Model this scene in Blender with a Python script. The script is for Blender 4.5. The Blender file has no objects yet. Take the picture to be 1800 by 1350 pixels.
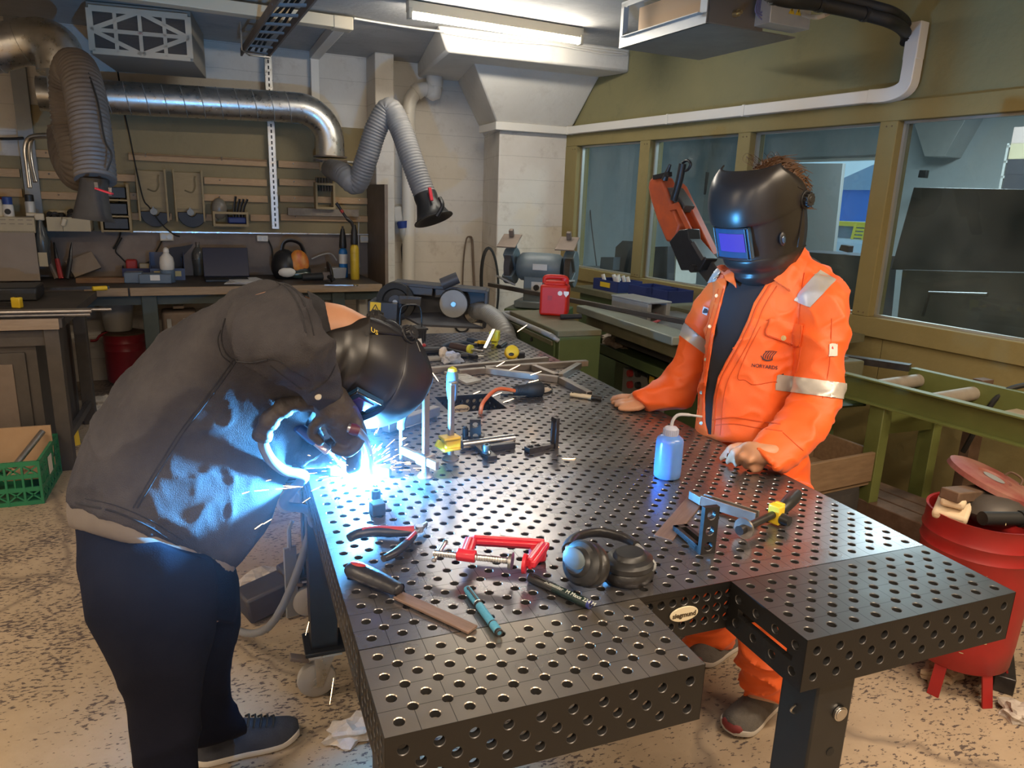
import bpy, bmesh, math, random
import numpy as np
from mathutils import Vector, Matrix, noise
from mathutils.bvhtree import BVHTree
random.seed(7); np.random.seed(7)
PI = math.pi
scene = bpy.context.scene
col = scene.collection

# ---------------------------------------------------------------- camera (solved from the hole grid of the welding table)
RC = np.array([[0.93300, -0.35828, 0.03406], [-0.05711, -0.24168, -0.96867], [0.35530, 0.90184, -0.24595]])
_u, _s, _v = np.linalg.svd(RC); RC = _u @ _v
CAM = np.array([-0.1548, -1.0035, 1.5364]); FL = 1277.09
cam = bpy.data.cameras.new('camera'); cam_o = bpy.data.objects.new('camera', cam); col.objects.link(cam_o)
cam.sensor_width = 36; cam.lens = FL / 1800 * 36; cam.clip_start = 0.05; cam.clip_end = 300
cam_o.matrix_world = Matrix([[RC[0][i], -RC[1][i], -RC[2][i], CAM[i]] for i in range(3)] + [[0, 0, 0, 1]])
scene.camera = cam_o

# ---------------------------------------------------------------- exposure, world
scene.view_settings.view_transform = 'Standard'; scene.view_settings.look = 'None'
scene.view_settings.gamma = 1; scene.view_settings.use_curve_mapping = False
scene.view_settings.exposure = 0.15
scene.cycles.use_denoising = True
scene.cycles.max_bounces = 8; scene.cycles.diffuse_bounces = 4; scene.cycles.glossy_bounces = 4
scene.cycles.transmission_bounces = 6; scene.cycles.transparent_max_bounces = 8
scene.cycles.sample_clamp_indirect = 6; scene.cycles.caustics_reflective = False; scene.cycles.caustics_refractive = False
w = bpy.data.worlds.new('overcast_sky'); scene.world = w; w.use_nodes = True
nt = w.node_tree; bg = nt.nodes['Background']
bg.inputs['Color'].default_value = (0.62, 0.78, 1.0, 1); bg.inputs['Strength'].default_value = 1.2

def lamp(name, typ, loc, color, power, size=None, target=None, size_y=None, spread=None, radius=None):
    l = bpy.data.lights.new(name, typ); l.energy = power; l.color = color
    if typ == 'AREA':
        l.shape = 'RECTANGLE'; l.size = size; l.size_y = size_y or size
        if spread: l.spread = spread
    elif radius is not None: l.shadow_soft_size = radius
    o = bpy.data.objects.new(name, l); col.objects.link(o); o.location = loc
    if target is not None:
        o.rotation_euler = (Vector(target) - Vector(loc)).to_track_quat('-Z', 'Y').to_euler()
    return o
WARM = (1.0, 0.80, 0.58)
ARC = (0.122, 0.686, 0.875)
# the tubes of the workshop, on the ceiling behind and beside the photographer and over the left bay
lamp('ceiling_tube_light', 'AREA', (0.6, -1.6, 2.62), WARM, 62, 1.5, (0.6, -1.6, 0), 0.16)
lamp('ceiling_tube_light', 'AREA', (-1.5, -1.3, 2.62), WARM, 46, 1.5, (-1.5, -1.3, 0), 0.16)
lamp('ceiling_tube_light', 'AREA', (2.3, -0.6, 2.62), WARM, 55, 1.5, (2.3, -0.6, 0), 0.16)
lamp('ceiling_tube_light', 'AREA', (-2.2, 1.0, 2.60), WARM, 44, 1.5, (-2.2, 1.0, 0), 0.16)
# the arc itself is the glowing mesh welding_arc, built with the torch (s. below); its strength is set here
ARC_STRENGTH, ARC_COLOR = 34000.0, (0.10, 0.46, 1.0)
# daylight and tubes of the room behind the windows
lamp('office_tube_light', 'AREA', (4.9, 3.2, 2.75), (0.80, 0.92, 1.0), 110, 1.6, (4.9, 3.2, 0), 0.5)

# ---------------------------------------------------------------- survey helpers: where a sight line meets a known plane of the room
def ray(x, y): return RC.T @ np.array([(x - 900) / FL, (y - 675) / FL, 1.0])
def on(x, y, p0, n):
    d = ray(x, y); return Vector(CAM + np.dot(np.array(p0) - CAM, n) / np.dot(d, n) * d)
def atz(x, y, z=0.85): return on(x, y, (0, 0, z), np.array([0, 0, 1.0]))
def aty(x, y, Y): return on(x, y, (0, Y, 0), np.array([0, 1.0, 0]))
def atx(x, y, X): return on(x, y, (X, 0, 0), np.array([1.0, 0, 0]))
def dep(x, y, d): return Vector(CAM + d * ray(x, y))
def pxs(p): return float(RC[2] @ (np.array(p) - CAM)) / FL        # metres per photo pixel at p
_a = math.radians(3.5); UB = np.array([math.cos(_a), math.sin(_a), 0]); NB = np.array([math.sin(_a), -math.cos(_a), 0])
_b = math.radians(98.3); VR = np.array([math.cos(_b), math.sin(_b), 0]); NR = np.array([-math.sin(_b), math.cos(_b), 0])
OB = np.array([0, 5.6, 0.0]); OR = np.array([3.2, 1.0, 0.0])
def wb(x, y, o=0): return on(x, y, OB + NB * o, NB)
def wr(x, y, o=0): return on(x, y, OR + NR * o, NR)
def frame(o, x, z=(0, 0, 1)):
    x = Vector(x).normalized(); z = Vector(z); z = (z - z.dot(x) * x).normalized(); y = z.cross(x); o = Vector(o)
    return Matrix([[x[i], y[i], z[i], o[i]] for i in range(3)] + [[0, 0, 0, 1]])
FB = frame(OB, UB)            # back wall: x right, y INTO the wall, z up
FR = frame(OR, VR)            # window wall: x away from camera, y INTO the workshop, z up
FBi = FB.inverted(); FRi = FR.inverted()
def T(x, y, z, rz=0): return Matrix.Translation((x, y, z)) @ Matrix.Rotation(math.radians(rz), 4, 'Z')
def RX(a): return Matrix.Rotation(math.radians(a), 4, 'X')
def RY(a): return Matrix.Rotation(math.radians(a), 4, 'Y')
def RZ(a): return Matrix.Rotation(math.radians(a), 4, 'Z')

# ---------------------------------------------------------------- materials
MATS = {}
def mat(name, c, rough=0.5, metal=0.0, c2=None, ns=12.0, amt=0.5, bump=0.0, bs=60.0, spec=None, alpha=None, trans=0.0, emit=None, es=0.0, coat=0.0, sub=0.0, stretch=None, sheen=0.0, rvar=0.0, ior=None):
    if name in MATS: return MATS[name]
    m = bpy.data.materials.new(name); m.use_nodes = True; MATS[name] = m
    n = m.node_tree.nodes; l = m.node_tree.links; b = n['Principled BSDF']
    b.inputs['Base Color'].default_value = (*c, 1); b.inputs['Roughness'].default_value = rough; b.inputs['Metallic'].default_value = metal
    if spec is not None: b.inputs['Specular IOR Level'].default_value = spec
    if trans: b.inputs['Transmission Weight'].default_value = trans
    if ior: b.inputs['IOR'].default_value = ior
    if alpha is not None: b.inputs['Alpha'].default_value = alpha
    if coat: b.inputs['Coat Weight'].default_value = coat; b.inputs['Coat Roughness'].default_value = 0.15
    if sub: b.inputs['Subsurface Weight'].default_value = sub; b.inputs['Subsurface Radius'].default_value = (0.02, 0.008, 0.004)
    if sheen: b.inputs['Sheen Weight'].default_value = sheen; b.inputs['Sheen Roughness'].default_value = 0.5
    if emit: b.inputs['Emission Color'].default_value = (*emit, 1); b.inputs['Emission Strength'].default_value = es
    tc = n.new('ShaderNodeTexCoord'); mp = n.new('ShaderNodeMapping'); l.new(tc.outputs['Object'], mp.inputs['Vector'])
    if stretch: mp.inputs['Scale'].default_value = stretch
    if c2 is not None:
        t = n.new('ShaderNodeTexNoise'); t.inputs['Scale'].default_value = ns; t.inputs['Detail'].default_value = 5; t.inputs['Roughness'].default_value = 0.62
        l.new(mp.outputs[0], t.inputs['Vector'])
        r = n.new('ShaderNodeValToRGB'); r.color_ramp.elements[0].position = 0.5 - 0.22 / max(amt, .05) * .5; r.color_ramp.elements[1].position = 0.5 + 0.22 / max(amt, .05) * .5
        r.color_ramp.elements[0].color = (*c, 1); r.color_ramp.elements[1].color = (*c2, 1)
        l.new(t.outputs['Fac'], r.inputs['Fac']); l.new(r.outputs['Color'], b.inputs['Base Color'])
        if rvar:
            mr = n.new('ShaderNodeMapRange'); mr.inputs['To Min'].default_value = max(0, rough - rvar); mr.inputs['To Max'].default_value = rough + rvar
            mr.inputs['From Min'].default_value = .3; mr.inputs['From Max'].default_value = .7
            l.new(t.outputs['Fac'], mr.inputs['Value']); l.new(mr.outputs[0], b.inputs['Roughness'])
    if bump:
        t2 = n.new('ShaderNodeTexNoise'); t2.inputs['Scale'].default_value = bs; t2.inputs['Detail'].default_value = 4
        l.new(mp.outputs[0], t2.inputs['Vector'])
        bp = n.new('ShaderNodeBump'); bp.inputs['Strength'].default_value = bump; bp.inputs['Distance'].default_value = 0.01
        l.new(t2.outputs['Fac'], bp.inputs['Height']); l.new(bp.outputs[0], b.inputs['Normal'])
    return m

# ---------------------------------------------------------------- mesh builder
class MB:
    def __init__(s, M=None): s.v = []; s.f = []; s.mi = []; s.M = M.copy() if M is not None else Matrix.Identity(4)
    def add(s, vs, fs, mi=0, M=None):
        M = s.M @ M if M is not None else s.M
        k = len(s.v); s.v += [M @ Vector(v) for v in vs]
        for f in fs: s.f.append([i + k for i in f]); s.mi.append(mi)
        return s
    def box(s, c, d, mi=0, M=None, taper=1.0):
        x, y, z = d[0] / 2, d[1] / 2, d[2] / 2; cx, cy, cz = c; t = taper
        vs = [(cx - x, cy - y, cz - z), (cx + x, cy - y, cz - z), (cx + x, cy + y, cz - z), (cx - x, cy + y, cz - z),
              (cx - x * t, cy - y * t, cz + z), (cx + x * t, cy - y * t, cz + z), (cx + x * t, cy + y * t, cz + z), (cx - x * t, cy + y * t, cz + z)]
        return s.add(vs, [(0, 3, 2, 1), (4, 5, 6, 7), (0, 1, 5, 4), (1, 2, 6, 5), (2, 3, 7, 6), (3, 0, 4, 7)], mi, M)
    def bar(s, p0, p1, w, h, mi=0, up=(0, 0, 1)):
        p0 = Vector(p0); p1 = Vector(p1); d = p1 - p0; F = frame(p0, d, up)
        return s.box((d.length / 2, 0, 0), (d.length, w, h), mi, F)
    def prism(s, poly, h, mi=0, M=None):
        n = len(poly); vs = [(p[0], p[1], 0) for p in poly] + [(p[0], p[1], h) for p in poly]
        a = sum(poly[i][0] * poly[(i + 1) % n][1] - poly[(i + 1) % n][0] * poly[i][1] for i in range(n))
        fs = [tuple(range(n - 1, -1, -1)), tuple(range(n, 2 * n))] + [(i, (i + 1) % n, n + (i + 1) % n, n + i) for i in range(n)]
        if (a < 0) != (h < 0): fs = [tuple(reversed(f)) for f in fs]
        return s.add(vs, fs, mi, M)
    def lathe(s, prof, n=20, M=None, mi=0, cap=True):
        vs = []; fs = []; m = len(prof)
        for (r, z) in prof:
            for k in range(n): a = 2 * PI * k / n; vs.append((r * math.cos(a), r * math.sin(a), z))
        for j in range(m - 1):
            for k in range(n):
                k2 = (k + 1) % n; fs.append((j * n + k, j * n + k2, (j + 1) * n + k2, (j + 1) * n + k))
        if cap:
            if prof[0][0] > 1e-6: fs.append(tuple(range(n - 1, -1, -1)))
            if prof[-1][0] > 1e-6: fs.append(tuple((m - 1) * n + k for k in range(n)))
        return s.add(vs, fs, mi, M)
    def cyl(s, p0, p1, r0, r1=None, n=16, mi=0, cap=True):
        p0 = Vector(p0); p1 = Vector(p1); d = p1 - p0; r1 = r0 if r1 is None else r1
        q = d.to_track_quat('Z', 'Y').to_matrix().to_4x4(); q.translation = p0
        return s.lathe([(r0, 0), (r1, d.length)], n, q, mi, cap)
    def tube(s, pts, r, n=8, mi=0, cap=True, M=None, flat=1.0):
        pts = [Vector(p) for p in pts]; m = len(pts); rr = r if isinstance(r, (list, tuple)) else [r] * m
        t = (pts[1] - pts[0]).normalized(); a = t.orthogonal().normalized(); vs = []; fs = []
        for i, p in enumerate(pts):
            t2 = (pts[min(i + 1, m - 1)] - pts[max(i - 1, 0)])
            if t2.length < 1e-9: t2 = t
            t2 = t2.normalized(); a = (t.rotation_difference(t2) @ a); a = (a - a.dot(t2) * t2).normalized(); b = t2.cross(a); t = t2
            for k in range(n):
                q = 2 * PI * k / n; vs.append(p + a * (rr[i] * math.cos(q)) + b * (rr[i] * flat * math.sin(q)))
        for j in range(m - 1):
            for k in range(n):
                k2 = (k + 1) % n; fs.append((j * n + k, j * n + k2, (j + 1) * n + k2, (j + 1) * n + k))
        if cap: fs.append(tuple(range(n - 1, -1, -1))); fs.append(tuple((m - 1) * n + k for k in range(n)))
        return s.add(vs, fs, mi, M)
    def loft(s, rings, mi=0, cap=True, closed=True, M=None):
        n = len(rings[0]); m = len(rings); vs = [v for r in rings for v in r]; fs = []
        for j in range(m - 1):
            for k in range(n if closed else n - 1):
                k2 = (k + 1) % n; fs.append((j * n + k, j * n + k2, (j + 1) * n + k2, (j + 1) * n + k))
        if cap and closed: fs.append(tuple(range(n - 1, -1, -1))); fs.append(tuple((m - 1) * n + k for k in range(n)))
        return s.add(vs, fs, mi, M)
    def ball(s, c, r, n=14, mi=0, M=None):
        r = r if isinstance(r, (list, tuple)) else (r, r, r); h = max(4, n // 2)
        L = Matrix.Translation(c) @ Matrix.Diagonal((*r, 1)); L = M @ L if M is not None else L
        return s.lathe([(max(1e-7, math.sin(PI * j / h)), -math.cos(PI * j / h)) for j in range(h + 1)], n, L, mi, False)

def spline(pts, n=6, closed=False):
    P = [Vector(p) for p in pts]; out = []; m = len(P); rng = m if closed else m - 1
    for i in range(rng):
        g = lambda k: P[k % m] if closed else P[min(max(k, 0), m - 1)]
        a, b, c, d = g(i - 1), g(i), g(i + 1), g(i + 2)
        for j in range(n):
            t = j / n; out.append(0.5 * ((2 * b) + (c - a) * t + (2 * a - 5 * b + 4 * c - d) * t * t + (3 * b - a - 3 * c + d) * t ** 3))
    if not closed: out.append(P[-1])
    return out
def lerp(a, b, t): return a + (b - a) * t

def mesh_of(name, mb, base=None, smooth=38):
    me = bpy.data.meshes.new(name)
    B = base.inverted() if base is not None else None
    me.from_pydata([tuple(B @ v) if B is not None else tuple(v) for v in mb.v], [], mb.f)
    if any(mb.mi): me.polygons.foreach_set('material_index', mb.mi)
    me.validate()
    if smooth:
        me.polygons.foreach_set('use_smooth', [True] * len(me.polygons)); me.set_sharp_from_angle(angle=math.radians(smooth))
    me.update(); return me
def world(o):
    M = o.matrix_basis.copy()
    while o.parent: o = o.parent; M = o.matrix_basis @ M
    return M
def tag(o, label=None, cat=None, group=None, kind=None):
    if label: o['label'] = label
    if cat: o['category'] = cat
    if group: o['group'] = group
    if kind: o['kind'] = kind
    return o
def thing(name, label, cat, M, group=None, kind=None):
    o = bpy.data.objects.new(name, None); col.objects.link(o); o.empty_display_size = 0.05
    o.matrix_basis = M if isinstance(M, Matrix) else Matrix.Translation(M)
    return tag(o, label, cat, group, kind)
def obj(name, mb, m, parent=None, label=None, cat=None, group=None, kind=None, bevel=0, smooth=38, solid=0, seg=2, base=None):
    """link a builder (whose points are in room coordinates) as one mesh object"""
    if parent is not None: Mw = world(parent)
    elif base is not None: Mw = base
    else:
        xs = [v.x for v in mb.v]; ys = [v.y for v in mb.v]; zs = [v.z for v in mb.v]
        Mw = Matrix.Translation(((min(xs) + max(xs)) / 2, (min(ys) + max(ys)) / 2, min(zs)))
    me = mesh_of(name, mb, Mw, smooth)
    for q in (m if isinstance(m, (list, tuple)) else [m]): me.materials.append(q)
    o = bpy.data.objects.new(name, me); col.objects.link(o)
    if parent is not None: o.parent = parent
    else: o.matrix_basis = Mw
    if solid:
        md = o.modifiers.new('solid', 'SOLIDIFY'); md.thickness = solid; md.offset = 0
    if bevel:
        md = o.modifiers.new('bevel', 'BEVEL'); md.width = bevel; md.segments = seg; md.limit_method = 'ANGLE'; md.angle_limit = math.radians(40)
        md.harden_normals = False
    return tag(o, label, cat, group, kind)
def struct(name, mb, m, parent=None, **k): return obj(name, mb, m, parent, kind='structure', **k)
def dup(root, M, label=None, group=None):
    """copy a thing with its parts and sub-parts"""
    r = root.copy(); col.objects.link(r); r.matrix_basis = M
    if label: r['label'] = label
    if group: r['group'] = group
    def rec(a, b):
        for ch in list(a.children):
            if ch == r: continue
            c = ch.copy(); col.objects.link(c); c.parent = b; rec(ch, c)
    rec(root, r); return r
_FONT = {}
def text(body, size, M, depth=0.0006, bold=0):
    """lettering as a builder: flat text turned into mesh, x right / y up in frame M"""
    cu = bpy.data.curves.new('lettering', 'FONT'); cu.body = body; cu.size = size; cu.align_x = 'CENTER'; cu.align_y = 'CENTER'; cu.extrude = depth / 2; cu.offset = bold; cu.resolution_u = 3
    o = bpy.data.objects.new('lettering', cu); col.objects.link(o); dg = bpy.context.evaluated_depsgraph_get(); dg.update()
    me = bpy.data.meshes.new_from_object(o.evaluated_get(dg)); mb = MB(M)
    mb.add([v.co[:] for v in me.vertices], [tuple(p.vertices) for p in me.polygons])
    bpy.data.objects.remove(o); bpy.data.curves.remove(cu); bpy.data.meshes.remove(me); return mb
def merge(dst, src, mi=None):
    k = len(dst.v); dst.v += src.v; dst.f += [[i + k for i in f] for f in src.f]; dst.mi += [mi] * len(src.f) if mi is not None else src.mi; return dst
# ---------------------------------------------------------------- sculpting: closed lofts fused into one continuous skin
def fuse(mb, voxel=.008, smooth=6, disp=None, lam=.5):
    me = bpy.data.meshes.new('tmp'); me.from_pydata([tuple(v) for v in mb.v], [], mb.f); me.validate()
    bm = bmesh.new(); bm.from_mesh(me); bmesh.ops.recalc_face_normals(bm, faces=bm.faces); bm.to_mesh(me); bm.free()
    o = bpy.data.objects.new('tmp', me); col.objects.link(o)
    r = o.modifiers.new('r', 'REMESH'); r.mode = 'VOXEL'; r.voxel_size = voxel; r.adaptivity = 0
    dg = bpy.context.evaluated_depsgraph_get(); dg.update(); m2 = bpy.data.meshes.new_from_object(o.evaluated_get(dg))
    bpy.data.objects.remove(o); bpy.data.meshes.remove(me)
    n = len(m2.vertices); co = np.empty(n * 3); m2.vertices.foreach_get('co', co); co = co.reshape(-1, 3)
    e = np.empty(len(m2.edges) * 2, int); m2.edges.foreach_get('vertices', e); e = e.reshape(-1, 2)
    deg = np.bincount(e.ravel(), minlength=n).clip(1)[:, None]
    def avg(q):
        s_ = np.zeros_like(q); np.add.at(s_, e[:, 0], q[e[:, 1]]); np.add.at(s_, e[:, 1], q[e[:, 0]]); return s_ / deg
    for _ in range(smooth): co = co + lam * (avg(co) - co)
    m2.vertices.foreach_set('co', co.ravel()); m2.update()
    if disp:
        nr = np.empty(n * 3); m2.vertex_normals.foreach_get('vector', nr); nr = nr.reshape(-1, 3)
        co = co + nr * disp(co, nr)[:, None]; m2.vertices.foreach_set('co', co.ravel()); m2.update()
    out = MB(); out.v = [Vector(c) for c in co]; out.f = [list(p.vertices) for p in m2.polygons]; out.mi = [0] * len(out.f)
    bpy.data.meshes.remove(m2); return out
def snoise(co, scale, off=0.0, stretch=(1, 1, 1), ridged=False):
    out = np.empty(len(co)); s_ = np.array(stretch) * scale
    for i, c in enumerate(co * s_ + off):
        v = noise.noise(Vector(c)); out[i] = (1 - abs(v) * 2.2) if ridged else v
    return out
def rg(a, b, d, k=.8, n=24, e=1.0, d2=None):
    """ring through two outline points a, b of the photograph at depth d; k = thickness across the sight line / width"""
    A = dep(a[0], a[1], d); B = dep(b[0], b[1], d if d2 is None else d2); c = (A + B) / 2; s_ = (B - A) / 2
    view = Vector(ray((a[0] + b[0]) / 2, (a[1] + b[1]) / 2)).normalized(); t = (view - view.dot(s_.normalized()) * s_.normalized()).normalized() * (s_.length * k)
    f = lambda x: math.copysign(abs(x) ** e, x)
    return [c + s_ * f(math.cos(2 * PI * q / n)) + t * f(math.sin(2 * PI * q / n)) for q in range(n)]
def relen(rings, m=4):
    """spline the rings lengthwise"""
    n = len(rings[0]); cols = [spline([r[k] for r in rings], m) for k in range(n)]
    return [[cols[k][j] for k in range(n)] for j in range(len(cols[0]))]
def dome(ring, out, steps=3):
    """rounded cap rings beyond the last ring"""
    c = sum(ring, Vector()) / len(ring); return [[c + (p - c) * math.cos(PI / 2 * j / (steps + .3)) + out * math.sin(PI / 2 * j / (steps + .3)) for p in ring] for j in range(1, steps + 1)]
def limb(mb, pts, n=12, caps=True):
    """tapered round limb through (point, radius) pairs, closed with domes"""
    P = spline([p for p, r in pts], 4); R_ = [v.x for v in spline([Vector((r, 0, 0)) for p, r in pts], 4)]
    a = (P[0] - P[1]).normalized(); b = (P[-1] - P[-2]).normalized()
    P2 = []; R2 = []
    for q in (1.0, .8, .45): P2.append(P[0] + a * R_[0] * q); R2.append(R_[0] * math.sqrt(max(.0025, 1 - q * q)))
    P2 += P; R2 += R_
    for q in (.45, .8, 1.0): P2.append(P[-1] + b * R_[-1] * q); R2.append(R_[-1] * math.sqrt(max(.0025, 1 - q * q)))
    return mb.tube(P2, R2, n)
def toPx(p):
    q = RC @ (np.array(p) - CAM); return 900 + FL * q[0] / q[2], 675 + FL * q[1] / q[2]
def px_all(vs):
    q = (np.array([tuple(v) for v in vs]) - CAM) @ RC.T; return np.stack([900 + FL * q[:, 0] / q[:, 2], 675 + FL * q[:, 1] / q[:, 2]], 1)
def in_poly(p, poly):
    x, y = p[:, 0], p[:, 1]; r = np.zeros(len(p), bool); n = len(poly)
    for i in range(n):
        (x0, y0), (x1, y1) = poly[i], poly[(i + 1) % n]
        c = ((y0 > y) != (y1 > y)) & (x < (x1 - x0) * (y - y0) / ((y1 - y0) if y1 != y0 else 1e-9) + x0); r ^= c
    return r
class Skin:
    """a fused garment or shell, with cloth patches and seams laid on its surface"""
    def __init__(s, mb):
        s.mb = mb; s.bvh = BVHTree.FromPolygons([tuple(v) for v in mb.v], mb.f)
        s.P = np.array([tuple(v) for v in mb.v]); s.px = px_all(mb.v)
        ctr = np.array([s.P[f].mean(0) for f in mb.f]); s.fp = px_all(ctr)
        fn = np.array([np.cross(s.P[f[1]] - s.P[f[0]], s.P[f[2]] - s.P[f[1]]) for f in mb.f]); fn /= np.linalg.norm(fn, axis=1)[:, None] + 1e-12
        s.fn = fn; s.ctr = ctr; s.front = np.einsum('ij,ij->i', fn, CAM - ctr) > 0
    def hit(s, x, y, off=0.0):
        d = Vector(ray(x, y)).normalized(); h = s.bvh.ray_cast(Vector(CAM), d)
        if h[0] is None: return None
        n = h[1] if h[1].dot(d) < 0 else -h[1]; return h[0] + n * off
    def near(s, p, off=0.0):
        h = s.bvh.find_nearest(Vector(p)); return h[0] + h[1] * off
    def seam(s, pts, r=.0012, off=.0004, mb=None, n=5, step=6, flat=1.0):
        out = []; sp = spline([Vector((x, y, 0)) for x, y in pts], step)
        for q in sp:
            h = s.hit(q.x, q.y, off)
            if h is not None: out.append(h)
        mb = mb or MB()
        if len(out) > 1: mb.tube(out, r, n, flat=flat)
        return mb
    def visible(s):
        ok = np.zeros(len(s.ctr), bool)
        for i in np.where(s.front)[0]:
            d = Vector(s.ctr[i] - CAM); h = s.bvh.ray_cast(Vector(CAM), d.normalized(), d.length - .012); ok[i] = h[0] is None
        return ok
    def patch(s, poly, off=.0025, th=.002, wrap=None):
        """cloth patch cut to an outline, lifted off the surface with its own thickness"""
        sel = np.where(in_poly(s.fp, poly) & s.front)[0]
        if wrap is None: sel = [i for i in sel if s.bvh.ray_cast(Vector(CAM), Vector(s.ctr[i] - CAM).normalized(), np.linalg.norm(s.ctr[i] - CAM) - .015)[0] is None]
        return s._lift(sel, poly, off, th)
    def _lift(s, sel, poly, off, th):
        used = {}; fs = []; cnt = {}
        for i in sel:
            f = s.mb.f[i]
            for a, b in zip(f, f[1:] + f[:1]): k = (min(a, b), max(a, b)); cnt[k] = cnt.get(k, 0) + 1
        vn = {}
        for i in sel:
            for v in s.mb.f[i]: vn[v] = vn.get(v, 0) + s.fn[i]
        bd = {v for k, c in cnt.items() if c == 1 for v in k}
        for i in sel: fs.append([used.setdefault(v, len(used)) for v in s.mb.f[i]])
        ks = list(used); pos = []
        for v in ks:
            p = s.P[v].copy(); n = vn[v] / (np.linalg.norm(vn[v]) + 1e-9)
            if v in bd and poly is not None:
                x, y = s.px[v]; best = None
                for (x0, y0), (x1, y1) in zip(poly, poly[1:] + poly[:1]):
                    L2 = (x1 - x0) ** 2 + (y1 - y0) ** 2 + 1e-9; t = min(1, max(0, ((x - x0) * (x1 - x0) + (y - y0) * (y1 - y0)) / L2)); q = (x0 + t * (x1 - x0), y0 + t * (y1 - y0)); dd = (q[0] - x) ** 2 + (q[1] - y) ** 2
                    if best is None or dd < best[0]: best = (dd, q)
                if best[0] < 144:
                    h = s.hit(*best[1])
                    if h is not None and (h - Vector(p)).length < .03: p = np.array(h)
            pos.append((p, n))
        mb = MB(); m = len(ks)
        mb.v = [Vector(p + n * off) for p, n in pos] + [Vector(p + n * (off - th)) for p, n in pos]
        mb.f = [f for f in fs] + [[v + m for v in reversed(f)] for f in fs]
        for k, c in cnt.items():
            if c == 1:
                a, b = used[k[0]], used[k[1]]
                mb.f.append([a, b, b + m, a + m])
        mb.mi = [0] * len(mb.f); return mb
    def band(s, l0, l1, c, rad, off=.003, th=.0025):
        """closed band round a sleeve between two sight planes (through outline lines l0 and l1), within rad of c"""
        n0 = np.cross(ray(*l0[0]), ray(*l0[1])); n1 = np.cross(ray(*l1[0]), ray(*l1[1])); m = ((np.array(l0[0]) + l0[1] + l1[0] + l1[1]) / 4); r = ray(*m)
        if n0 @ r < 0: n0 = -n0
        if n1 @ r < 0: n1 = -n1
        n0 /= np.linalg.norm(n0); n1 /= np.linalg.norm(n1)
        q = s.ctr - CAM; sel = np.where((q @ n0 > 0) & (q @ n1 > 0) & (np.linalg.norm(s.ctr - np.array(c), axis=1) < rad))[0]
        mb = s._lift(sel, None, off, th); m_ = len(mb.v) // 2
        # straighten the two rims onto the sight planes
        for k, v in enumerate(mb.v):
            for nn in (n0, n1):
                dd = (np.array(v) - CAM) @ nn
                if dd < .006: mb.v[k] = v = v - Vector(nn * (dd - .0015)) if abs(dd) < .012 else v
        return mb
    def cut(s, poly):
        """open the garment inside an outline (visible side only)"""
        vis = s.visible(); kill = set(np.where(in_poly(s.fp, poly) & vis)[0]); fs = [f for i, f in enumerate(s.mb.f) if i not in kill]
        cnt = {}
        for f in fs:
            for a, b in zip(f, f[1:] + f[:1]): k = (min(a, b), max(a, b)); cnt[k] = cnt.get(k, 0) + 1
        mb = MB(); mb.v = [v.copy() for v in s.mb.v]
        for v in {v for k, c in cnt.items() if c == 1 for v in k}:
            x, y = s.px[v]; best = None
            for (x0, y0), (x1, y1) in zip(poly, poly[1:] + poly[:1]):
                L2 = (x1 - x0) ** 2 + (y1 - y0) ** 2 + 1e-9; t = min(1, max(0, ((x - x0) * (x1 - x0) + (y - y0) * (y1 - y0)) / L2)); q = (x0 + t * (x1 - x0), y0 + t * (y1 - y0)); dd = (q[0] - x) ** 2 + (q[1] - y) ** 2
                if best is None or dd < best[0]: best = (dd, q)
            if best[0] < 144:
                h = s.hit(*best[1])
                if h is not None and (h - s.mb.v[v]).length < .03: mb.v[v] = h
        mb.f = fs; mb.mi = [0] * len(fs); return mb
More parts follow.
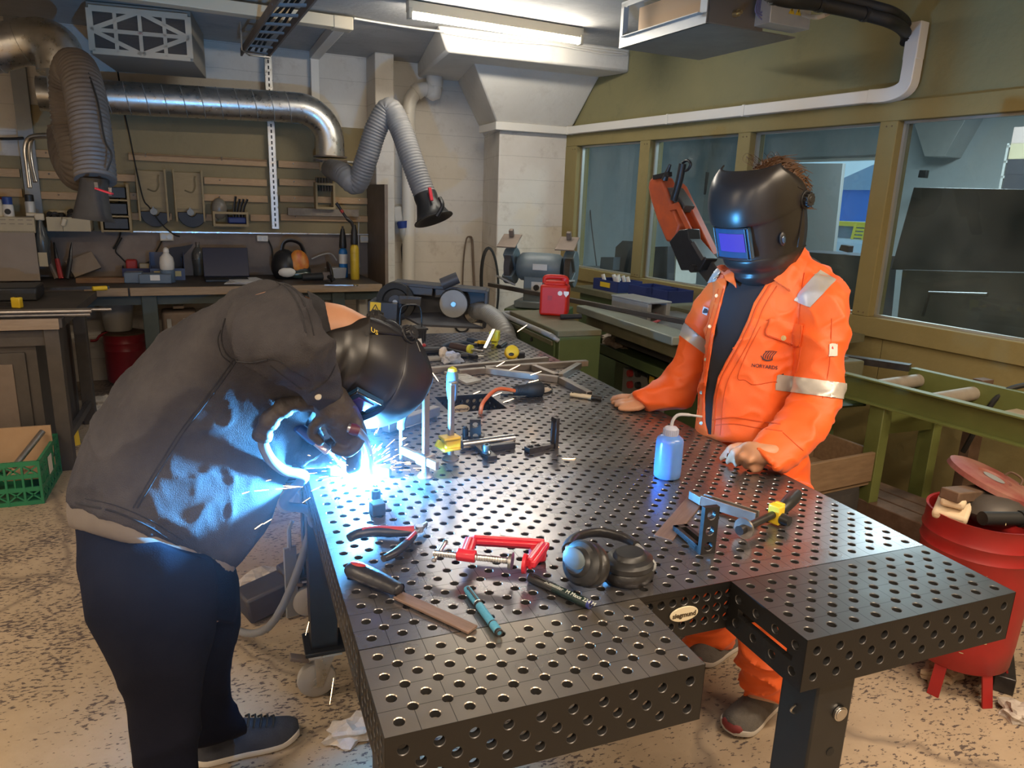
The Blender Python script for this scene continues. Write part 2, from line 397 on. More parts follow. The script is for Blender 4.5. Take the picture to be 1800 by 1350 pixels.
# ================================================================ the room
def floor_mat():
    m = mat('worn_floor_paint', (.56, .44, .30), .75, bump=.08, bs=45)
    n = m.node_tree.nodes; l = m.node_tree.links; b = n['Principled BSDF']; mp = [x for x in n if x.type == 'MAPPING'][0]
    def noi(sc, det=6, rough=.65, vec=None):
        t = n.new('ShaderNodeTexNoise'); t.inputs['Scale'].default_value = sc; t.inputs['Detail'].default_value = det; t.inputs['Roughness'].default_value = rough
        l.new(vec or mp.outputs[0], t.inputs['Vector']); return t.outputs['Fac']
    def math_(op, a, b2):
        k = n.new('ShaderNodeMath'); k.operation = op
        for i, q in enumerate((a, b2)):
            if isinstance(q, (int, float)): k.inputs[i].default_value = q
            else: l.new(q, k.inputs[i])
        return k.outputs[0]
    def ramp(f, p0, p1, c0=(0, 0, 0), c1=(1, 1, 1)):
        r = n.new('ShaderNodeValToRGB'); r.color_ramp.elements[0].position = p0; r.color_ramp.elements[1].position = p1
        r.color_ramp.elements[0].color = (*c0, 1); r.color_ramp.elements[1].color = (*c1, 1); l.new(f, r.inputs['Fac']); return r.outputs['Color']
    sm = n.new('ShaderNodeMapping'); sm.inputs['Scale'].default_value = (1, 2.2, 1); sm.inputs['Rotation'].default_value = (0, 0, .5); l.new(mp.outputs[0], sm.inputs['Vector'])
    fine = noi(42, 5, .6, sm.outputs[0]); big = noi(1.5, 4, .6); mid = noi(7, 4, .6)
    s_ = math_('ADD', fine, math_('ADD', math_('MULTIPLY', math_('SUBTRACT', big, .5), .42), math_('MULTIPLY', math_('SUBTRACT', mid, .5), .28)))
    flake = ramp(s_, .565, .60)
    base = ramp(noi(3.2), .35, .7, (.36, .275, .185), (.46, .355, .245))
    vor = n.new('ShaderNodeTexVoronoi'); vor.feature = 'DISTANCE_TO_EDGE'; vor.inputs['Scale'].default_value = .8
    wv = n.new('ShaderNodeMixRGB'); wv.inputs['Fac'].default_value = .12; l.new(mp.outputs[0], wv.inputs[1])
    t3 = n.new('ShaderNodeTexNoise'); t3.inputs['Scale'].default_value = 5; l.new(mp.outputs[0], t3.inputs['Vector']); l.new(t3.outputs['Color'], wv.inputs[2]); l.new(wv.outputs[0], vor.inputs['Vector'])
    crack = ramp(vor.outputs['Distance'], .0, .012, (1, 1, 1), (0, 0, 0))
    mx = n.new('ShaderNodeMixRGB'); l.new(flake, mx.inputs['Fac']); l.new(base, mx.inputs[1]); mx.inputs[2].default_value = (.095, .07, .06, 1)
    m2 = n.new('ShaderNodeMixRGB'); l.new(math_('MULTIPLY', crack, .6), m2.inputs['Fac']); l.new(mx.outputs[0], m2.inputs[1]); m2.inputs[2].default_value = (.12, .09, .07, 1)
    l.new(m2.outputs[0], b.inputs['Base Color']); return m

def wall_mat(name, c, c2, lines=0.0, dirt=None, dz=None, axis=2):
    """painted concrete with faint board marks (lines = board height) and old stains"""
    m = mat(name, c, .8, c2=c2, ns=3.0, amt=.5, bump=.25, bs=30)
    n = m.node_tree.nodes; l = m.node_tree.links; b = n['Principled BSDF']; mp = [x for x in n if x.type == 'MAPPING'][0]
    src = b.inputs['Base Color'].links[0].from_socket
    def chain(fac, colr, src):
        mx = n.new('ShaderNodeMixRGB'); l.new(fac, mx.inputs['Fac']); l.new(src, mx.inputs[1]); mx.inputs[2].default_value = (*colr, 1); return mx.outputs[0]
    t = n.new('ShaderNodeTexNoise'); t.inputs['Scale'].default_value = 5; t.inputs['Detail'].default_value = 7; t.inputs['Roughness'].default_value = .72; l.new(mp.outputs[0], t.inputs['Vector'])
    if dirt:
        r = n.new('ShaderNodeValToRGB'); r.color_ramp.elements[0].position = .55; r.color_ramp.elements[1].position = .78; r.color_ramp.elements[0].color = (0, 0, 0, 1); r.color_ramp.elements[1].color = (.75, .75, .75, 1)
        l.new(t.outputs['Fac'], r.inputs['Fac']); src = chain(r.outputs['Color'], dirt, src)
    if lines:
        sp = n.new('ShaderNodeSeparateXYZ'); l.new(mp.outputs[0], sp.inputs[0])
        a = n.new('ShaderNodeMath'); a.operation = 'MULTIPLY_ADD'; l.new(sp.outputs[axis], a.inputs[0]); a.inputs[1].default_value = 1 / lines
        nz = n.new('ShaderNodeMath'); nz.operation = 'MULTIPLY'; l.new(t.outputs['Fac'], nz.inputs[0]); nz.inputs[1].default_value = .12; l.new(nz.outputs[0], a.inputs[2])
        fr = n.new('ShaderNodeMath'); fr.operation = 'FRACT'; l.new(a.outputs[0], fr.inputs[0])
        r = n.new('ShaderNodeValToRGB'); r.color_ramp.elements[0].position = .0; r.color_ramp.elements[1].position = .035; r.color_ramp.elements[0].color = (.55, .55, .55, 1); r.color_ramp.elements[1].color = (0, 0, 0, 1)
        l.new(fr.outputs[0], r.inputs['Fac']); src = chain(r.outputs['Color'], tuple(q * .45 for q in c), src)
    l.new(src, b.inputs['Base Color']); return m

M_floor = floor_mat()
M_white = wall_mat('white_painted_concrete', (.62, .57, .50), (.70, .66, .60), .19, (.40, .33, .27))
M_plaster = wall_mat('white_plaster', (.64, .60, .53), (.70, .67, .61), 0, (.52, .47, .40))
M_ceil = wall_mat('grey_painted_ceiling', (.40, .39, .37), (.48, .47, .45), .12, (.30, .28, .26), axis=1)
M_olive = wall_mat('olive_paint', (.235, .185, .070), (.265, .21, .085), 0, (.19, .15, .06))
M_olive_up = wall_mat('olive_upper_board', (.215, .195, .095), (.245, .215, .10), 0, (.17, .15, .075))
M_olive_d = wall_mat('olive_back_board', (.27, .215, .115), (.31, .245, .135), 0, (.22, .17, .09))
M_office = wall_mat('office_wall', (.50, .54, .54), (.56, .59, .59), 0, (.42, .45, .46))
M_wood = mat('bare_pine', (.42, .26, .13), .6, c2=(.52, .34, .18), ns=18, stretch=(1, 8, 8))
M_dsteel = mat('grimy_steel_panel', (.165, .125, .10), .6, .25, c2=(.24, .19, .155), ns=5, bump=.08)
M_galv = mat('galvanised_steel', (.55, .54, .51), .33, .95, c2=(.66, .65, .62), ns=25, rvar=.1)
M_whiteplastic = mat('white_plastic', (.74, .70, .63), .4)
M_creamplastic = mat('cream_plastic', (.66, .56, .40), .42)
M_black = mat('black_plastic', (.012, .012, .013), .42, c2=(.02, .02, .022), ns=30)
M_rubber = mat('black_rubber', (.010, .010, .010), .65)
M_greystl = mat('grey_painted_steel', (.24, .25, .26), .5, c2=(.30, .31, .31), ns=8)
M_rust = mat('rusty_steel', (.11, .065, .04), .7, .3, c2=(.19, .12, .08), ns=14, bump=.1)
M_bright = mat('bright_steel', (.60, .58, .55), .28, 1.0, c2=(.5, .48, .46), ns=30)

def boxw(F, x0, x1, y0, y1, z0, z1, mb=None, mi=0):
    mb = mb or MB(F); mb.box(((x0 + x1) / 2, (y0 + y1) / 2, (z0 + z1) / 2), (x1 - x0, y1 - y0, z1 - z0), mi); return mb
CZ = 2.66
I4 = Matrix.Identity(4)
struct('floor', boxw(I4, -3.2, 3.55, -3.4, 6.2, -.1, 0), M_floor, base=I4)
# ceiling boards run parallel to the back wall: the ceiling's own frame follows it
struct('ceiling', boxw(FB, -3.6, 3.6, -9.2, .3, CZ, CZ + .12), M_ceil, base=FB)
struct('wall_back', boxw(FB, -3.2, 2.9, 0, .2, 0, CZ), M_white, base=FB)
struct('wall_left', boxw(I4, -2.9, -2.7, -3.4, 6, 0, CZ), M_plaster, base=I4)
struct('wall_front', boxw(I4, -3.2, 4.2, -3.4, -3.2, 0, CZ), M_plaster, base=I4)

def fbx(p): return FBi @ p
def frx(p): return FRi @ p
# ---- window wall: x runs away from the camera, y into the workshop
panes = [(2.985, 3.812), (2.015, 2.87), (1.04, 1.912), (-.55, .940)]
ZS, ZT = 0.99, 1.99
wallr = struct('wall_right', boxw(FR, -4.4, 7.0, -.11, -.02, 2.085, CZ), M_olive_up, base=FR)
for (x0, x1) in [(-4.4, -2.2), (-2.2, .845), (.849, 2.4), (2.404, 7.0)]:
    struct('panel', boxw(FR, x0, x1, -.11, 0 if x0 < .8 else -.002, 0, .885), M_olive, wallr, bevel=.002)
struct('sill_rail', boxw(FR, -4.4, 3.985, -.11, .018, .885, ZS), M_olive, wallr, bevel=.004)
struct('head_rail', boxw(FR, -4.4, 3.985, -.11, .018, ZT, 2.085), M_olive, wallr, bevel=.004)
struct('solid_panel', boxw(FR, -4.4, -.65, -.11, 0, ZS, ZT), M_olive, wallr); struct('solid_panel', boxw(FR, 3.985, 7.0, -.11, -.02, .885, 2.085), M_olive, wallr)
for (x0, x1) in [(3.812, 3.985), (2.87, 2.985), (1.912, 2.015), (.940, 1.04), (-.65, -.55)]:
    mb = boxw(FR, x0, x1, -.11, .02, ZS, ZT)
    mu = struct('mullion', mb, M_olive, wallr, bevel=.004)
    s_ = MB(FR)
    for z in (ZS + .02, ZT - .025):
        for dx in (.03, .06): s_.ball((x0 + dx, .021, z), .004, 6)
    struct('screw', s_, M_rust, mu)
def glass_mat(name='window_glass', tint=(.80, .88, .88), dirt=.10):
    m = bpy.data.materials.new(name); m.use_nodes = True; n = m.node_tree.nodes; l = m.node_tree.links; n.remove(n['Principled BSDF'])
    o = [x for x in n if x.type == 'OUTPUT_MATERIAL'][0]
    tr = n.new('ShaderNodeBsdfTransparent'); tr.inputs[0].default_value = (*tint, 1)
    gl = n.new('ShaderNodeBsdfGlossy'); gl.inputs['Roughness'].default_value = .02; gl.inputs['Color'].default_value = (.9, .95, 1, 1)
    di = n.new('ShaderNodeBsdfDiffuse'); di.inputs[0].default_value = (.5, .55, .55, 1)
    fr = n.new('ShaderNodeFresnel'); fr.inputs['IOR'].default_value = 1.45
    gm = n.new('ShaderNodeNewGeometry'); bf = n.new('ShaderNodeMath'); bf.operation = 'SUBTRACT'; bf.use_clamp = True; l.new(fr.outputs[0], bf.inputs[0]); l.new(gm.outputs['Backfacing'], bf.inputs[1])   # only the outer face of a pane reflects
    m1 = n.new('ShaderNodeMixShader'); l.new(bf.outputs[0], m1.inputs[0]); l.new(tr.outputs[0], m1.inputs[1]); l.new(gl.outputs[0], m1.inputs[2])
    t = n.new('ShaderNodeTexNoise'); t.inputs['Scale'].default_value = 3; t.inputs['Detail'].default_value = 6
    mr = n.new('ShaderNodeMapRange'); mr.inputs['From Min'].default_value = .3; mr.inputs['From Max'].default_value = .75; mr.inputs['To Min'].default_value = 0; mr.inputs['To Max'].default_value = dirt; l.new(t.outputs['Fac'], mr.inputs['Value'])
    m2 = n.new('ShaderNodeMixShader'); l.new(mr.outputs[0], m2.inputs[0]); l.new(m1.outputs[0], m2.inputs[1]); l.new(di.outputs[0], m2.inputs[2]); l.new(m2.outputs[0], o.inputs['Surface'])
    MATS[name] = m; return m
M_glass = glass_mat()
M_bead = mat('aluminium_bead', (.55, .55, .52), .4, .7)
for i, (x0, x1) in enumerate(panes):
    wn = struct('window_%d' % (i + 1), boxw(FR, x0, x1, -.062, -.056, ZS, ZT), M_glass)
    b = MB(FR)
    for xa, xb, za, zb in [(x0, x0 + .014, ZS, ZT), (x1 - .014, x1, ZS, ZT), (x0, x1, ZS, ZS + .012), (x0, x1, ZT - .012, ZT)]:
        boxw(FR, xa, xb, -.055, -.03, za, zb, b)
    struct('window_frame', b, M_bead, wn)
# ---- corner pillar with its flared head and the beam above it
pil = MB()
b0 = [Vector((1.998, 4.94, 0)), Vector((2.625, 4.94, 0)), Vector((2.72, 5.76, 0)), Vector((2.14, 5.76, 0))]
def ring(bs, z): return [Vector((p[0], p[1], z)) for p in bs]
pil.loft([ring(b0, 0), ring(b0, 2.10)])
struct('pillar', pil, M_white, bevel=.012)
hm = MB(); ft = aty(843, 108, 4.56)
t0 = [Vector((1.64, 4.56, 2.52)), Vector((2.70, 4.56, 2.52)), Vector((2.78, 5.76, 2.64)), Vector((1.82, 5.76, 2.64))]
hm.loft([ring(b0, 2.09), t0, [Vector((v.x, v.y, CZ)) for v in t0]])
struct('pillar_head', hm, M_plaster, bevel=.012)
bm_ = MB()
bm_.loft([[Vector((1.33, 4.2, 2.50)), Vector((1.26, 4.2, CZ + .01)), Vector((1.5, 5.75, CZ + .01)), Vector((1.5, 5.75, 2.55))],
          [Vector((2.76, 4.2, 2.495)), Vector((2.76, 4.2, CZ + .01)), Vector((2.66, 5.75, CZ + .01)), Vector((2.66, 5.75, 2.55))]])
struct('beam', bm_, M_plaster, bevel=.02)
# ---- back wall: olive board with pine battens, grimy steel splash panel, steel angle, projecting posts
board = struct('trim_1', boxw(FB, fbx(wb(53, 200))[0], fbx(wb(652, 226))[0], -.02, 0, 1.19, 2.085), M_olive_d)
struct('trim_2', boxw(FB, -2.6, fbx(wb(36, 278))[0], -.02, 0, 1.19, 1.72), M_olive_d)
def batten(x0, x1, zc, h=.055):
    a = fbx(wb(x0, 300, .02))[0]; b = fbx(wb(x1, 300, .02))[0]
    o = struct('batten', boxw(FB, a, b, -.047, -.02, zc - h / 2, zc + h / 2), M_wood, board, bevel=.003)
    s_ = MB(FB); k = a + .12
    while k < b - .05: s_.ball((k, -.048, zc + .008), .006, 6); k += .55
    if s_.v: struct('screw', s_, M_bright, o)
for a in [(52, 112, 1.745), (228, 470, 1.757), (228, 470, 1.775, .02), (489, 586, 1.757), (53, 240, 1.596), (357, 468, 1.60), (489, 560, 1.612), (66, 140, 1.447), (200, 244, 1.46), (354, 468, 1.468), (489, 644, 1.478), (222, 244, 1.307), (435, 470, 1.315), (489, 644, 1.325), (355, 376, 1.31), (277, 296, 1.31)]: batten(*a)
a = fbx(wb(-40, 300))[0]
for z in (1.60, 1.46): struct('batten', boxw(FB, a, fbx(wb(36, 300))[0], -.047, -.02, z - .03, z + .03), M_wood, board, bevel=.003)
struct('trim_3', boxw(FB, -2.6, fbx(wb(662, 226))[0], -.012, 0, .80, 1.19), M_dsteel)
an = boxw(FB, fbx(wb(222, 400))[0], fbx(wb(648, 400))[0], -.05, -.012, 1.186, 1.196); boxw(FB, fbx(wb(222, 400))[0], fbx(wb(648, 400))[0], -.016, -.0125, 1.19, 1.232, an)
struct('trim_4', an, M_galv)
pl = MB(); xa = fbx(wb(643, 200))[0]; xb = fbx(wb(693, 200, .3))[0]
struct('wall_pier', boxw(FB, fbx(wb(660, 200, .3))[0], xb, -.30, 0, 0, CZ), M_white, bevel=.008, base=FB)
struct('trim_5', boxw(FB, fbx(wb(650, 400))[0], fbx(wb(660, 400, .3))[0] - .003, -.62, 0, .35, 1.62), M_dsteel)
struct('wall_post', boxw(FB, fbx(wb(14, 100, .06))[0], fbx(wb(42, 100, .06))[0], -.06, 0, 1.05, CZ), M_greystl)
# ---- neighbouring office seen through the glass
struct('office_floor', boxw(FR, -4.5, 7.2, -4.6, -.11, -.05, .02), mat('office_lino', (.24, .26, .27), .4))
struct('office_ceiling', boxw(FR, -4.5, 7.2, -4.6, -.11, 2.86, 2.95), M_office)
struct('wall_office_end', boxw(FR, 7.0, 7.2, -4.6, -.115, 0, 2.9), M_office)
struct('wall_office_near', boxw(FR, -4.5, -4.3, -4.6, -.11, 0, 2.9), M_office)
# ================================================================ perforated welding tables
def steel_table_mat(name, c, c2, rough, line=(.02, .02, .02), metal=.85):
    m = mat(name, c, rough, metal, c2=c2, ns=3.5, amt=.35, rvar=.07)
    n = m.node_tree.nodes; l = m.node_tree.links; b = n['Principled BSDF']; mp = [x for x in n if x.type == 'MAPPING'][0]
    src = b.inputs['Base Color'].links[0].from_socket
    sp = n.new('ShaderNodeSeparateXYZ'); l.new(mp.outputs[0], sp.inputs[0]); fac = None
    for ax in (0, 1):
        a = n.new('ShaderNodeMath'); a.operation = 'MULTIPLY_ADD'; l.new(sp.outputs[ax], a.inputs[0]); a.inputs[1].default_value = 20; a.inputs[2].default_value = .5
        f = n.new('ShaderNodeMath'); f.operation = 'FRACT'; l.new(a.outputs[0], f.inputs[0])
        d = n.new('ShaderNodeMath'); d.operation = 'SUBTRACT'; l.new(f.outputs[0], d.inputs[0]); d.inputs[1].default_value = .5
        e = n.new('ShaderNodeMath'); e.operation = 'ABSOLUTE'; l.new(d.outputs[0], e.inputs[0])
        g = n.new('ShaderNodeMath'); g.operation = 'LESS_THAN'; l.new(e.outputs[0], g.inputs[0]); g.inputs[1].default_value = .012
        if fac is None: fac = g.outputs[0]
        else:
            k = n.new('ShaderNodeMath'); k.operation = 'MAXIMUM'; l.new(fac, k.inputs[0]); l.new(g.outputs[0], k.inputs[1]); fac = k.outputs[0]
    k = n.new('ShaderNodeMath'); k.operation = 'MULTIPLY'; l.new(fac, k.inputs[0]); k.inputs[1].default_value = .75
    mx = n.new('ShaderNodeMixRGB'); l.new(k.outputs[0], mx.inputs[0]); l.new(src, mx.inputs[1]); mx.inputs[2].default_value = (*line, 1)
    # scratches
    t = n.new('ShaderNodeTexNoise'); t.inputs['Scale'].default_value = 2.2; t.inputs['Detail'].default_value = 8; t.inputs['Roughness'].default_value = .8; t.inputs['Distortion'].default_value = 2.5
    l.new(mp.outputs[0], t.inputs['Vector'])
    r = n.new('ShaderNodeValToRGB'); r.color_ramp.elements[0].position = .60; r.color_ramp.elements[1].position = .74; r.color_ramp.elements[0].color = (0, 0, 0, 1); r.color_ramp.elements[1].color = (.12, .12, .12, 1)
    l.new(t.outputs['Fac'], r.inputs[0]); m2 = n.new('ShaderNodeMixRGB'); l.new(r.outputs[0], m2.inputs[0]); l.new(mx.outputs[0], m2.inputs[1]); m2.inputs[2].default_value = (.34, .31, .28, 1)
    l.new(m2.outputs[0], b.inputs['Base Color'])
    w_ = n.new('ShaderNodeTexVoronoi'); w_.inputs['Scale'].default_value = 16; l.new(mp.outputs[0], w_.inputs['Vector'])
    q = n.new('ShaderNodeMath'); q.operation = 'MULTIPLY'; l.new(w_.outputs['Distance'], q.inputs[0]); q.inputs[1].default_value = 90
    sn = n.new('ShaderNodeMath'); sn.operation = 'SINE'; l.new(q.outputs[0], sn.inputs[0])
    bp = n.new('ShaderNodeBump'); bp.inputs['Strength'].default_value = .012; bp.inputs['Distance'].default_value = .002; l.new(sn.outputs[0], bp.inputs['Height']); l.new(bp.outputs[0], b.inputs['Normal'])
    return m
M_holeshade = mat('shaded_hole_wall', (.012, .011, .011), .8)  # near-black: the shade inside the deep holes is put into the wall colour
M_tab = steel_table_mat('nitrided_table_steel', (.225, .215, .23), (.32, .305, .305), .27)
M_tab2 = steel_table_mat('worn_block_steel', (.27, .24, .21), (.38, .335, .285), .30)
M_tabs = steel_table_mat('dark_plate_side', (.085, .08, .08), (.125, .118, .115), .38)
M_leg = mat('black_painted_leg', (.012, .012, .013), .35, .2, c2=(.02, .02, .02))

M_tab3 = steel_table_mat('dark_block_steel', (.11, .105, .10), (.16, .15, .145), .36)
def hole(mb, c, corners, r=.008, n=12, t=.012, ch=.0011, solid=True):
    """one cell of perforated plate round a chamfered through hole: corners in order, the first at angle a0"""
    cx, cy = c; a0 = math.atan2(corners[0][1] - cy, corners[0][0] - cx)
    C1 = [(cx + (r + ch) * math.cos(a0 + 2 * PI * k / n), cy + (r + ch) * math.sin(a0 + 2 * PI * k / n), 0) for k in range(n)]
    C2 = [(cx + r * math.cos(a0 + 2 * PI * k / n), cy + r * math.sin(a0 + 2 * PI * k / n), -ch) for k in range(n)]
    C3 = [(x, y, -t) for x, y, _ in C2]; q = n // 4
    vs = [(x, y, 0) for x, y in corners] + C1 + C2 + C3; fs = []
    for k in range(4):
        fs.append([k, (k + 1) % 4] + [4 + (q * k + j) % n for j in range(q, -1, -1)])
    for k in range(n):
        k2 = (k + 1) % n
        fs.append([4 + k, 4 + k2, 4 + n + k2, 4 + n + k]); fs.append([4 + n + k, 4 + n + k2, 4 + 2 * n + k2, 4 + 2 * n + k])
    k0 = len(mb.f); mb.add(vs, fs)
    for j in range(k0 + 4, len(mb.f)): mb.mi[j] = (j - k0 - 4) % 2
def diagonal_plate(mb, W, D, n=12, t=.012, p=.05):
    h = p / 2; nx = round(W / p); ny = round(D / p); e = .0008
    for i in range(nx):
        for j in range(ny):
            cx, cy = h + p * i, h + p * j
            hole(mb, (cx, cy), [(cx + h, cy), (cx, cy + h), (cx - h, cy), (cx, cy - h)], n=n, t=t)
    for i in range(1, nx):
        for j in range(1, ny):
            cx, cy = p * i, p * j
            hole(mb, (cx, cy), [(cx + h, cy), (cx, cy + h), (cx - h, cy), (cx, cy - h)], n=n, t=t)
    for i in range(1, nx):
        mb.add([(p * i - h, 0, 0), (p * i + h, 0, 0), (p * i, h, 0)], [(0, 1, 2)]); mb.add([(p * i - h, D, 0), (p * i + h, D, 0), (p * i, D - h, 0)], [(0, 2, 1)])
    for j in range(1, ny):
        mb.add([(0, p * j - h, 0), (0, p * j + h, 0), (h, p * j, 0)], [(0, 2, 1)]); mb.add([(W, p * j - h, 0), (W, p * j + h, 0), (W - h, p * j, 0)], [(0, 1, 2)])
    for (x, y, sx, sy) in [(0, 0, 1, 1), (W, 0, -1, 1), (0, D, 1, -1), (W, D, -1, -1)]:
        f = (0, 1, 2) if sx * sy > 0 else (0, 2, 1); mb.add([(x, y, 0), (x + sx * h, y, 0), (x, y + sy * h, 0)], [f])
    return mb
def square_plate(mb, W, H, p=.025, n=12, t=.012, skip=None):
    """rows of holes on a 25 mm grid"""
    nx = round(W / p) - 1; ny = round(H / p) - 1; h = p / 2
    for i in range(nx):
        for j in range(ny):
            cx, cy = p * (i + 1), p * (j + 1); cs = [(cx + h, cy + h), (cx - h, cy + h), (cx - h, cy - h), (cx + h, cy - h)]
            if skip and skip(cx, cy): mb.add([(x, y, 0) for x, y in cs], [(0, 1, 2, 3)])
            else: hole(mb, (cx, cy), cs, n=n, t=t)
    for (x0, x1, y0, y1) in [(0, h, 0, H), (W - h, W, 0, H), (h, W - h, 0, h), (h, W - h, H - h, H)]:
        mb.add([(x0, y0, 0), (x1, y0, 0), (x1, y1, 0), (x0, y1, 0)], [(0, 1, 2, 3)])
    return mb
def slot_plate(mb, W, H=.1, p=.05, n=16, t=.012):
    for i in range(round(W / p)):
        cx = p * (i + .5)
        for (cy, y0, y1) in [(.025, 0, .042), (.075, .058, H)]:
            x0, x1 = p * i, p * (i + 1)
            hole(mb, (cx, cy), [(x1, y1), (x0, y1), (x0, y0), (x1, y0)], n=n, t=t)
    s0, s1 = .028, W - .028
    mb.add([(0, .042, 0), (s0, .042, 0), (s0, .058, 0), (0, .058, 0)], [(0, 1, 2, 3)]); mb.add([(s1, .042, 0), (W, .042, 0), (W, .058, 0), (s1, .058, 0)], [(0, 1, 2, 3)])
    mb.add([(s0, .042, 0), (s1, .042, 0), (s1, .042, -t), (s0, .042, -t), (s0, .058, 0), (s1, .058, 0), (s1, .058, -t), (s0, .058, -t)], [(0, 3, 2, 1), (4, 5, 6, 7), (0, 4, 7, 3), (1, 2, 6, 5)])
    return mb
TH = .85
def side_frames(W, D):
    """frames of the four upright plates, x along, y up, z outward"""
    z0 = TH - .1
    def F(o, x, zz): 
        x = Vector(x); zz = Vector(zz); y = zz.cross(x); return Matrix([[x[i], y[i], zz[i], o[i]] for i in range(3)] + [[0, 0, 0, 1]])
    return {'near': (F((0, 0, z0), (1, 0, 0), (0, -1, 0)), W), 'far': (F((W, D, z0), (-1, 0, 0), (0, 1, 0)), W),
            'left': (F((0, D, z0), (0, -1, 0), (-1, 0, 0)), D), 'right': (F((W, 0, z0), (0, 1, 0), (1, 0, 0)), D)}
def nameplate(parent, M):
    a = MB(M)
    a.prism([(.031 * math.cos(2 * PI * k / 28), .0155 * math.sin(2 * PI * k / 28)) for k in range(28)], .003)
    o = obj('nameplate', a, mat('nameplate_cream', (.62, .54, .38), .35), parent, label='cream oval nameplate with dark lettering', bevel=.0012)
    obj('lettering', text('siegmund', .0135, M @ Matrix.Translation((0, -.001, .0034)), .0008, .0004), mat('nameplate_ink', (.06, .04, .02), .5), o)
def caster(parent, p):
    x, y = p
    a = MB(T(x, y, 0)); a.box((0, 0, .165), (.1, .1, .008)); a.cyl((0, 0, .145), (0, 0, .165), .03, n=14)
    for s in (-1, 1): a.prism([(-.028, .06), (-.04, .045), (-.01, .045), (.03, .15), (-.03, .15)], .004, 0, Matrix.Translation((0, s * .026 + .002, 0)) @ RX(90))
    c = obj('caster', a, M_galv, parent, bevel=.001)
    wm = MB(T(x - .025, y, .06) @ RX(90)); wm.lathe([(.012, -.017), (.045, -.017), (.058, -.012), (.06, 0), (.058, .012), (.045, .017), (.012, .017), (.012, .02), (.0001, .02)], 24)
    obj('wheel', wm, mat('grey_nylon_wheel', (.42, .40, .38), .5), c)
    b = MB(T(x - .055, y, .135)); b.box((-.02, 0, 0), (.06, .03, .012), M=RY(20)); obj('brake_pedal', b, M_dsteel, c, bevel=.002)
def leg(parent, x, y, h, wheel=True, w=.08):
    zb = .17 if wheel else .0
    a = MB(); a.box((x, y, (zb + h) / 2), (w, w, h - zb)); a.box((x, y, zb + .012), (w + .04, w + .04, .014))
    l = obj('leg', a, M_leg, parent, bevel=.003)
    if wheel: caster(parent, (x, y))
    else:
        f = MB(); f.cyl((x, y, 0), (x, y, .012), .04, n=18); obj('foot', f, M_galv, l)
    return l
def welding_table(x0, y0, W, D, label, plates, nm=None, n=12):
    t = thing('welding_table', label, 'table', T(x0, y0, 0))
    M = world(t)
    obj('table_top', diagonal_plate(MB(M @ Matrix.Translation((0, 0, TH))), W, D, n), [M_tab, M_holeshade], t, smooth=30)
    fr = side_frames(W, D)
    for k in ('near', 'far', 'left', 'right'):
        F, Wd = fr[k]; skip = (lambda cx, cy: abs(cx - Wd / 2) < .05 and abs(cy - .05) < .01) if k == 'near' else None
        obj('side_plate', square_plate(MB(M @ F @ Matrix.Translation((0, 0, -.0004))), Wd, .0995, skip=skip), [M_tabs, M_holeshade], t, smooth=30, label='dark upright side plate with three rows of holes')
        if k == 'near' and nm is not None: nameplate(t, M @ F @ Matrix.Translation((Wd / 2, .05, 0)))
    rb = MB(M)
    for k in (.3, .6, .9): rb.box((W / 2, k, TH - .055), (W - .03, .012, .08)); rb.box((k, D / 2, TH - .055), (.012, D - .03, .08))
    obj('underside_rib', rb, M_leg, t)
    for (lx, ly) in plates: leg(t, x0 + lx, y0 + ly, TH - .1)
    return t
T1 = welding_table(0, 0, 1.2, 1.2, 'nearer black perforated steel welding table with grid of holes and tools on it', [(.055, 1.05), (1.13, .14), (.10, .20), (1.12, 1.06)], 1, 12)
T2 = welding_table(0, 1.4015, 1.2, 1.2, 'farther black perforated welding table under the loose square-tube frame', [(.08, .12), (1.12, .12), (.08, 1.08), (1.12, 1.08)], 1, 12)
def block(x0, y0, label, topm, n=20, slot=True):
    t = thing('extension_block', label, 'extension block', T(x0, y0, 0)); M = world(t); W, D = .5, .2
    obj('block_top', diagonal_plate(MB(M @ Matrix.Translation((0, 0, TH))), W, D, n), [topm, M_holeshade], t, smooth=30)
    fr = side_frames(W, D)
    for k in ('near', 'far'): obj('side_plate', diagonal_plate(MB(M @ fr[k][0] @ Matrix.Translation((0, 0, -.0004))), W, .1, n), [M_tabs, M_holeshade], t, smooth=30)
    for k in ('left', 'right'):
        b = MB(M @ fr[k][0] @ Matrix.Translation((0, 0, -.0004)))
        obj('side_plate', slot_plate(b, D) if slot else square_plate(b, D, .1, n=n), [M_tabs, M_holeshade], t, smooth=30, label='slotted end plate' if slot else None)
    return t
B1 = block(0, -.2015, 'perforated steel extension block with brushed worn top at the near left of table', M_tab2, 20, False)
B2 = block(.7, -.2015, 'darker perforated steel extension block with slotted end, right of the oval nameplate', M_tab3, 20, True)
B3 = block(.7, 1.2008, 'perforated steel bridge block joining the two welding tables beside the right slot', M_tab, 12)
B4 = block(0, 1.2008, 'perforated steel bridge block joining the two tables behind the bent welder', M_tab, 12)
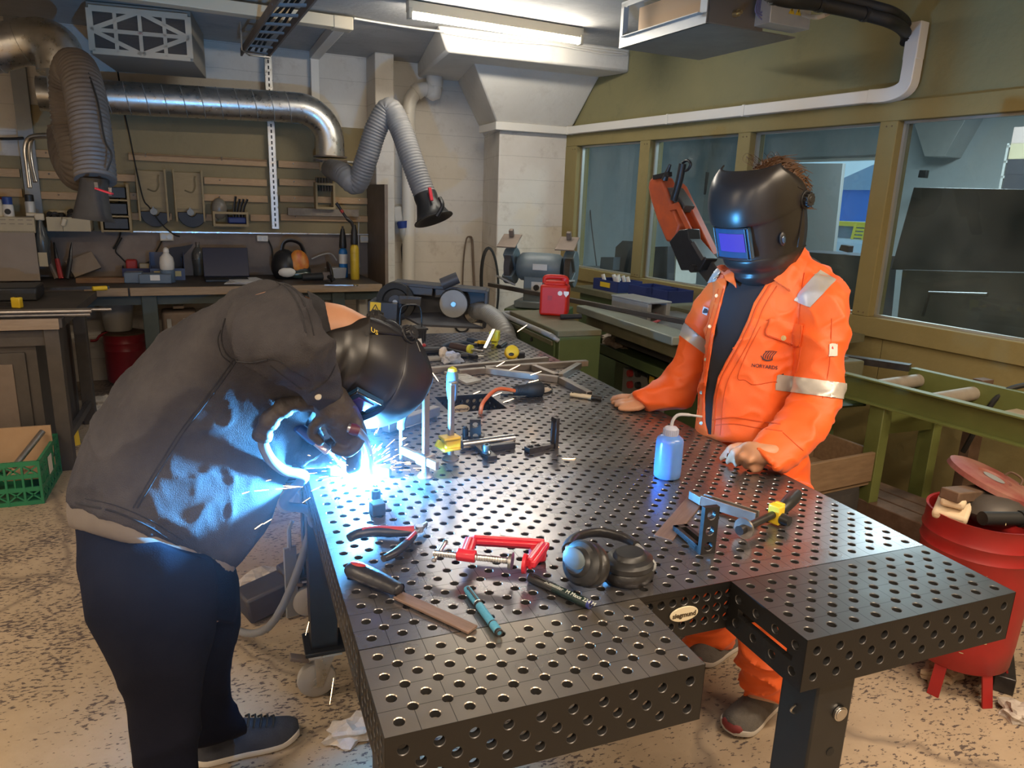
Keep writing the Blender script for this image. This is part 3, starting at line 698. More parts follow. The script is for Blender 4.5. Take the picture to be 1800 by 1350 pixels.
# leg under the right block: two nested square tubes with clamp bolts
lg = MB(); lg.box((.835, -.112, .44), (.088, .088, .62))
L1 = obj('leg', lg, M_leg, B2, bevel=.004, label='black square telescopic leg with bolts')
lg = MB(); lg.box((.825, -.112, .09), (.075, .075, .18)); lg.box((.825, -.112, .006), (.13, .13, .012)); obj('inner_tube', lg, M_leg, L1, bevel=.003)
for z in (.64, .47, .30):
    q = MB(); q.cyl((.850, -.1565, z), (.850, -.1625, z), .015, n=20); q.cyl((.850, -.1625, z), (.850, -.164, z), .012, n=20); obj('bolt_head', q, M_bright, L1, bevel=.001)
    q = MB(); q.cyl((.845, -.1563, z - .085), (.845, -.1572, z - .085), .009, n=16); obj('bolt_hole', q, M_rubber, L1)
    q = MB(); q.tube([Vector((.789 - .009 * math.sin(PI * k / 8), -.112, z - .02 + .018 * k / 8)) for k in range(9)], .0022, 6); obj('spring_clip', q, M_bright, L1)
# ================================================================ things lying on the welding tables
M_redp = mat('red_enamel', (.55, .012, .030), .35, c2=(.62, .03, .05), ns=20, coat=.3)
M_redgrip = mat('red_grip', (.38, .03, .03), .55)
M_yel = mat('yellow_plastic', (.75, .48, .02), .4, c2=(.80, .56, .04), ns=12)
M_steel = mat('scaled_steel', (.30, .27, .25), .38, .85, c2=(.40, .37, .34), ns=22, rvar=.08)
M_blackst = mat('black_oxide_steel', (.045, .043, .045), .35, .7, c2=(.075, .07, .07), ns=30)
M_brownst = mat('brown_scaled_steel', (.20, .13, .10), .5, .5, c2=(.28, .19, .15), ns=9, stretch=(1, 12, 1))
M_bluepen = mat('light_blue_pen', (.06, .26, .42), .35, c2=(.10, .34, .50), ns=300)
M_softblack = mat('black_leatherette', (.014, .013, .014), .38, c2=(.024, .022, .022), ns=40, bump=.1, bs=80)
def tp(x, y, h=0.0): return atz(x, y, TH + h)
def tf(p0, p1, h=0.0):
    a = tp(*p0, h); b = tp(*p1, h); return frame(a, b - a), (b - a).length
def single(name, label, cat, M=None): return thing(name, label, cat, M)

# file
F, L = tf((622, 1016), (831, 1111)); t = thing('file', 'flat steel file with fat black and red handle at the near left corner', 'file', F)
b = MB(F); b.prism([(.40 * L, -.012), (L, -.0125), (L, .0125), (.40 * L, .012)], .005, 0, Matrix.Translation((0, 0, .004)) @ RY(.5)); obj('blade', b, M_brownst, t, bevel=.001)
b = MB(F @ Matrix.Translation((0, 0, .0175)) @ RY(90) @ Matrix.Diagonal((.85, 1.1, 1, 1))); b.lathe([(.004, -.012), (.013, -.010), (.018, 0), (.0185, .03), (.0165, .07), (.0135, .10), (.0125, .115), (.0135, .41 * L - .008), (.011, .41 * L), (.004, .41 * L + .003)], 20); h = obj('handle', b, M_softblack, t, smooth=50)
b = MB(F @ Matrix.Translation((.012, 0, .0325)) @ RY(-6)); b.ball((0, 0, 0), (.020, .008, .003), 12); obj('grip_inlay', b, M_redgrip, h)
# pens
def pen(name, label, p0, p1, r, m, parts):
    F, L = tf(p0, p1, r); t = thing(name, label, 'pen', F); A = F @ RY(90)
    b = MB(A); b.lathe([(r * .5, 0), (r * .92, .003), (r, .010), (r, L * .93), (r * .8, L * .97), (r * .5, L)], 16); body = obj('barrel', b, m, t)
    for (nm, z0, z1, rr, mm) in parts: b = MB(A); b.lathe([(rr * .9, z0 * L), (rr, z0 * L + .0008), (rr, z1 * L - .0008), (rr * .9, z1 * L)], 16); obj(nm, b, mm, t)
    b = MB(F); b.box((L * .22, -r * .3, r + .0015), (L * .3, r * .55, .0016)); b.box((L * .09, -r * .3, r * .6), (.004, r * .55, r)); obj('clip', b, MATS['black_plastic'], t, bevel=.0005)
    return t, F, L
pen('ballpoint_pen', 'light blue speckled pen lying across the table seam', (820, 1034), (878, 1113), .0072, M_bluepen, [('ring', .37, .42, .0076, M_black), ('cap_ring', .36, .37, .0078, M_bright), ('grip_ring', .80, .825, .0076, M_black), ('end_plug', .955, 1.0, .0066, M_black)])
t, F, L = pen('marker_pen', 'black marker pen with white print in front of the headphones', (931, 1014), (1038, 1064), .0085, mat('marker_green_black', (.008, .022, .022), .35), [('cap', 0.0, .42, .0092, M_black), ('blue_end', .955, 1.0, .0075, mat('marker_blue', (.02, .03, .18), .4))])
obj('lettering', text('Schneider  M Maxx 224 M', .0105, F @ Matrix.Translation((L * .69, -.0042, .0081)) @ RX(22) , .0004), mat('white_print', (.62, .66, .62), .5), t)
# red G clamp
up = .036
A = atz(818, 976, TH + up); Bq = atz(931, 992, TH + up); C = atz(828, 949, TH + up - .004); D = atz(957, 957, TH + up - .004)
t = thing('g_clamp', 'small red screw clamp lying beside the black headphones', 'clamp', Matrix.Translation(atz(880, 985, TH)))
b = MB(); b.bar(A, C, .024, .014); b.bar(C, D, .020, .011); b.bar(D, Bq, .022, .014); b.bar(C + (D - C) * .03, D, .010, .022); b.bar(A, A + (C - A) * .9, .010, .022); b.bar(D + (Bq - D) * .1, Bq, .010, .022)
fr_ = obj('frame', b, M_redp, t, bevel=.003)
ax = (Bq - A).normalized(); q = A - ax * .006
b = MB(); b.cyl(A - ax * .016, A + ax * .020, .0125, n=8); obj('nut_boss', b, M_redp, fr_, bevel=.002)
s0 = atz(762, 972, TH + up); s1 = atz(897, 986, TH + up); b = MB(); n_ = 60
b.lathe([(.0055 + (.0009 if k % 2 else 0), (s1 - s0).length * k / n_) for k in range(n_ + 1)], 12, Matrix.Translation(s0) @ (s1 - s0).to_track_quat('Z', 'Y').to_matrix().to_4x4()); sc_ = obj('spindle', b, M_bright, t, smooth=0)
b = MB(); b.cyl(s1 - ax * .002, s1 + ax * .004, .016, .017, 20); obj('swivel_pad', b, M_bright, sc_)
b = MB(); b.cyl(Bq - ax * .012, Bq - ax * .006, .019, .018, 18); obj('anvil_pad', b, M_redp, fr_)
h0 = atz(783, 953, TH + up + .014); h1 = atz(763, 984, TH + up - .010); b = MB(); b.cyl(h0, h1, .0042, n=10); b.ball(h0, .0055, 8); b.ball(h1, .0055, 8); obj('tommy_bar', b, M_bright, sc_)
b = MB(); b.box(atz(945, 972, TH + .016), (.03, .03, .032)); obj('rest_lug', b, M_redp, fr_, bevel=.006)
# headphones
t = thing('headphones', 'black over-ear headphones folded on the near edge of the table', 'headphones', Matrix.Translation(tp(1085, 1010)))
def cup(M, flip):
    M = M @ Matrix.Scale(.86 if flip else .95, 4); b = MB(M @ Matrix.Diagonal((1.0, .86, 1, 1))); b.lathe([(.030, 0), (.050, .002), (.055, .010), (.055, .022), (.050, .028), (.030, .028)], 28); cu = obj('ear_cushion', b, M_softblack, t, smooth=50)
    b = MB(M @ Matrix.Diagonal((1.0, .86, 1, 1))); b.lathe([(.050, .027), (.054, .030), (.0545, .040), (.049, .0455), (.037, .049), (.032, .0565), (.0295, .058), (.0001, .0585)], 28); return obj('ear_cup', b, M_black, t, smooth=30)
c1 = cup(Matrix.Translation(tp(1104, 1016)) @ RZ(20), 0)
axn = Vector((-.86, -.20, .40)).normalized(); Mq = axn.to_track_quat('Z', 'Y').to_matrix().to_4x4(); Mq.translation = tp(1043, 994, .044) ; c2_ = cup(Mq, 1)
b = MB(Mq); b.ball((.004, .006, .0585), (.030, .018, .003), 14); obj('badge_plate', b, mat('grey_speckled_plate', (.10, .13, .15), .4, .3), c2_)
pts = spline([tp(1008, 985, .055), tp(998, 962, .055), tp(1012, 944, .045), tp(1052, 936, .034), tp(1098, 946, .030), tp(1128, 968, .030), tp(1143, 994, .030)], 6)
b = MB(); b.tube(pts[6:-8], .0135, 12, flat=.62); obj('headband', b, M_softblack, t, smooth=60)
b = MB(); b.tube(pts[:9], .005, 8); b.tube(pts[-10:], .006, 8); b.ball(pts[-1], (.012, .012, .014), 10); b.ball(pts[0], (.010, .010, .012), 10); obj('yoke', b, M_greystl, t)
# slotted angle bracket
F, L = tf((1241, 972), (1199, 937)); t = thing('angle_bracket', 'black steel angle bracket with three holes standing on the table', 'bracket', F)
W_ = .034; H_ = .103
def drilled(mb, w, n_h, hcell, r, th):
    for k in range(n_h): hole(mb, (0, hcell * (k + .5)), [(w / 2, hcell * (k + 1)), (-w / 2, hcell * (k + 1)), (-w / 2, hcell * k), (w / 2, hcell * k)], r=r, n=16, t=th)
    return mb
Mf = F @ Matrix(((0, 0, -1, -.006), (-1, 0, 0, 0), (0, 1, 0, .0)  , (0, 0, 0, 1)))
b = drilled(MB(Mf), W_, 3, H_ / 3, .0095, .012); drilled(MB(), W_, 1, 1, .1, .1)
w2, = (W_ / 2,)
for s in (-1, 1): b.add([(s * w2, 0, 0), (s * w2, H_, 0), (s * w2, H_, -.012), (s * w2, 0, -.012)], [(0, 1, 2, 3) if s < 0 else (0, 3, 2, 1)])
b.add([(-w2, H_, 0), (w2, H_, 0), (w2, H_, -.012), (-w2, H_, -.012)], [(0, 1, 2, 3)])
Mb = F @ Matrix(((0, 0, 1, .006), (1, 0, 0, 0), (0, 1, 0, .0), (0, 0, 0, 1))); b2 = drilled(MB(Mb), W_, 3, H_ / 3, .0095, .0003); merge(b, b2)
obj('upright', b, M_blackst, t, smooth=30)
b = MB(F)
for s in (-1, 1): b.box((.056, s * .012, .0075), (.100, .010, .015))
b.box((.010, 0, .0075), (.016, .034, .015)); b.box((.100, 0, .0075), (.012, .034, .015)); obj('foot', b, M_blackst, t, bevel=.0008)
b = MB(F)
for k in range(18): b.box((.012 + .005 * k, .0172, .004 + (.002 if k % 5 else .004)), (.0008, .0006, .004 if k % 5 else .008))
obj('scale_marks', b, M_black, t)
# steel strip
P4 = [tp(1149, 943), tp(1182, 952), tp(1240, 880), tp(1212, 871)]; F = frame(P4[0], P4[3] - P4[0]); b = MB(F); iF = F.inverted()
b.prism([((iF @ p).x, (iF @ p).y) for p in P4], .004); t = tag(obj('steel_strip', b, M_brownst, bevel=.0006, base=F), 'flat brown steel strip lying left of the black angle bracket', 'steel strip')
# lying bar clamp with yellow collar
F, L = tf((1226, 888), (1322, 919)); t = thing('bar_clamp', 'lying bar clamp with yellow collar and black grip at the right table edge', 'clamp', F)
b = MB(F @ Matrix.Translation((0, 0, .012)))
for s in (-1, 1): b.box((L / 2 + .01, s * .009, .006), (L, .004, .024))
b.box((L / 2 + .01, 0, -.004), (L, .016, .005)); b.prism([(-.028, .012), (-.028, .006), (.012, -.012), (.012, .012)], .020, 0, Matrix.Translation((0, 0, -.006))); obj('jaw_channel', b, M_steel, t, bevel=.001)
a0 = tp(1301, 932, .024); a1 = tp(1364, 903, .026); a2 = tp(1371, 899, .026); a3 = tp(1395, 874, .030); d_ = (a1 - a0).normalized()
b = MB(); b.cyl(a0, a2, .0085, n=16); b.cyl(a0 - d_ * .004, a0 + d_ * .012, .0105, n=16); obj('spindle', b, M_blackst, t)
b = MB(); b.cyl(a0 + d_ * .012, a0 + d_ * .017, .023, n=24); obj('pressure_plate', b, M_steel, t)
b = MB(frame(a1, d_)); b.box((0, 0, 0), (.022, .030, .044)); b.box((.012, 0, .012), (.012, .022, .024)); obj('collar', b, M_yel, t, bevel=.003)
b = MB(frame(a1, d_)); b.cyl((0, -.014, -.006), (0, -.034, -.006), .013, .011, 12); obj('lock_knob', b, M_black, t)
g_ = (a3 - a2).normalized(); b = MB(Matrix.Translation(a2) @ g_.to_track_quat('Z', 'Y').to_matrix().to_4x4()); Lg = (a3 - a2).length + .03; b.lathe([(.008, 0), (.013, .006), (.0155, Lg * .4), (.0165, Lg * .75), (.013, Lg * .95), (.005, Lg)], 16); obj('grip', b, M_black, t)
# cutting pliers
t = thing('cutting_pliers', 'pliers with red and black handles lying open below the arc', 'pliers', Matrix.Translation(tp(735, 932)))
pv = tp(737, 931, .014)
for s, pts in enumerate([[(728, 934), (700, 935), (660, 934), (630, 938), (614, 946)], [(727, 942), (714, 956), (694, 972), (674, 982)]]):
    P = [tp(x, y, .014) for x, y in pts]
    b = MB(); b.tube([pv] + spline(P, 4)[:6], .0055, 8, flat=.6); b.tube([pv - (P[0] - pv) * .1, pv - (P[0] - pv) * (1.2 if s else .9) + Vector((.0, .006 * (1 - 2 * s), 0)), tp(750, 924 + 5 * s, .012)], [.010, .007, .002], 8, flat=.6); arm = obj('jaw', b, M_steel, t, bevel=0)
    b = MB(); n_ = len(spline(P, 4)); b.tube(spline(P, 4), [.009 + .003 * math.sin(PI * k / (n_ - 1)) for k in range(n_)], 10, flat=.75); h = obj('handle', b, M_softblack, t, smooth=60)
    b = MB(); pp = spline(P, 4); b.tube([v + Vector((0, 0, .0045)) for v in (pp[:12] if s == 0 else pp[:5])], .0085, 8, flat=.6); obj('grip_inlay', b, M_redgrip, h)
b = MB(); b.cyl(pv - Vector((0, 0, .004)), pv + Vector((0, 0, .009)), .0085, n=16); obj('pivot', b, M_bright, t)
# wash bottle
F = Matrix.Translation(tp(1172, 838)); t = thing('wash_bottle', 'translucent blue wash bottle with bent nozzle tube on the table', 'bottle', F)
M_wash = mat('translucent_blue_plastic', (.13, .30, .80), .25, c2=(.17, .36, .85), ns=5, trans=.25, sub=.4)
b = MB(F); b.lathe([(.0001, .001), (.031, .001), (.0345, .005), (.035, .02), (.035, .098), (.033, .106), (.024, .113), (.016, .116), (.016, .119)], 32); obj('body', b, M_wash, t, smooth=50)
b = MB(F); b.lathe([(.0185, .114), (.019, .116), (.0185, .132), (.014, .137), (.005, .139), (.0001, .139)], 24); c = obj('cap', b, mat('translucent_cap', (.50, .52, .66), .35, trans=.2), t)
b = MB(F)
for k in range(24): a = 2 * PI * k / 24; b.box((.0188 * math.cos(a), .0188 * math.sin(a), .124), (.002, .002, .014))
obj('cap_ribs', b, MATS['translucent_cap'], c)
base = Vector(F.translation); rt = Vector(RC[0]); rt.z = 0; rt.normalize()
b = MB(); b.tube(spline([base + Vector((0, 0, .137)), base + Vector((0, 0, .155)) + rt * .003, base + Vector((0, 0, .168)) + rt * .014, base + Vector((0, 0, .170)) + rt * .035, base + Vector((0, 0, .166)) + rt * .076], 6), [.0042] * 20 + [.0030] * 5, 8); obj('nozzle_tube', b, mat('clear_tube', (.62, .60, .64), .3, trans=.3), t)
# small steel cube and socket screw by the arc
b = MB(T(*tp(663, 903), 8)); b.box((0, 0, .014), (.030, .030, .028)); tag(obj('steel_cube', b, M_blackst, bevel=.002), 'small black steel cube just in front of the arc', 'steel block')
def screw(x, y, label, r=.011):
    F = Matrix.Translation(tp(x, y)); b = MB(F); b.cyl((0, 0, 0), (0, 0, .006), r * 1.35, n=20); b.lathe([(r, .006), (r, .024), (r * .92, .026), (r * .5, .026), (r * .5, .017), (.0001, .017)], 20); return tag(obj('socket_screw', b, M_blackst), label, 'bolt')
screw(661, 880, 'black socket-head bolt standing between the arc and the steel cube')
# standing clamp A: post, sliding block, cross arm, screw with grip
def lathe_on(p, d, prof, n=16, mb=None):
    mb = mb or MB(); M = Matrix.Translation(p) @ Vector(d).to_track_quat('Z', 'Y').to_matrix().to_4x4(); mb.lathe(prof, n, M); return mb
def table_clamp(base, arm0, arm1, grip0, grip1, tipz, label, bh=.058, ph=.205, dim=.016, block=M_steel, post_m=M_steel, cap_m=M_yel):
    o = tp(*base); t = thing('table_clamp', label, 'clamp', Matrix.Translation(o))
    b = MB(Matrix.Translation(o)); b.lathe([(.020, 0), (.021, .003), (.016, .010), (.010, .014), (.010, .030)], 20); obj('foot', b, post_m, t)
    b = MB(Matrix.Translation(o) @ RZ(12)); b.box((0, 0, .022 + ph / 2), (dim, dim * .8, ph)); p_ = obj('post', b, post_m, t, bevel=.002)
    b = MB(Matrix.Translation(o) @ RZ(12)); b.cyl((0, -dim * .41, ph + .012), (0, -dim * .45, ph + .012), .003, n=10); obj('stop_pin', b, M_black, p_)
    z = TH + bh; a0 = atz(*arm0, z); a1 = atz(*arm1, z); F = frame(Vector((o.x, o.y, z)), a1 - a0)
    b = MB(F); b.box((0, 0, 0), (.042, .034, .030)); obj('slide_block', b, block, t, bevel=.003)
    b = MB(); off = Vector((0, 0, 0)); b.bar(a0, a1, .012, .022); arm = obj('cross_arm', b, post_m, t, bevel=.002)
    top = Vector((a0.x, a0.y, z)); b = MB()
    zt = top.z + .055; m = 26; b.lathe([(.0048 + (.0008 if k % 2 else 0), tipz + (zt - TH - tipz) * k / m) for k in range(m + 1)], 10, Matrix.Translation((top.x, top.y, TH))); b.lathe([(.013, tipz - .004), (.013, tipz), (.006, tipz + .004)], 16, Matrix.Translation((top.x, top.y, TH))); sp = obj('spindle', b, M_steel, t, smooth=0)
    g0 = Vector((top.x, top.y, zt)); g1 = g0 + Vector((.006, .004, .105))
    obj('grip', lathe_on(g0, g1 - g0, [(.009, 0), (.011, .004), (.0105, .016), (.0155, .034), (.0165, .070), (.0145, .100), (.006, .106)], 18), M_bluegrip, t, smooth=50)
    obj('grip_cap', lathe_on(g1 - (g1 - g0).normalized() * .008, g1 - g0, [(.0148, 0), (.0142, .006), (.010, .013), (.0001, .016)], 18), cap_m, t); return t
M_bluegrip = mat('blue_grey_grip', (.10, .15, .22), .45)
M_greenyel = mat('yellow_green_plastic', (.62, .62, .05), .4)
table_clamp((748, 838), (705, 790), (769, 819), 0, 0, .008, 'standing table clamp with a cross arm, the one nearest the arc', bh=.048, cap_m=mat('orange_cap', (.75, .35, .04), .4))
t2 = thing('table_clamp', 'standing table clamp with yellow slide block, right of the clamp nearest the arc', 'clamp', Matrix.Translation(tp(792, 807)))
o = tp(792, 807); b = MB(Matrix.Translation(o)); b.lathe([(.022, 0), (.023, .004), (.015, .010), (.009, .014), (.009, .05)], 20); obj('foot', b, M_steel, t2)
b = MB(Matrix.Translation(o) @ RZ(20)); b.box((0, 0, .125), (.015, .012, .17)); b.box((.004, 0, .212), (.022, .014, .008)); obj('post', b, M_steel, t2, bevel=.002)
b = MB(Matrix.Translation(o + Vector((0, 0, .050))) @ RZ(10)); b.box((0, 0, 0), (.044, .036, .034)); b.box((-.006, -.004, .014), (.05, .04, .008)); b.box((-.006, -.004, -.016), (.05, .04, .008)); obj('slide_block', b, M_yel, t2, bevel=.003)
b = MB(Matrix.Translation(o + Vector((-.03, -.01, .045))) @ RZ(30)); b.box((0, 0, 0), (.04, .008, .02), M=RY(35)); obj('release_lever', b, M_greenyel, t2, bevel=.002)
h0 = o + Vector((.012, .035, .15)); obj('grip', lathe_on(h0, (0, 0, 1), [(.008, 0), (.012, .008), (.0165, .040), (.016, .075), (.012, .088)], 18), M_bluegrip, t2, smooth=50); obj('grip_cap', lathe_on(h0 + Vector((0, 0, .086)), (0, 0, 1), [(.013, 0), (.011, .008), (.0001, .014)], 18), M_greenyel, t2)
b = MB(); b.cyl(o + Vector((.012, .035, 0)), o + Vector((.012, .035, .152)), .005, n=10); obj('spindle', b, M_steel, t2)
# workpiece tubes clamped down
F, L = tf((690, 758), (757, 735), .0); b = MB(F); b.box((L / 2, 0, .020), (L + .06, .03, .03)); b.box((L / 2, 0, .0025), (L * .5, .03, .005)); tag(obj('square_tube', b, M_steel, bevel=.003), 'bare square steel tube behind the standing clamps', 'steel tube')
# round bar
a, c = tp(812, 782, .014), tp(903, 770, .014); b = MB(); b.cyl(a, c, .0125, n=20); e = (c - a).normalized(); b.cyl(c - e * .062, c - e * .060, .0131, n=20); t = tag(obj('round_bar', b, M_bright), 'polished round steel bar behind the flat stop', 'steel bar')
a, c = tp(848, 789, .010), tp(904, 782, .010); b = MB(); b.bar(a, c, .016, .018); tag(obj('square_bar', b, M_blackst, bevel=.001), 'dark square bar lying along the polished round bar', 'steel bar')
# flat stop with screw
F, L = tf((838, 785), (862, 806)); t = thing('flat_stop', 'black flat stop bar held by a socket bolt', 'stop', F); b = MB(F); b.box((L / 2, 0, .006), (L + .03, .028, .012)); obj('bar', b, M_blackst, t, bevel=.001)
o = tp(855, 796, .012); b = MB(Matrix.Translation(o)); b.lathe([(.013, 0), (.013, .004), (.011, .005), (.011, .022), (.0095, .024), (.006, .024), (.006, .016), (.0001, .016)], 20); obj('bolt', b, mat('blued_bolt', (.10, .16, .20), .35, .7), t)
# perforated upright stop
o = tp(836, 776); F = frame(o, Vector(RC[0])); t = thing('drilled_stop', 'upright black stop plate with two holes near the orange cord', 'stop', F)
b = MB(F @ RX(90) @ Matrix.Translation((0, 0, .006))); drilled(b, .032, 2, .034, .0085, .012)
for s in (-1, 1): b.add([(s * .016, 0, 0), (s * .016, .068, 0), (s * .016, .068, -.012), (s * .016, 0, -.012)], [(0, 1, 2, 3) if s < 0 else (0, 3, 2, 1)])
b.add([(-.016, .068, 0), (.016, .068, 0), (.016, .068, -.012), (-.016, .068, -.012)], [(0, 1, 2, 3)]); obj('plate', b, M_blackst, t, smooth=30)
b = MB(F); b.box((-.005, .012, .008), (.06, .03, .016)); b.cyl((-.030, .01, 0), (-.030, .01, .038), .009, n=14); b.cyl((-.030, .01, .038), (-.030, .01, .044), .006, n=6); obj('foot', b, M_blackst, t, bevel=.001)
# black angle stop: drilled base and slotted upright
o = tp(944, 793); F = frame(o, Vector((.97, .25, 0))); t = thing('angle_stop', 'small black stop with drilled base and slotted upright alone in mid table', 'stop', F)
b = MB(F @ Matrix.Translation((-.024, 0, .017)))
for k in range(2): hole(b, (.024 * k + .0, 0), [(.024 * k + .012, .012), (.024 * k - .012, .012), (.024 * k - .012, -.012), (.024 * k + .012, -.012)], r=.0085, n=14, t=.012)
for x0, x1 in [(-.012, -.012), (.036, .036)]: b.add([(x0, -.012, 0), (x0, .012, 0), (x0, .012, -.0168), (x0, -.012, -.0168)], [(0, 1, 2, 3)])
for y in (-.012, .012): b.add([(-.012, y, 0), (.036, y, 0), (.036, y, -.0168), (-.012, y, -.0168)], [(0, 3, 2, 1)])
obj('base', b, M_blackst, t, smooth=30)
b = MB(F)
for dx in (-.0095, .0095): b.box((.062, dx, .045), (.012, .006, .09))
b.box((.062, 0, .006), (.012, .024, .012)); b.box((.062, 0, .084), (.012, .024, .012)); b.box((.036, 0, .008), (.05, .016, .012)); obj('upright', b, M_blackst, t, bevel=.001)
# orange cord with its black moulded connector
t = thing('power_cable', 'orange power cord with black ribbed connector coming up the table slot', 'cord', Matrix.Translation(tp(905, 690)))
pts = spline([Vector((.64, 1.30, .30)), Vector((.638, 1.30, .70)), atz(845, 722, .862), atz(855, 700, .885), atz(876, 684, .893), tp(905, 687, .028)], 8); b = MB(); b.tube(pts, .0068, 10); obj('cable', b, mat('orange_cable', (.62, .12, .03), .5), t)
a, c = tp(902, 687, .026), tp(947, 684, .026); b = lathe_on(a, c - a, [(.010, 0), (.016, .006), (.019, .03), (.0205, .05), (.027, .058), (.028, .105), (.024, .112), (.0001, .112)], 20); cn = obj('connector', b, M_rubber, t)
b = MB()
for k in range(9):
    p = a + (c - a).normalized() * (.012 + .005 * k); lathe_on(p, c - a, [(.0185 + .0003 * k, 0), (.0195 + .0003 * k, .0012), (.0185 + .0003 * k, .0024)], 18, b)
obj('grip_rib', b, M_rubber, cn)
b = MB(); b.tube(spline([tp(880, 694, .005), tp(920, 694, .005), tp(955, 692, .005), tp(970, 686, .006), tp(962, 676, .012), tp(945, 676, .02)], 6), .0035, 8); obj('black_lead', b, M_rubber, t)
# paper scrap by the connector, marker by the far hand
def crumple(name, label, cat, M, size, m, seed=1, n=4, flat=.45, kind=None):
    bm = bmesh.new(); bmesh.ops.create_icosphere(bm, subdivisions=n, radius=1); b = MB(M)
    vs = []
    for v in bm.verts:
        c = v.co; f = 1 + .55 * noise.noise(c * 2.1 + Vector((seed, 0, 0))) + .30 * abs(noise.noise(c * 5 + Vector((0, seed, 0)))); vs.append((c.x * f * size[0], c.y * f * size[1], max(0, (c.z * f + .55)) * size[2]))
    b.add(vs, [tuple(v.index for v in f.verts) for f in bm.faces]); bm.free(); return tag(obj(name, b, m, smooth=0), label, cat, kind=kind)
M_paper = mat('off_white_paper', (.62, .56, .50), .8); M_tissue = mat('crumpled_tissue', (.60, .54, .48), .85, c2=(.42, .37, .32), ns=30)
crumple('paper_scrap', 'crumpled paper scrap lying at the tip of the black connector', 'paper', Matrix.Translation(tp(962, 689)), (.016, .010, .010), M_paper, 4, 2)
t, F, L = pen('marker_pen', 'cream marker pen with black cap by the far hand of the person in orange', (1002, 693), (1058, 701), .0085, mat('cream_barrel', (.60, .54, .42), .45), [('cap', .68, 1.0, .0092, M_black)])
# loose frame of square tubes
t = thing('steel_truss', 'welded frame of grey square steel tubes lying across the far table', 'steel frame', Matrix.Translation(tp(900, 655)))
def sq(p, q, h=.0125, w=.025): 
    b = MB(); A = tp(*p, h); B_ = tp(*q, h); b.bar(A, B_, w, w); o = obj('tube', b, M_steel, t, bevel=.002); e = (B_ - A).normalized(); c = MB(); c.bar(B_ + e * .0004, B_ + e * .001, w - .006, w - .006); obj('open_end', c, M_rubber, o); return o
for p, q in [((806, 655), (853, 651)), ((853, 651), (982, 667)), ((853, 649), (1032, 638)), ((938, 646), (978, 662)), ((984, 662), (1018, 642)), ((986, 668), (1036, 694))]: sq(p, q)
F, L = tf((715, 660), (962, 637)); b = MB(F); b.box((L / 2, 0, .0125), (L, .025, .025)); tag(obj('square_tube', b, M_steel, bevel=.002), 'long square steel tube lying behind the welded frame on the far table', 'steel tube')
# aluminium plate with pressed pattern
P4 = [tp(780, 657), tp(820, 678), tp(846, 672), tp(806, 655)]; F = frame(P4[0], P4[1] - P4[0]); iF = F.inverted(); b = MB(F); b.prism([((iF @ p).x, (iF @ p).y) for p in P4], .010)
t = tag(obj('cast_plate', b, mat('cast_aluminium', (.50, .49, .46), .5, .4, c2=(.38, .37, .35), ns=40), bevel=.001, base=F), 'small pale cast plate between the slot and the welded frame', 'plate')
b = MB(F)
for k in range(5): b.box((.03 + .028 * k, .03, .0105), (.016, .045, .002), M=RZ(0))
obj('raised_rib', b, MATS['cast_aluminium'], t)
# heap of tools on the far table
def hand_tool(name, label, cat, p, q, r, hm, ring=None, shaft=True, split=.5):
    F, L = tf(p, q, r); t = thing(name, label, cat, F); A = F @ RY(90)
    b = MB(A); k = L * split; b.lathe([(r * .5, 0), (r * .9, .004), (r, k * .3), (r * .85, k * .7), (r, k * .93), (r * .6, k)], 14); obj('handle', b, hm, t)
    if ring: b = MB(A); b.lathe([(r * .9, k * .93), (r * 1.06, k * .94), (r * 1.06, k * 1.06), (r * .7, k * 1.08)], 14); obj('collar', b, ring, t)
    if shaft: b = MB(A); b.cyl((0, 0, k), (0, 0, L), r * .32, n=10); obj('shaft', b, M_bright, t)
    return t
M_dblue = mat('dark_blue_grip', (.02, .035, .07), .5)
hand_tool('screwdriver', 'screwdriver with brown-black handle and yellow collar in the far tool heap', 'screwdriver', (792, 608), (850, 618), .020, mat('brown_black_grip', (.05, .03, .025), .5), M_greenyel, True, .6)
hand_tool('screwdriver', 'dark blue handled tool at the back of the far tool heap', 'screwdriver', (822, 598), (868, 607), .016, M_dblue, None, True, .7)
hand_tool('socket_wrench', 'chrome and black wrench at the near side of the far tool heap', 'wrench', (808, 625), (850, 626), .010, M_black, M_bright, True, .45)
F, L = tf((852, 618), (870, 601), .018); t = thing('bar_clamp', 'yellow headed bar clamp standing up out of the far tool heap', 'clamp', F); b = MB(F); b.box((L * .45, 0, .012), (L * .9, .016, .012), M=RY(-14)); obj('bar', b, M_bright, t, bevel=.001)
b = MB(F @ Matrix.Translation((L * .95, 0, .032))); b.box((0, 0, 0), (.055, .045, .05)); b.box((.006, 0, -.04), (.03, .03, .05)); obj('head', b, M_greenyel, t, bevel=.006)
b = MB(F @ Matrix.Translation((L * .8, -.03, -.004))); b.cyl((0, 0, -.014), (.05, -.02, -.002), .016, .014, 12); obj('grip', b, M_black, t)
F = Matrix.Translation(tp(847, 612)) @ RZ(20); t = thing('spring_clamp', 'small amber spring clamp in the middle of the far tool heap', 'clamp', F); b = MB(F); b.box((0, 0, .028), (.05, .022, .016), M=RY(8)); b.box((0, .02, .022), (.05, .018, .014)); obj('jaw', b, M_yel, t, bevel=.004); b = MB(F); b.cyl((-.01, -.01, .02), (-.01, .03, .02), .008, n=10); b.tube([(-.03, 0, .024), (-.06, .02, .016), (-.09, .03, .01)], .006, 8); obj('handle', b, M_black, t)
t = thing('pliers', 'dark pliers lying spread at the left of the far tool heap', 'pliers', Matrix.Translation(tp(790, 615)))
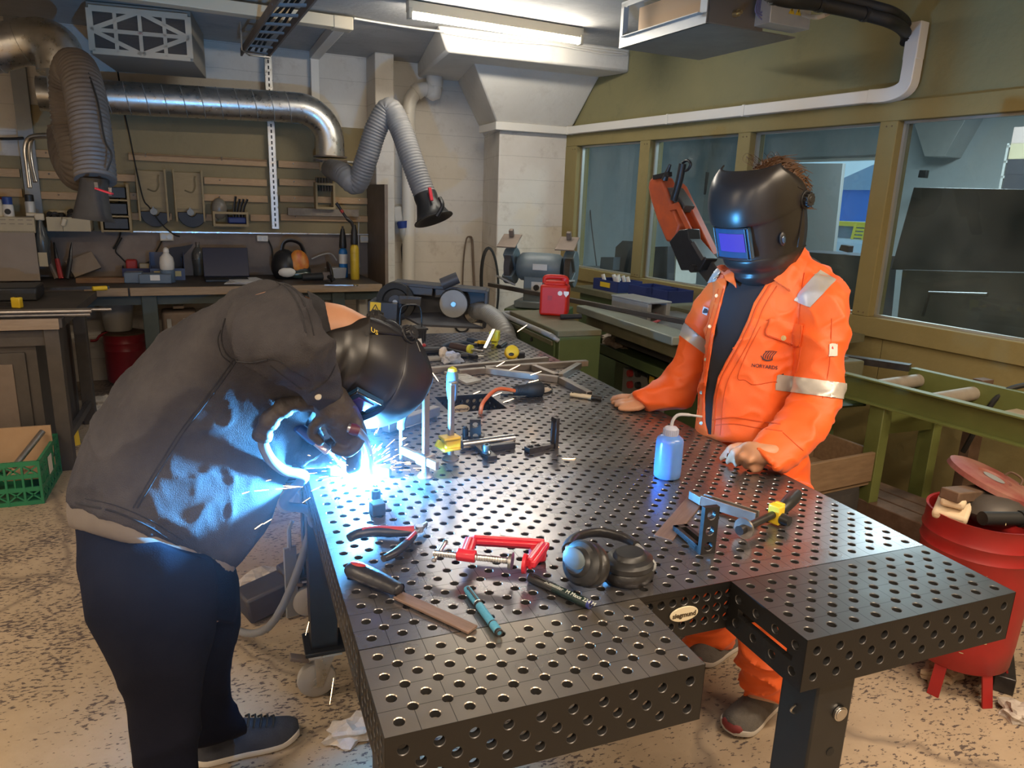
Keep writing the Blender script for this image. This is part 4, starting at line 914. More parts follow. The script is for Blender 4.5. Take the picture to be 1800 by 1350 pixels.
for k, pts in enumerate([[(775, 612), (790, 604), (812, 602), (830, 606)], [(775, 612), (792, 616), (815, 622), (838, 628)]]): b = MB(); b.tube(spline([tp(x, y, .012) for x, y in pts], 5), .010, 8); obj('handle', b, (M_dblue, M_black)[k], t)
b = MB(); b.tube([tp(776, 612, .012), tp(768, 610, .012), tp(760, 609, .01)], [.012, .010, .003], 8); obj('jaw', b, M_blackst, t)
# tape measure
F = Matrix.Translation(tp(899, 632)) @ RZ(-10); t = thing('tape_measure', 'round yellow tape measure lying at the right of the far tool heap', 'tape measure', F)
b = MB(F @ Matrix.Translation((0, 0, .032)) @ RX(68)); b.lathe([(.0001, -.02), (.026, -.02), (.031, -.015), (.032, 0), (.031, .015), (.026, .02), (.0001, .02)], 24); cse = obj('case', b, M_yel, t, smooth=50)
b = MB(F @ Matrix.Translation((0, 0, .032)) @ RX(68)); b.ball((-.006, -.012, .020), (.013, .008, .003), 14); obj('thumb_lock', b, M_black, cse)
b = MB(F); b.box((.045, .01, .016), (.03, .03, .03)); obj('belt_clip', b, M_black, t, bevel=.003)
crumple('tissue', 'crumpled blue and white tissue in front of the far tool heap', 'tissue', Matrix.Translation(tp(795, 638)), (.040, .022, .028), mat('blue_white_tissue', (.58, .54, .50), .85, c2=(.25, .36, .60), ns=14), 2, 3)
crumple('paper_scrap', 'beige crumpled paper scrap left of the blue tissue', 'paper', Matrix.Translation(tp(780, 628)), (.018, .014, .030), M_paper, 9, 2)
b = MB(Matrix.Translation(tp(733, 632)) @ RZ(15)); b.box((0, .0, .045), (.075, .003, .09), M=RX(-20)); b.box((0, .03, .001), (.075, .05, .002)); tag(obj('cardboard_piece', b, mat('brown_card', (.55, .40, .25), .8)), 'folded piece of tan card behind the black helmet on the far table', 'card')
b = MB(Matrix.Translation(tp(757, 621)) @ RZ(3)); b.box((0, 0, .014), (.10, .05, .028)); tag(obj('black_pouch', b, M_black, bevel=.008), 'black flat pouch between the tan card and the far tool heap', 'pouch')
b = MB(Matrix.Translation(tp(752, 634)) @ RZ(3)); b.box((0, 0, .008), (.11, .05, .016)); tag(obj('folded_cloth', b, mat('grey_rag', (.25, .24, .23), .9, c2=(.33, .32, .30), ns=20), bevel=.006, seg=3), 'grey folded cloth in front of the black pouch', 'cloth')
hand_tool('red_tool', 'red-handled tool lying beside the black basket', 'hand tool', (718, 609), (748, 607), .010, M_redgrip, None, False, 1.0)
# black tool basket with wire hoop
F = T(*tp(722, 604), 4); t = thing('tool_basket', 'black ribbed basket with hoop handle on the far table corner', 'basket', F)
b = MB(F); b.loft([[Vector((sx * (.055 + .006 * k) , sy * (.04 + .005 * k), .075 * k / 2)) for sx, sy in ((-1, -1), (1, -1), (1, 1), (-1, 1))] for k in range(3)]); bk = obj('body', b, M_black, t, bevel=.006)
b = MB(F)
for k in range(11): b.box((-.058 + .0116 * k, -.0465, .042), (.004, .006, .06))
b.box((0, 0, .076), (.14, .106, .008)); obj('rib', b, M_black, bk)
b = MB(F); b.tube(spline([(-.055, 0, .075), (-.05, 0, .16), (-.03, 0, .185), (.03, 0, .185), (.05, 0, .16), (.055, 0, .075)], 4), .0035, 8); obj('hoop', b, M_black, t)
for k in range(3): hand_tool('long_tool', ['chrome rod standing in the black basket', 'thin red handled file standing in the black basket', 'black handled pick standing in the black basket'][k], 'hand tool', (716 + 5 * k, 598), (719 + 5 * k, 598), .004, (M_bright, M_redgrip, M_black)[k], None, True).matrix_basis = F @ Matrix.Translation((-.02 + .02 * k, 0, .03)) @ RY(-75 + 18 * k)
# ================================================================ people
M_denim = mat('washed_dark_denim', (.034, .033, .041), .9, c2=(.074, .069, .072), ns=7, amt=.45, bump=.4, bs=420, spec=.2)
M_denim_d = mat('dark_denim_seam', (.012, .012, .017), .9, c2=(.03, .03, .035), ns=30, bump=.3, bs=400)
M_stitch = mat('stitching', (.16, .14, .13), .9)
M_navy = mat('navy_cotton_trousers', (.0045, .0055, .013), .9, c2=(.009, .010, .019), ns=5, bump=.15, bs=300, spec=.12)
M_tee = mat('grey_tshirt', (.13, .11, .095), .9, c2=(.17, .145, .125), ns=9)
M_skin = mat('skin', (.52, .255, .145), .5, c2=(.58, .30, .18), ns=20, sub=.15)
M_glove = mat('dark_leather_glove', (.030, .024, .022), .6, c2=(.06, .046, .038), ns=14, bump=.3, bs=90)
M_hblack = mat('black_helmet_shell', (.016, .014, .014), .34, c2=(.022, .019, .018), ns=9)
M_orange = mat('hi_vis_orange_cotton', (.87, .132, .014), .55, c2=(.81, .108, .011), ns=6, amt=.4, bump=.08, bs=350, sheen=.1)
M_oseam = mat('orange_seam', (.60, .075, .01), .7)
M_refl = mat('silver_reflective_tape', (.50, .47, .43), .38, .35, c2=(.56, .53, .49), ns=40)
M_btee = mat('black_tshirt', (.008, .008, .012), .85, sheen=.1)
M_brass = mat('brass_button', (.62, .48, .25), .3, .9)
M_white = MATS['white_painted_concrete']
M_shoe = mat('dark_suede_shoe', (.022, .024, .034), .8, c2=(.04, .042, .052), ns=20, bump=.2, bs=200)
M_shoeg = mat('grey_knit_shoe', (.10, .09, .08), .85, c2=(.14, .125, .11), ns=60, bump=.3, bs=250)
M_sole = mat('off_white_sole', (.60, .55, .48), .6)
M_wlens = mat('blue_coated_lens', (.02, .06, .13), .12, c2=(.03, .08, .16), ns=12, spec=.9, coat=.6)
M_plens = mat('purple_filter_glass', (.10, .055, .30), .08, spec=.9, coat=.8)
M_hair = mat('brown_hair', (.060, .026, .010), .5, c2=(.10, .045, .018), ns=40)

def basis(o, F, U):
    F = Vector(F).normalized(); U = Vector(U); U = (U - U.dot(F) * F).normalized(); S = U.cross(F); o = Vector(o)
    return Matrix([[F[i], S[i], U[i], o[i]] for i in range(3)] + [[0, 0, 0, 1]])
def welding_helmet(parent, H, knob=(-.012, .072), notes=None):
    """face shield in head axes: x where the face looks, y to the person's left, z to the crown"""
    prof = [(-.172, .098, .050, 70), (-.160, .122, .072, 80), (-.135, .136, .088, 86), (-.118, .132, .094, 89), (-.100, .146, .101, 92), (-.075, .148, .110, 96), (-.070, .142, .110, 97),
            (-.02, .148, .119, 98), (.026, .152, .122, 98), (.031, .170, .124, 98), (.07, .170, .125, 97), (.10, .160, .124, 93), (.13, .142, .120, 88), (.150, .118, .113, 80), (.163, .088, .104, 76)]
    rows = []; n = 40
    for (z, f, w_, A) in prof:
        r = []
        for k in range(n + 1):
            a = math.radians(A) * (2 * k / n - 1); c = math.cos(a); x = f * math.copysign(abs(c) ** .72, c); y = w_ * math.copysign(abs(math.sin(a)) ** .85, math.sin(a))
            r.append(Vector((x, y, z - .012 * (1 - c) * (1 if z < 0 else -.3))))
        rows.append(r)
    cols = [spline([r[k] for r in rows], 3) for k in range(n + 1)]
    rows = [[cols[k][j] for k in range(n + 1)] for j in range(len(cols[0]))]
    m = MB(H); m.loft(rows, closed=False, cap=False)
    h = obj('welding_helmet', m, M_hblack, parent, smooth=50); md = h.modifiers.new('shell', 'SOLIDIFY'); md.thickness = .004; md.offset = -1
    # cartridge with filter
    def plate(x, y0, y1, z0, z1, dx, curve=.9):
        q = MB(H); N = 8; vs = []
        for i in range(N + 1):
            y = lerp(y0, y1, i / N); xx = x - curve * y * y
            vs.append([Vector((xx, y, z0)), Vector((xx, y, z1)), Vector((xx - dx, y, z1)), Vector((xx - dx, y, z0))])
        q.loft(vs); return q
    c = obj('lens_cover', plate(.155, -.062, .062, -.066, .026, .012, 1.5), M_wlens, h, bevel=.002, label='blue reflecting outer lens cover')
    obj('filter', plate(.1575, -.046, .046, -.045, .008, .006, 1.5), M_plens, c, bevel=.001, label='purple darkening filter')
    fr = MB(H)
    for z in (-.066, .024): fr.tube([(.1585 - 1.5 * y * y, y, z) for y in [(-.062 + .0155 * i) for i in range(9)]], .0022, 6)
    for y in (-.062, .062, .052): fr.tube([(.1585 - 1.5 * y * y, y, z) for z in (-.066, -.02, .024)], .0020, 6)
    obj('lens_rim', fr, M_hblack, c)
    for s in (-1, 1):
        k = MB(H); x, z = knob; y = .1235
        k.cyl((x, s * y, z), (x, s * (y + .006), z), .026, .025, 24); k.cyl((x, s * (y + .006), z), (x, s * (y + .019), z), .019, .0175, 16); k.cyl((x, s * (y + .019), z), (x, s * (y + .021), z), .010, .008, 16)
        for j in range(12):
            a = j * PI / 6; k.box((x + .0185 * math.cos(a), s * (y + .012), z + .0185 * math.sin(a)), (.004, .012, .004), M=None)
        obj('pivot_knob', k, M_black, h, bevel=.0008)
        a = MB(H); a.tube([(x + .05, s * .1195, z - .12), (x + .035, s * .121, z - .08), (x + .012, s * .1235, z - .02)], .0025, 6); a.tube([(x + .03, s * .124, z + .045), (x + .008, s * .1245, z + .03)], .0022, 6)
        obj('shell_ridge', a, M_hblack, h)
        if notes: 
            b = MB(H); yb = .115
            b.ball((.075, s * yb, -.030), (.014, .006, .020), 12); obj('grind_dial', b, M_black, h)
            b = MB(H); b.ball((.077, s * (yb + .005), -.032), (.007, .003, .011), 10); obj('dial_cap', b, M_wlens, h)
    g = MB(H); g.tube([( .11 * math.cos(a) - .01, .098 * math.sin(a), .052 + .012 * math.cos(a)) for a in [2 * PI * k / 28 for k in range(29)]], .010, 8, flat=.25); obj('headband', g, M_black, h)
    g = MB(H); g.tube([(-.01 + .1 * math.sin(a) * .1, .1 * math.cos(a), .05 + .088 * math.sin(a)) for a in [PI * k / 16 for k in range(17)]], .009, 8, flat=.25); obj('crown_strap', g, mat('tan_strap', (.50, .38, .20), .7), h)
    g = MB(H); g.cyl((-.128, 0, .04), (-.152, 0, .04), .022, .020, 18)
    for j in range(9): a = j * 2 * PI / 9; g.box((-.142, .021 * math.cos(a), .04 + .021 * math.sin(a)), (.018, .006, .006))
    g.box((-.118, 0, .04), (.02, .07, .034)); obj('ratchet_knob', g, M_black, h, bevel=.002)
    return h
def head(mb, H, neck_to, r=.058):
    mb.ball((0, 0, .02), (.098, .077, .108), 20, M=H); mb.ball((.022, 0, -.05), (.075, .062, .075), 16, M=H)
    mb.ball((.100, 0, -.018), (.018, .013, .024), 10, M=H); mb.ball((.088, 0, -.062), (.012, .024, .008), 10, M=H); mb.ball((.082, 0, -.098), (.018, .022, .014), 10, M=H)
    for s in (-1, 1): mb.ball((-.005, s * .078, -.012), (.020, .009, .032), 10, M=H); mb.ball((.085, s * .032, .012), (.010, .014, .008), 8, M=H)
    limb(mb, [(H @ Vector((-.03, 0, -.03)), r), (H @ Vector((-.03, 0, -.10)), r * .95), (Vector(neck_to), r * 1.15)], 16)
def finger(mb, pts, r0, r1):
    n = len(pts); limb(mb, [(p, lerp(r0, r1, i / (n - 1))) for i, p in enumerate(pts)], 10)
def shrink(rings, k): return [[c + (p - c) * k for p in r] for r in rings for c in [sum(r, Vector()) / len(r)]]
def solid_of(rings, m=4, caps=True):
    R_ = relen(rings, m)
    if caps:
        n0 = (sum(R_[0], Vector()) - sum(R_[1], Vector())) / len(R_[0]); n1 = (sum(R_[-1], Vector()) - sum(R_[-2], Vector())) / len(R_[0])
        return R_
    return R_

# ---------------------------------------------------------------- the bent welder in denim
E_ = dict(e=.6)
TW = [rg((129, 892), (384, 992), 1.53, .72, d2=1.80, **E_), rg((140, 835), (440, 932), 1.53, .66, d2=1.83, **E_), rg((172, 752), (476, 845), 1.54, .66, d2=1.85, **E_), rg((232, 662), (500, 780), 1.56, .72, d2=1.84, **E_), rg((308, 580), (524, 735), 1.58, .88, d2=1.80, e=.75),
      rg((384, 528), (552, 700), 1.58, 1.1, d2=1.70), rg((450, 497), (572, 662), 1.63, 1.15, d2=1.69), rg((512, 502), (584, 630), 1.67, 1.0), rg((546, 528), (590, 608), 1.69, .95)]
SR = [rg((410, 530), (508, 500), 1.52, .9), rg((398, 566), (542, 528), 1.46, .9), rg((418, 618), (572, 576), 1.425, .82), rg((462, 656), (590, 618), 1.44, .85), rg((507, 682), (598, 645), 1.49, .9), rg((540, 706), (604, 668), 1.545, .9), rg((562, 726), (608, 690), 1.59, .95)]
SL = [rg((500, 560), (592, 600), 1.86, .9), rg((485, 660), (585, 672), 1.90, .85), rg((480, 735), (565, 745), 1.87, .85), rg((500, 790), (572, 770), 1.80, .9), rg((532, 822), (590, 785), 1.76, .9)]
CW = relen(TW, 3)
jk = MB(); jk.loft(relen(TW)); jk.loft(relen(SR)); jk.loft(relen(SL))
def crease(co, sc, off, st, p=3): return np.clip(snoise(co, sc, off, st, True), 0, 1) ** p
def denim_folds(co, nr):
    a = crease(co, 7.5, 3.1, (1.5, .8, 1.3)); b = crease(co, 17.0, 9.3, (1.4, 1, .8), 2); c = snoise(co, 3.0, 1.0)
    arm = np.array([1.0 if (1 if q[1] < .47 else 0) else .55 for q in co]); return arm * (.012 * a + .0042 * b - .006) + .004 * c
jacket_mb = fuse(jk, .0075, 5, denim_folds)
JK = Skin(jacket_mb)
SHOE_FAR = (atz(348, 1338, 0), atz(527, 1288, 0))
TRW = [[rg((134, 908), (396, 988), 1.545, .72, d2=1.79, e=.75), rg((133, 950), (408, 1018), 1.55, .80, d2=1.78), rg((142, 1015), (414, 1058), 1.55, .92, d2=1.76), rg((170, 1070), (408, 1098), 1.56, .9, d2=1.74)],
       [rg((152, 930), (372, 985), 1.585, .50), rg((146, 1000), (378, 1022), 1.555, .70), rg((158, 1080), (375, 1095), 1.54, .74), rg((188, 1155), (364, 1165), 1.55, .75), rg((214, 1208), (358, 1215), 1.58, .78), rg((222, 1252), (352, 1256), 1.61, .8), rg((226, 1290), (352, 1292), 1.63, .8), rg((244, 1360), (352, 1362), 1.66, .85), rg((256, 1425), (356, 1428), 1.69, .9), rg((262, 1476), (358, 1478), 1.70, .95)],
       [rg((285, 940), (405, 990), 1.69, .7), rg((290, 1000), (412, 1012), 1.70, .85), rg((300, 1075), (421, 1082), 1.72, .85), rg((308, 1140), (410, 1146), 1.77, .85), rg((318, 1205), (409, 1206), 1.82, .9), rg((322, 1245), (415, 1243), 1.87, .95), rg((326, 1290), (432, 1268), 1.91, .95), rg((328, 1318), (434, 1290), 1.935, .95)]]
tr = MB()
for q in TRW: tr.loft(relen(q))
def trouser_folds(co, nr): return .009 * crease(co, 5.0, 7.7, (1, .8, .9), 2) - .004 + .004 * snoise(co, 7, 2.2)
trousers_mb = fuse(tr, .010, 4, trouser_folds)
# head: face turned down to the arc, crown away to the right
vr = Vector(RC[0]); vd = Vector(RC[1]); vf = Vector(RC[2])
HW = basis(dep(636, 626, 1.745), vd * .87 - vf * .48 + vr * .04, vr * .50 + vf * .85) @ Matrix.Diagonal((.94, .94, .92, 1))
bd = MB(); bd.loft(relen(shrink(TW, .86))); bd.loft(relen(shrink(SR[:6], .66))); bd.loft(relen(shrink(SL, .72)))
for q in TRW[1:]: bd.loft(relen(shrink(q[2:], .66)))
bd.loft(relen(shrink(TRW[0], .8)))
bd.loft(relen(shrink([TRW[0][2], TRW[0][1], TRW[0][0], TW[0], TW[1]], .8)))
head(bd, HW, dep(560, 585, 1.69), .066)
limb(bd, [(dep(520, 570, 1.68), .07), (dep(575, 585, 1.70), .066), (dep(606, 596, 1.715), .07), (dep(616, 604, 1.725), .08)], 16)
for (p0, d0, p1, d1) in [((590, 712), 1.60, (606, 745), 1.64), ((562, 804), 1.77, (596, 800), 1.77)]:
    limb(bd, [(dep(*p0, d0), .022), (dep(*p1, d1), .024)])
fr_ = MB()
body_w = obj('person', fuse(bd, .0085, 4), M_skin, label='person bent over the table in dark denim jacket, welding with lowered black helmet', cat='person')
obj('jacket', jacket_mb, M_denim, body_w, smooth=60)
jacket = body_w.children[0]
obj('trousers', trousers_mb, M_navy, body_w, smooth=60)
ts = MB(); ts.loft(relen([rg((136, 872), (384, 960), 1.54, .70, d2=1.80, e=.6), rg((134, 905), (388, 988), 1.53, .715, d2=1.80, e=.6), rg((136, 932), (394, 1004), 1.535, .74, d2=1.79, e=.65)]))
obj('tshirt', fuse(ts, .008, 5), M_tee, body_w, smooth=60)
# seams, collar, cuff, buttons
sm = MB()
for dx in (0, 7): JK.seam([(411 + dx, 630), (388 + dx, 664), (358 + dx, 704), (318 + dx, 757), (290 + dx, 801), (265 + dx, 841), (234 + dx, 893)], .0018, mb=sm)
JK.seam([(396, 560), (389, 590), (395, 617), (412, 633), (440, 637), (470, 632)], .0018, mb=sm); JK.seam([(388, 580), (383, 598), (390, 624), (408, 640)], .0014, mb=sm)
JK.seam([(133, 884), (200, 899), (262, 926), (320, 962), (378, 984)], .0022, mb=sm); JK.seam([(150, 876), (205, 889), (265, 915), (322, 950)], .0012, mb=sm)
JK.seam([(470, 630), (490, 634), (515, 652), (545, 668)], .0013, mb=sm); JK.seam([(475, 642), (500, 662), (530, 684)], .0013, mb=sm)
JK.seam([(545, 690), (575, 668), (590, 640)], .0018, mb=sm); JK.seam([(500, 500), (520, 512), (540, 545), (552, 590)], .0016, mb=sm); JK.seam([(486, 496), (510, 512), (528, 545), (538, 585)], .0016, mb=sm)
obj('seam', sm, M_denim_d, jacket)
cl = MB(); cl.loft(relen([rg((540, 512), (580, 630), 1.672, 1.05), rg((560, 522), (590, 628), 1.685, 1.0), rg((580, 540), (597, 616), 1.695, .95), rg((592, 556), (599, 606), 1.70, .9)])); 
obj('collar', cl, M_denim_d, jacket, smooth=60)
def stud(skin, x, y, r, m, parent, name='button', lift=0):
    h = skin.hit(x, y)
    if h is None: h = dep(x, y, 1.68)
    n = Vector(CAM) - h; n = (n.normalized() + (h - skin.near(h, -.01)).normalized()).normalized()
    h = h + n * lift; a = MB(); a.cyl(h - n * .002, h + n * .003, r, r * .9, 14); a.cyl(h + n * .003, h + n * .0042, r * .6, r * .5, 12); return obj(name, a, m, parent)
stud(Skin(cl), 579, 608, .0085, mat('pearl_snap', (.70, .66, .55), .3, .4), jacket); stud(JK, 559, 697, .0075, MATS['pearl_snap'], jacket)
# gloves
def glove(parts, fingers, thumb):
    g = MB()
    for p in parts: limb(g, p, 14)
    for f in fingers: finger(g, f, .0125, .0098)
    finger(g, thumb, .014, .011); return obj('glove', fuse(g, .0045, 3, lambda co, nr: .0016 * snoise(co, 55, 4.0)), M_glove, body_w, smooth=60)
P_ = dep
glove([[(P_(578, 700, 1.60), .041), (P_(590, 718, 1.615), .042), (P_(605, 742, 1.64), .042), (P_(617, 764, 1.655), .038)], [(P_(592, 752, 1.63), .024), (P_(612, 772, 1.65), .026)]],
      [[P_(629, 744 + 1 * i, 1.625 + .023 * i), P_(633, 776 - 3 * i, 1.625 + .023 * i), P_(612, 797 - 3 * i, 1.625 + .023 * i), P_(588, 790 - 3 * i, 1.63 + .023 * i)] for i in range(4)],
      [P_(578, 730, 1.60), P_(556, 744, 1.60), P_(548, 762, 1.61), P_(562, 776, 1.62)])
glove([[(P_(520, 806, 1.775), .030), (P_(545, 800, 1.775), .034), (P_(572, 797, 1.775), .036), (P_(592, 796, 1.775), .033)]],
      [[P_(600, 782 + 7 * i, 1.765 + .004 * i), P_(622, 786 + 8 * i, 1.752), P_(628, 797 + 8 * i, 1.735), P_(614, 806 + 7 * i, 1.725)] for i in range(4)],
      [P_(572, 785, 1.75), P_(588, 776, 1.73), P_(604, 782, 1.72), P_(614, 792, 1.72)])
def shoe(parent, heel, toe, mup, msole, w=.048, h=.075, laces=True, tint=None):
    heel = Vector(heel); toe = Vector(toe); d = toe - heel; L = d.length; F = frame((heel.x, heel.y, 0), d)
    st = [(0, .55, .75), (.08, .80, .95), (.25, .86, 1.0), (.45, .92, .92), (.62, 1.05, .72), (.8, 1.05, .56), (.92, .82, .46), (.985, .42, .32)]
    up = MB(F); so = MB(F); ru = []; rs = []
    for t, ww, hh in st:
        x = t * L; r = []; r2 = []
        for k in range(20):
            a = 2 * PI * k / 20; c, s_ = math.cos(a), math.sin(a)
            zz = .022 + (h * hh) * max(0, s_) ** .8 if s_ > 0 else .022
            r.append(Vector((x, w * ww * c * (1 - .45 * max(0, s_)), zz))); r2.append(Vector((x, (w * ww + .003) * c, .0015 + .024 * (.5 + .5 * math.copysign(abs(s_) ** .3, s_)) + (.006 if t > .9 else 0))))
        ru.append(r); rs.append(r2)
    up.loft(relen(ru, 3)); so.loft(relen(rs, 3))
    o = obj('shoe', up, mup, parent, smooth=60); obj('sole', so, msole, o, smooth=50)
    if laces:
        a = MB(F)
        for j in range(5):
            x = L * (.48 + .06 * j); zt = .026 + h * (.93 - .075 * j); a.tube([(x, -.024, zt - .016), (x + .006, -.010, zt - .003), (x + .008, .010, zt - .003), (x, .024, zt - .016)], .0032, 6)
        obj('laces', a, M_rubber, o)
    if tint:
        b = MB(F); b.ball((L * .93, 0, .028), (.022, w * .72, .020), 14); obj('toe_cap', b, tint, o)
    return o
shoe(body_w, SHOE_FAR[0], SHOE_FAR[1], M_shoe, M_sole, .050, .082)
shoe(body_w, (-.44, .475, 0), (-.145, .50, 0), M_shoe, M_sole, .050, .082)
hw = welding_helmet(body_w, HW, knob=(-.035, .038))
ul = MB(); 
obj('lettering', text('US', .022, HW @ Matrix.Translation((.018, -.1262, -.085)) @ Matrix(((0, -.8, 0, 0), (0, 0, -1, 0), (1, 0, 0, 0), (0, 0, 0, 1)))), mat('yellow_lettering', (.75, .55, .08), .5), hw)

# ---------------------------------------------------------------- the standing observer in orange
TO = [rg((1296, 462), (1411, 426), 2.32, .85), rg((1288, 474), (1424, 450), 2.31, .85), rg((1266, 482), (1452, 470), 2.30, .72), rg((1252, 512), (1462, 506), 2.29, .62), rg((1244, 560), (1446, 566), 2.28, .66), rg((1238, 620), (1428, 636), 2.275, .70),
      rg((1231, 690), (1412, 704), 2.275, .74), rg((1225, 745), (1405, 752), 2.275, .76), rg((1227, 768), (1412, 790), 2.275, .76)]
SOR = [rg((1268, 472), (1322, 505), 2.36, .9), rg((1240, 506), (1292, 540), 2.40, .9), rg((1210, 556), (1262, 584), 2.45, .95), rg((1192, 612), (1243, 638), 2.49, .95), rg((1173, 650), (1222, 704), 2.51, .85), rg((1148, 668), (1188, 722), 2.505, 1.0), rg((1122, 684), (1153, 721), 2.50, 1.1), rg((1112, 690), (1140, 722), 2.495, 1.1)]
SOL = [rg((1400, 474), (1472, 488), 2.22, .9), rg((1406, 520), (1492, 520), 2.175, .9), rg((1402, 575), (1491, 575), 2.15, .9), rg((1396, 640), (1482, 640), 2.13, .9), rg((1390, 695), (1475, 702), 2.105, .9), rg((1374, 728), (1458, 752), 2.06, .9), rg((1352, 748), (1424, 786), 2.0, .9), rg((1334, 772), (1388, 824), 1.955, .95), rg((1322, 780), (1372, 832), 1.94, 1.0)]
oj = MB(); oj.loft(relen(TO)); oj.loft(relen(SOR)); oj.loft(relen(SOL))
def cotton_folds(co, nr):
    return .012 * crease(co, 6.0, 5.5, (1, 1, .8), 2) + .005 * crease(co, 13, 2.5, (1, 1, 1.5), 2) - .006
oj_mb = fuse(oj, .0065, 6, cotton_folds); OJ = Skin(oj_mb)
open_poly = [(1270, 470), (1277, 496), (1268, 532), (1257, 574), (1250, 613), (1243, 656), (1238, 695), (1239, 738), (1244, 764), (1250, 764), (1251, 738), (1254, 699), (1262, 663), (1276, 635), (1297, 599), (1315, 560), (1325, 532), (1347, 498), (1372, 470), (1376, 440), (1300, 440)]
oj_open = OJ.cut(open_poly)
TRO = [[rg((1229, 752), (1414, 772), 2.30, .70), rg((1226, 805), (1421, 815), 2.33, .66), rg((1232, 870), (1427, 875), 2.36, .62)],
       [rg((1322, 840), (1428, 850), 2.27, .85), rg((1314, 940), (1424, 948), 2.25, .85), rg((1302, 1050), (1410, 1058), 2.22, .9), rg((1298, 1128), (1402, 1134), 2.20, .9), rg((1297, 1160), (1400, 1172), 2.20, .9), rg((1305, 1198), (1395, 1212), 2.21, .9), rg((1308, 1224), (1384, 1242), 2.22, .9)],
       [rg((1228, 840), (1335, 848), 2.38, .95), rg((1215, 950), (1318, 955), 2.46, .95), rg((1204, 1050), (1298, 1052), 2.53, .95), rg((1199, 1100), (1290, 1098), 2.56, .9), rg((1204, 1140), (1286, 1136), 2.58, .9)]]
to = MB()
for q in TRO: to.loft(relen(q))
def otr(co, nr):
    low = np.clip((.45 - co[:, 2]) / .25, 0, 1); return (.007 + .012 * low) * (crease(co, 6, 1.5, (1, 1, 2.6), 2) - .4) + .003 * snoise(co, 13, 4)
HO = basis(dep(1345, 383, 2.20), Vector((-.95, -.24, -.36)), Vector((-.30, -.06, 1))) @ Matrix.Diagonal((1.04, .98, 1.05, 1))
bo = MB(); bo.loft(relen(shrink(TO, .84))); bo.loft(relen(shrink(SOR[:6], .66))); bo.loft(relen(shrink(SOL[:7], .66)))
for q in TRO: bo.loft(relen(shrink(q, .8)))
bo.loft(relen(shrink([TO[-2], TRO[0][0], TRO[0][1], TRO[0][2]], .8)))
head(bo, HO, dep(1365, 470, 2.30), .060)
def on_table(x, y, h=0.0): return atz(x, y, TH + h)
# left hand (near): palm on the edge of the table, fingers bent down onto the steel
wr_ = on_table(1352, 798, .055)
limb(bo, [(dep(1372, 792, 1.955), .022), (wr_, .027), (on_table(1330, 797, .052), .032), (on_table(1316, 795, .047), .031)])
for i, (k, m_, t) in enumerate([((1303, 783, .052), (1284, 787, .048), (1268, 806, .010)), ((1309, 789, .053), (1290, 794, .048), (1279, 812, .010)), ((1318, 796, .050), (1302, 802, .046), (1294, 817, .009)), ((1330, 803, .046), (1317, 810, .040), (1311, 821, .009))]):
    kk = on_table(*k); finger(bo, [on_table(1328 + 4 * i, 793 + 4 * i, .045), kk, lerp(kk, on_table(*m_), .6), on_table(*m_), lerp(on_table(*m_), on_table(*t), .55), on_table(*t)], .0115, .0085)
finger(bo, [on_table(1334, 806, .030), on_table(1338, 816, .022), on_table(1333, 824, .012), on_table(1324, 826, .010)], .0125, .0095)
# right hand (far): flat, thumb apart
limb(bo, [(dep(1160, 694, 2.505), .028), (on_table(1146, 704, .036), .027), (on_table(1130, 704, .030), .030), (on_table(1118, 703, .027), .030)])
for i, (k, m_, t) in enumerate([((1112, 697, .030), (1094, 696, .028), (1078, 699, .011)), ((1112, 700, .032), (1092, 699, .028), (1075, 703, .010)), ((1113, 704, .031), (1094, 705, .027), (1077, 708, .010)), ((1115, 709, .027), (1098, 711, .023), (1083, 713, .009))]):
    finger(bo, [on_table(1126, 701 + 2.2 * i, .028), on_table(*k), on_table(*m_), on_table(*t)], .0115, .0085)
finger(bo, [on_table(1134, 711, .022), on_table(1122, 717, .016), on_table(1104, 719, .011), on_table(1090, 718, .010)], .0125, .0095)
body_o = obj('person', fuse(bo, .0055, 3), M_skin, label='person in open orange hi-vis jacket standing with hands on the table, black helmet down', cat='person')
jo = obj('jacket', oj_open, M_orange, body_o, smooth=60); md = jo.modifiers.new('cloth', 'SOLIDIFY'); md.thickness = .003; md.offset = -1
obj('trousers', fuse(to, .0075, 4, otr), M_orange, body_o, smooth=60)
tt = MB(); tt.loft(relen(shrink(TO[1:], .955))); tt.loft(relen(shrink([TRO[0][0], TRO[0][1]], .93))); obj('tshirt', fuse(tt, .009, 5), M_btee, body_o, smooth=60, label='black t-shirt under the open jacket')
fl = [(1272, 508), (1262, 545), (1250, 590), (1243, 640), (1237, 690), (1236, 740)]; fr2 = [(1352, 500), (1330, 536), (1318, 566), (1300, 604), (1280, 640), (1266, 668), (1258, 704), (1255, 742), (1253, 762)]
q = MB(); OJ.seam([(x - 9, y) for x, y in fl], .0016, mb=q); OJ.seam([(x + 13, y + 3) for x, y in fr2], .0016, mb=q); OJ.seam([(x + 1, y + 1) for x, y in fr2], .003, mb=q); OJ.seam([(x - 1, y) for x, y in fl], .003, mb=q)
OJ.seam([(1337, 574), (1314, 618), (1297, 663), (1310, 668), (1325, 676), (1352, 672), (1395, 662), (1408, 610)], .0016, mb=q); OJ.seam([(1346, 563), (1380, 566), (1413, 574)], .0014, mb=q); OJ.seam([(1353, 562), (1345, 588), (1376, 600), (1406, 609), (1411, 575)], .0016, .007, mb=q)
OJ.seam([(1253, 738), (1290, 734), (1330, 740), (1372, 746)], .0022, mb=q); OJ.seam([(1254, 748), (1290, 745), (1330, 752), (1375, 758)], .0016, mb=q)
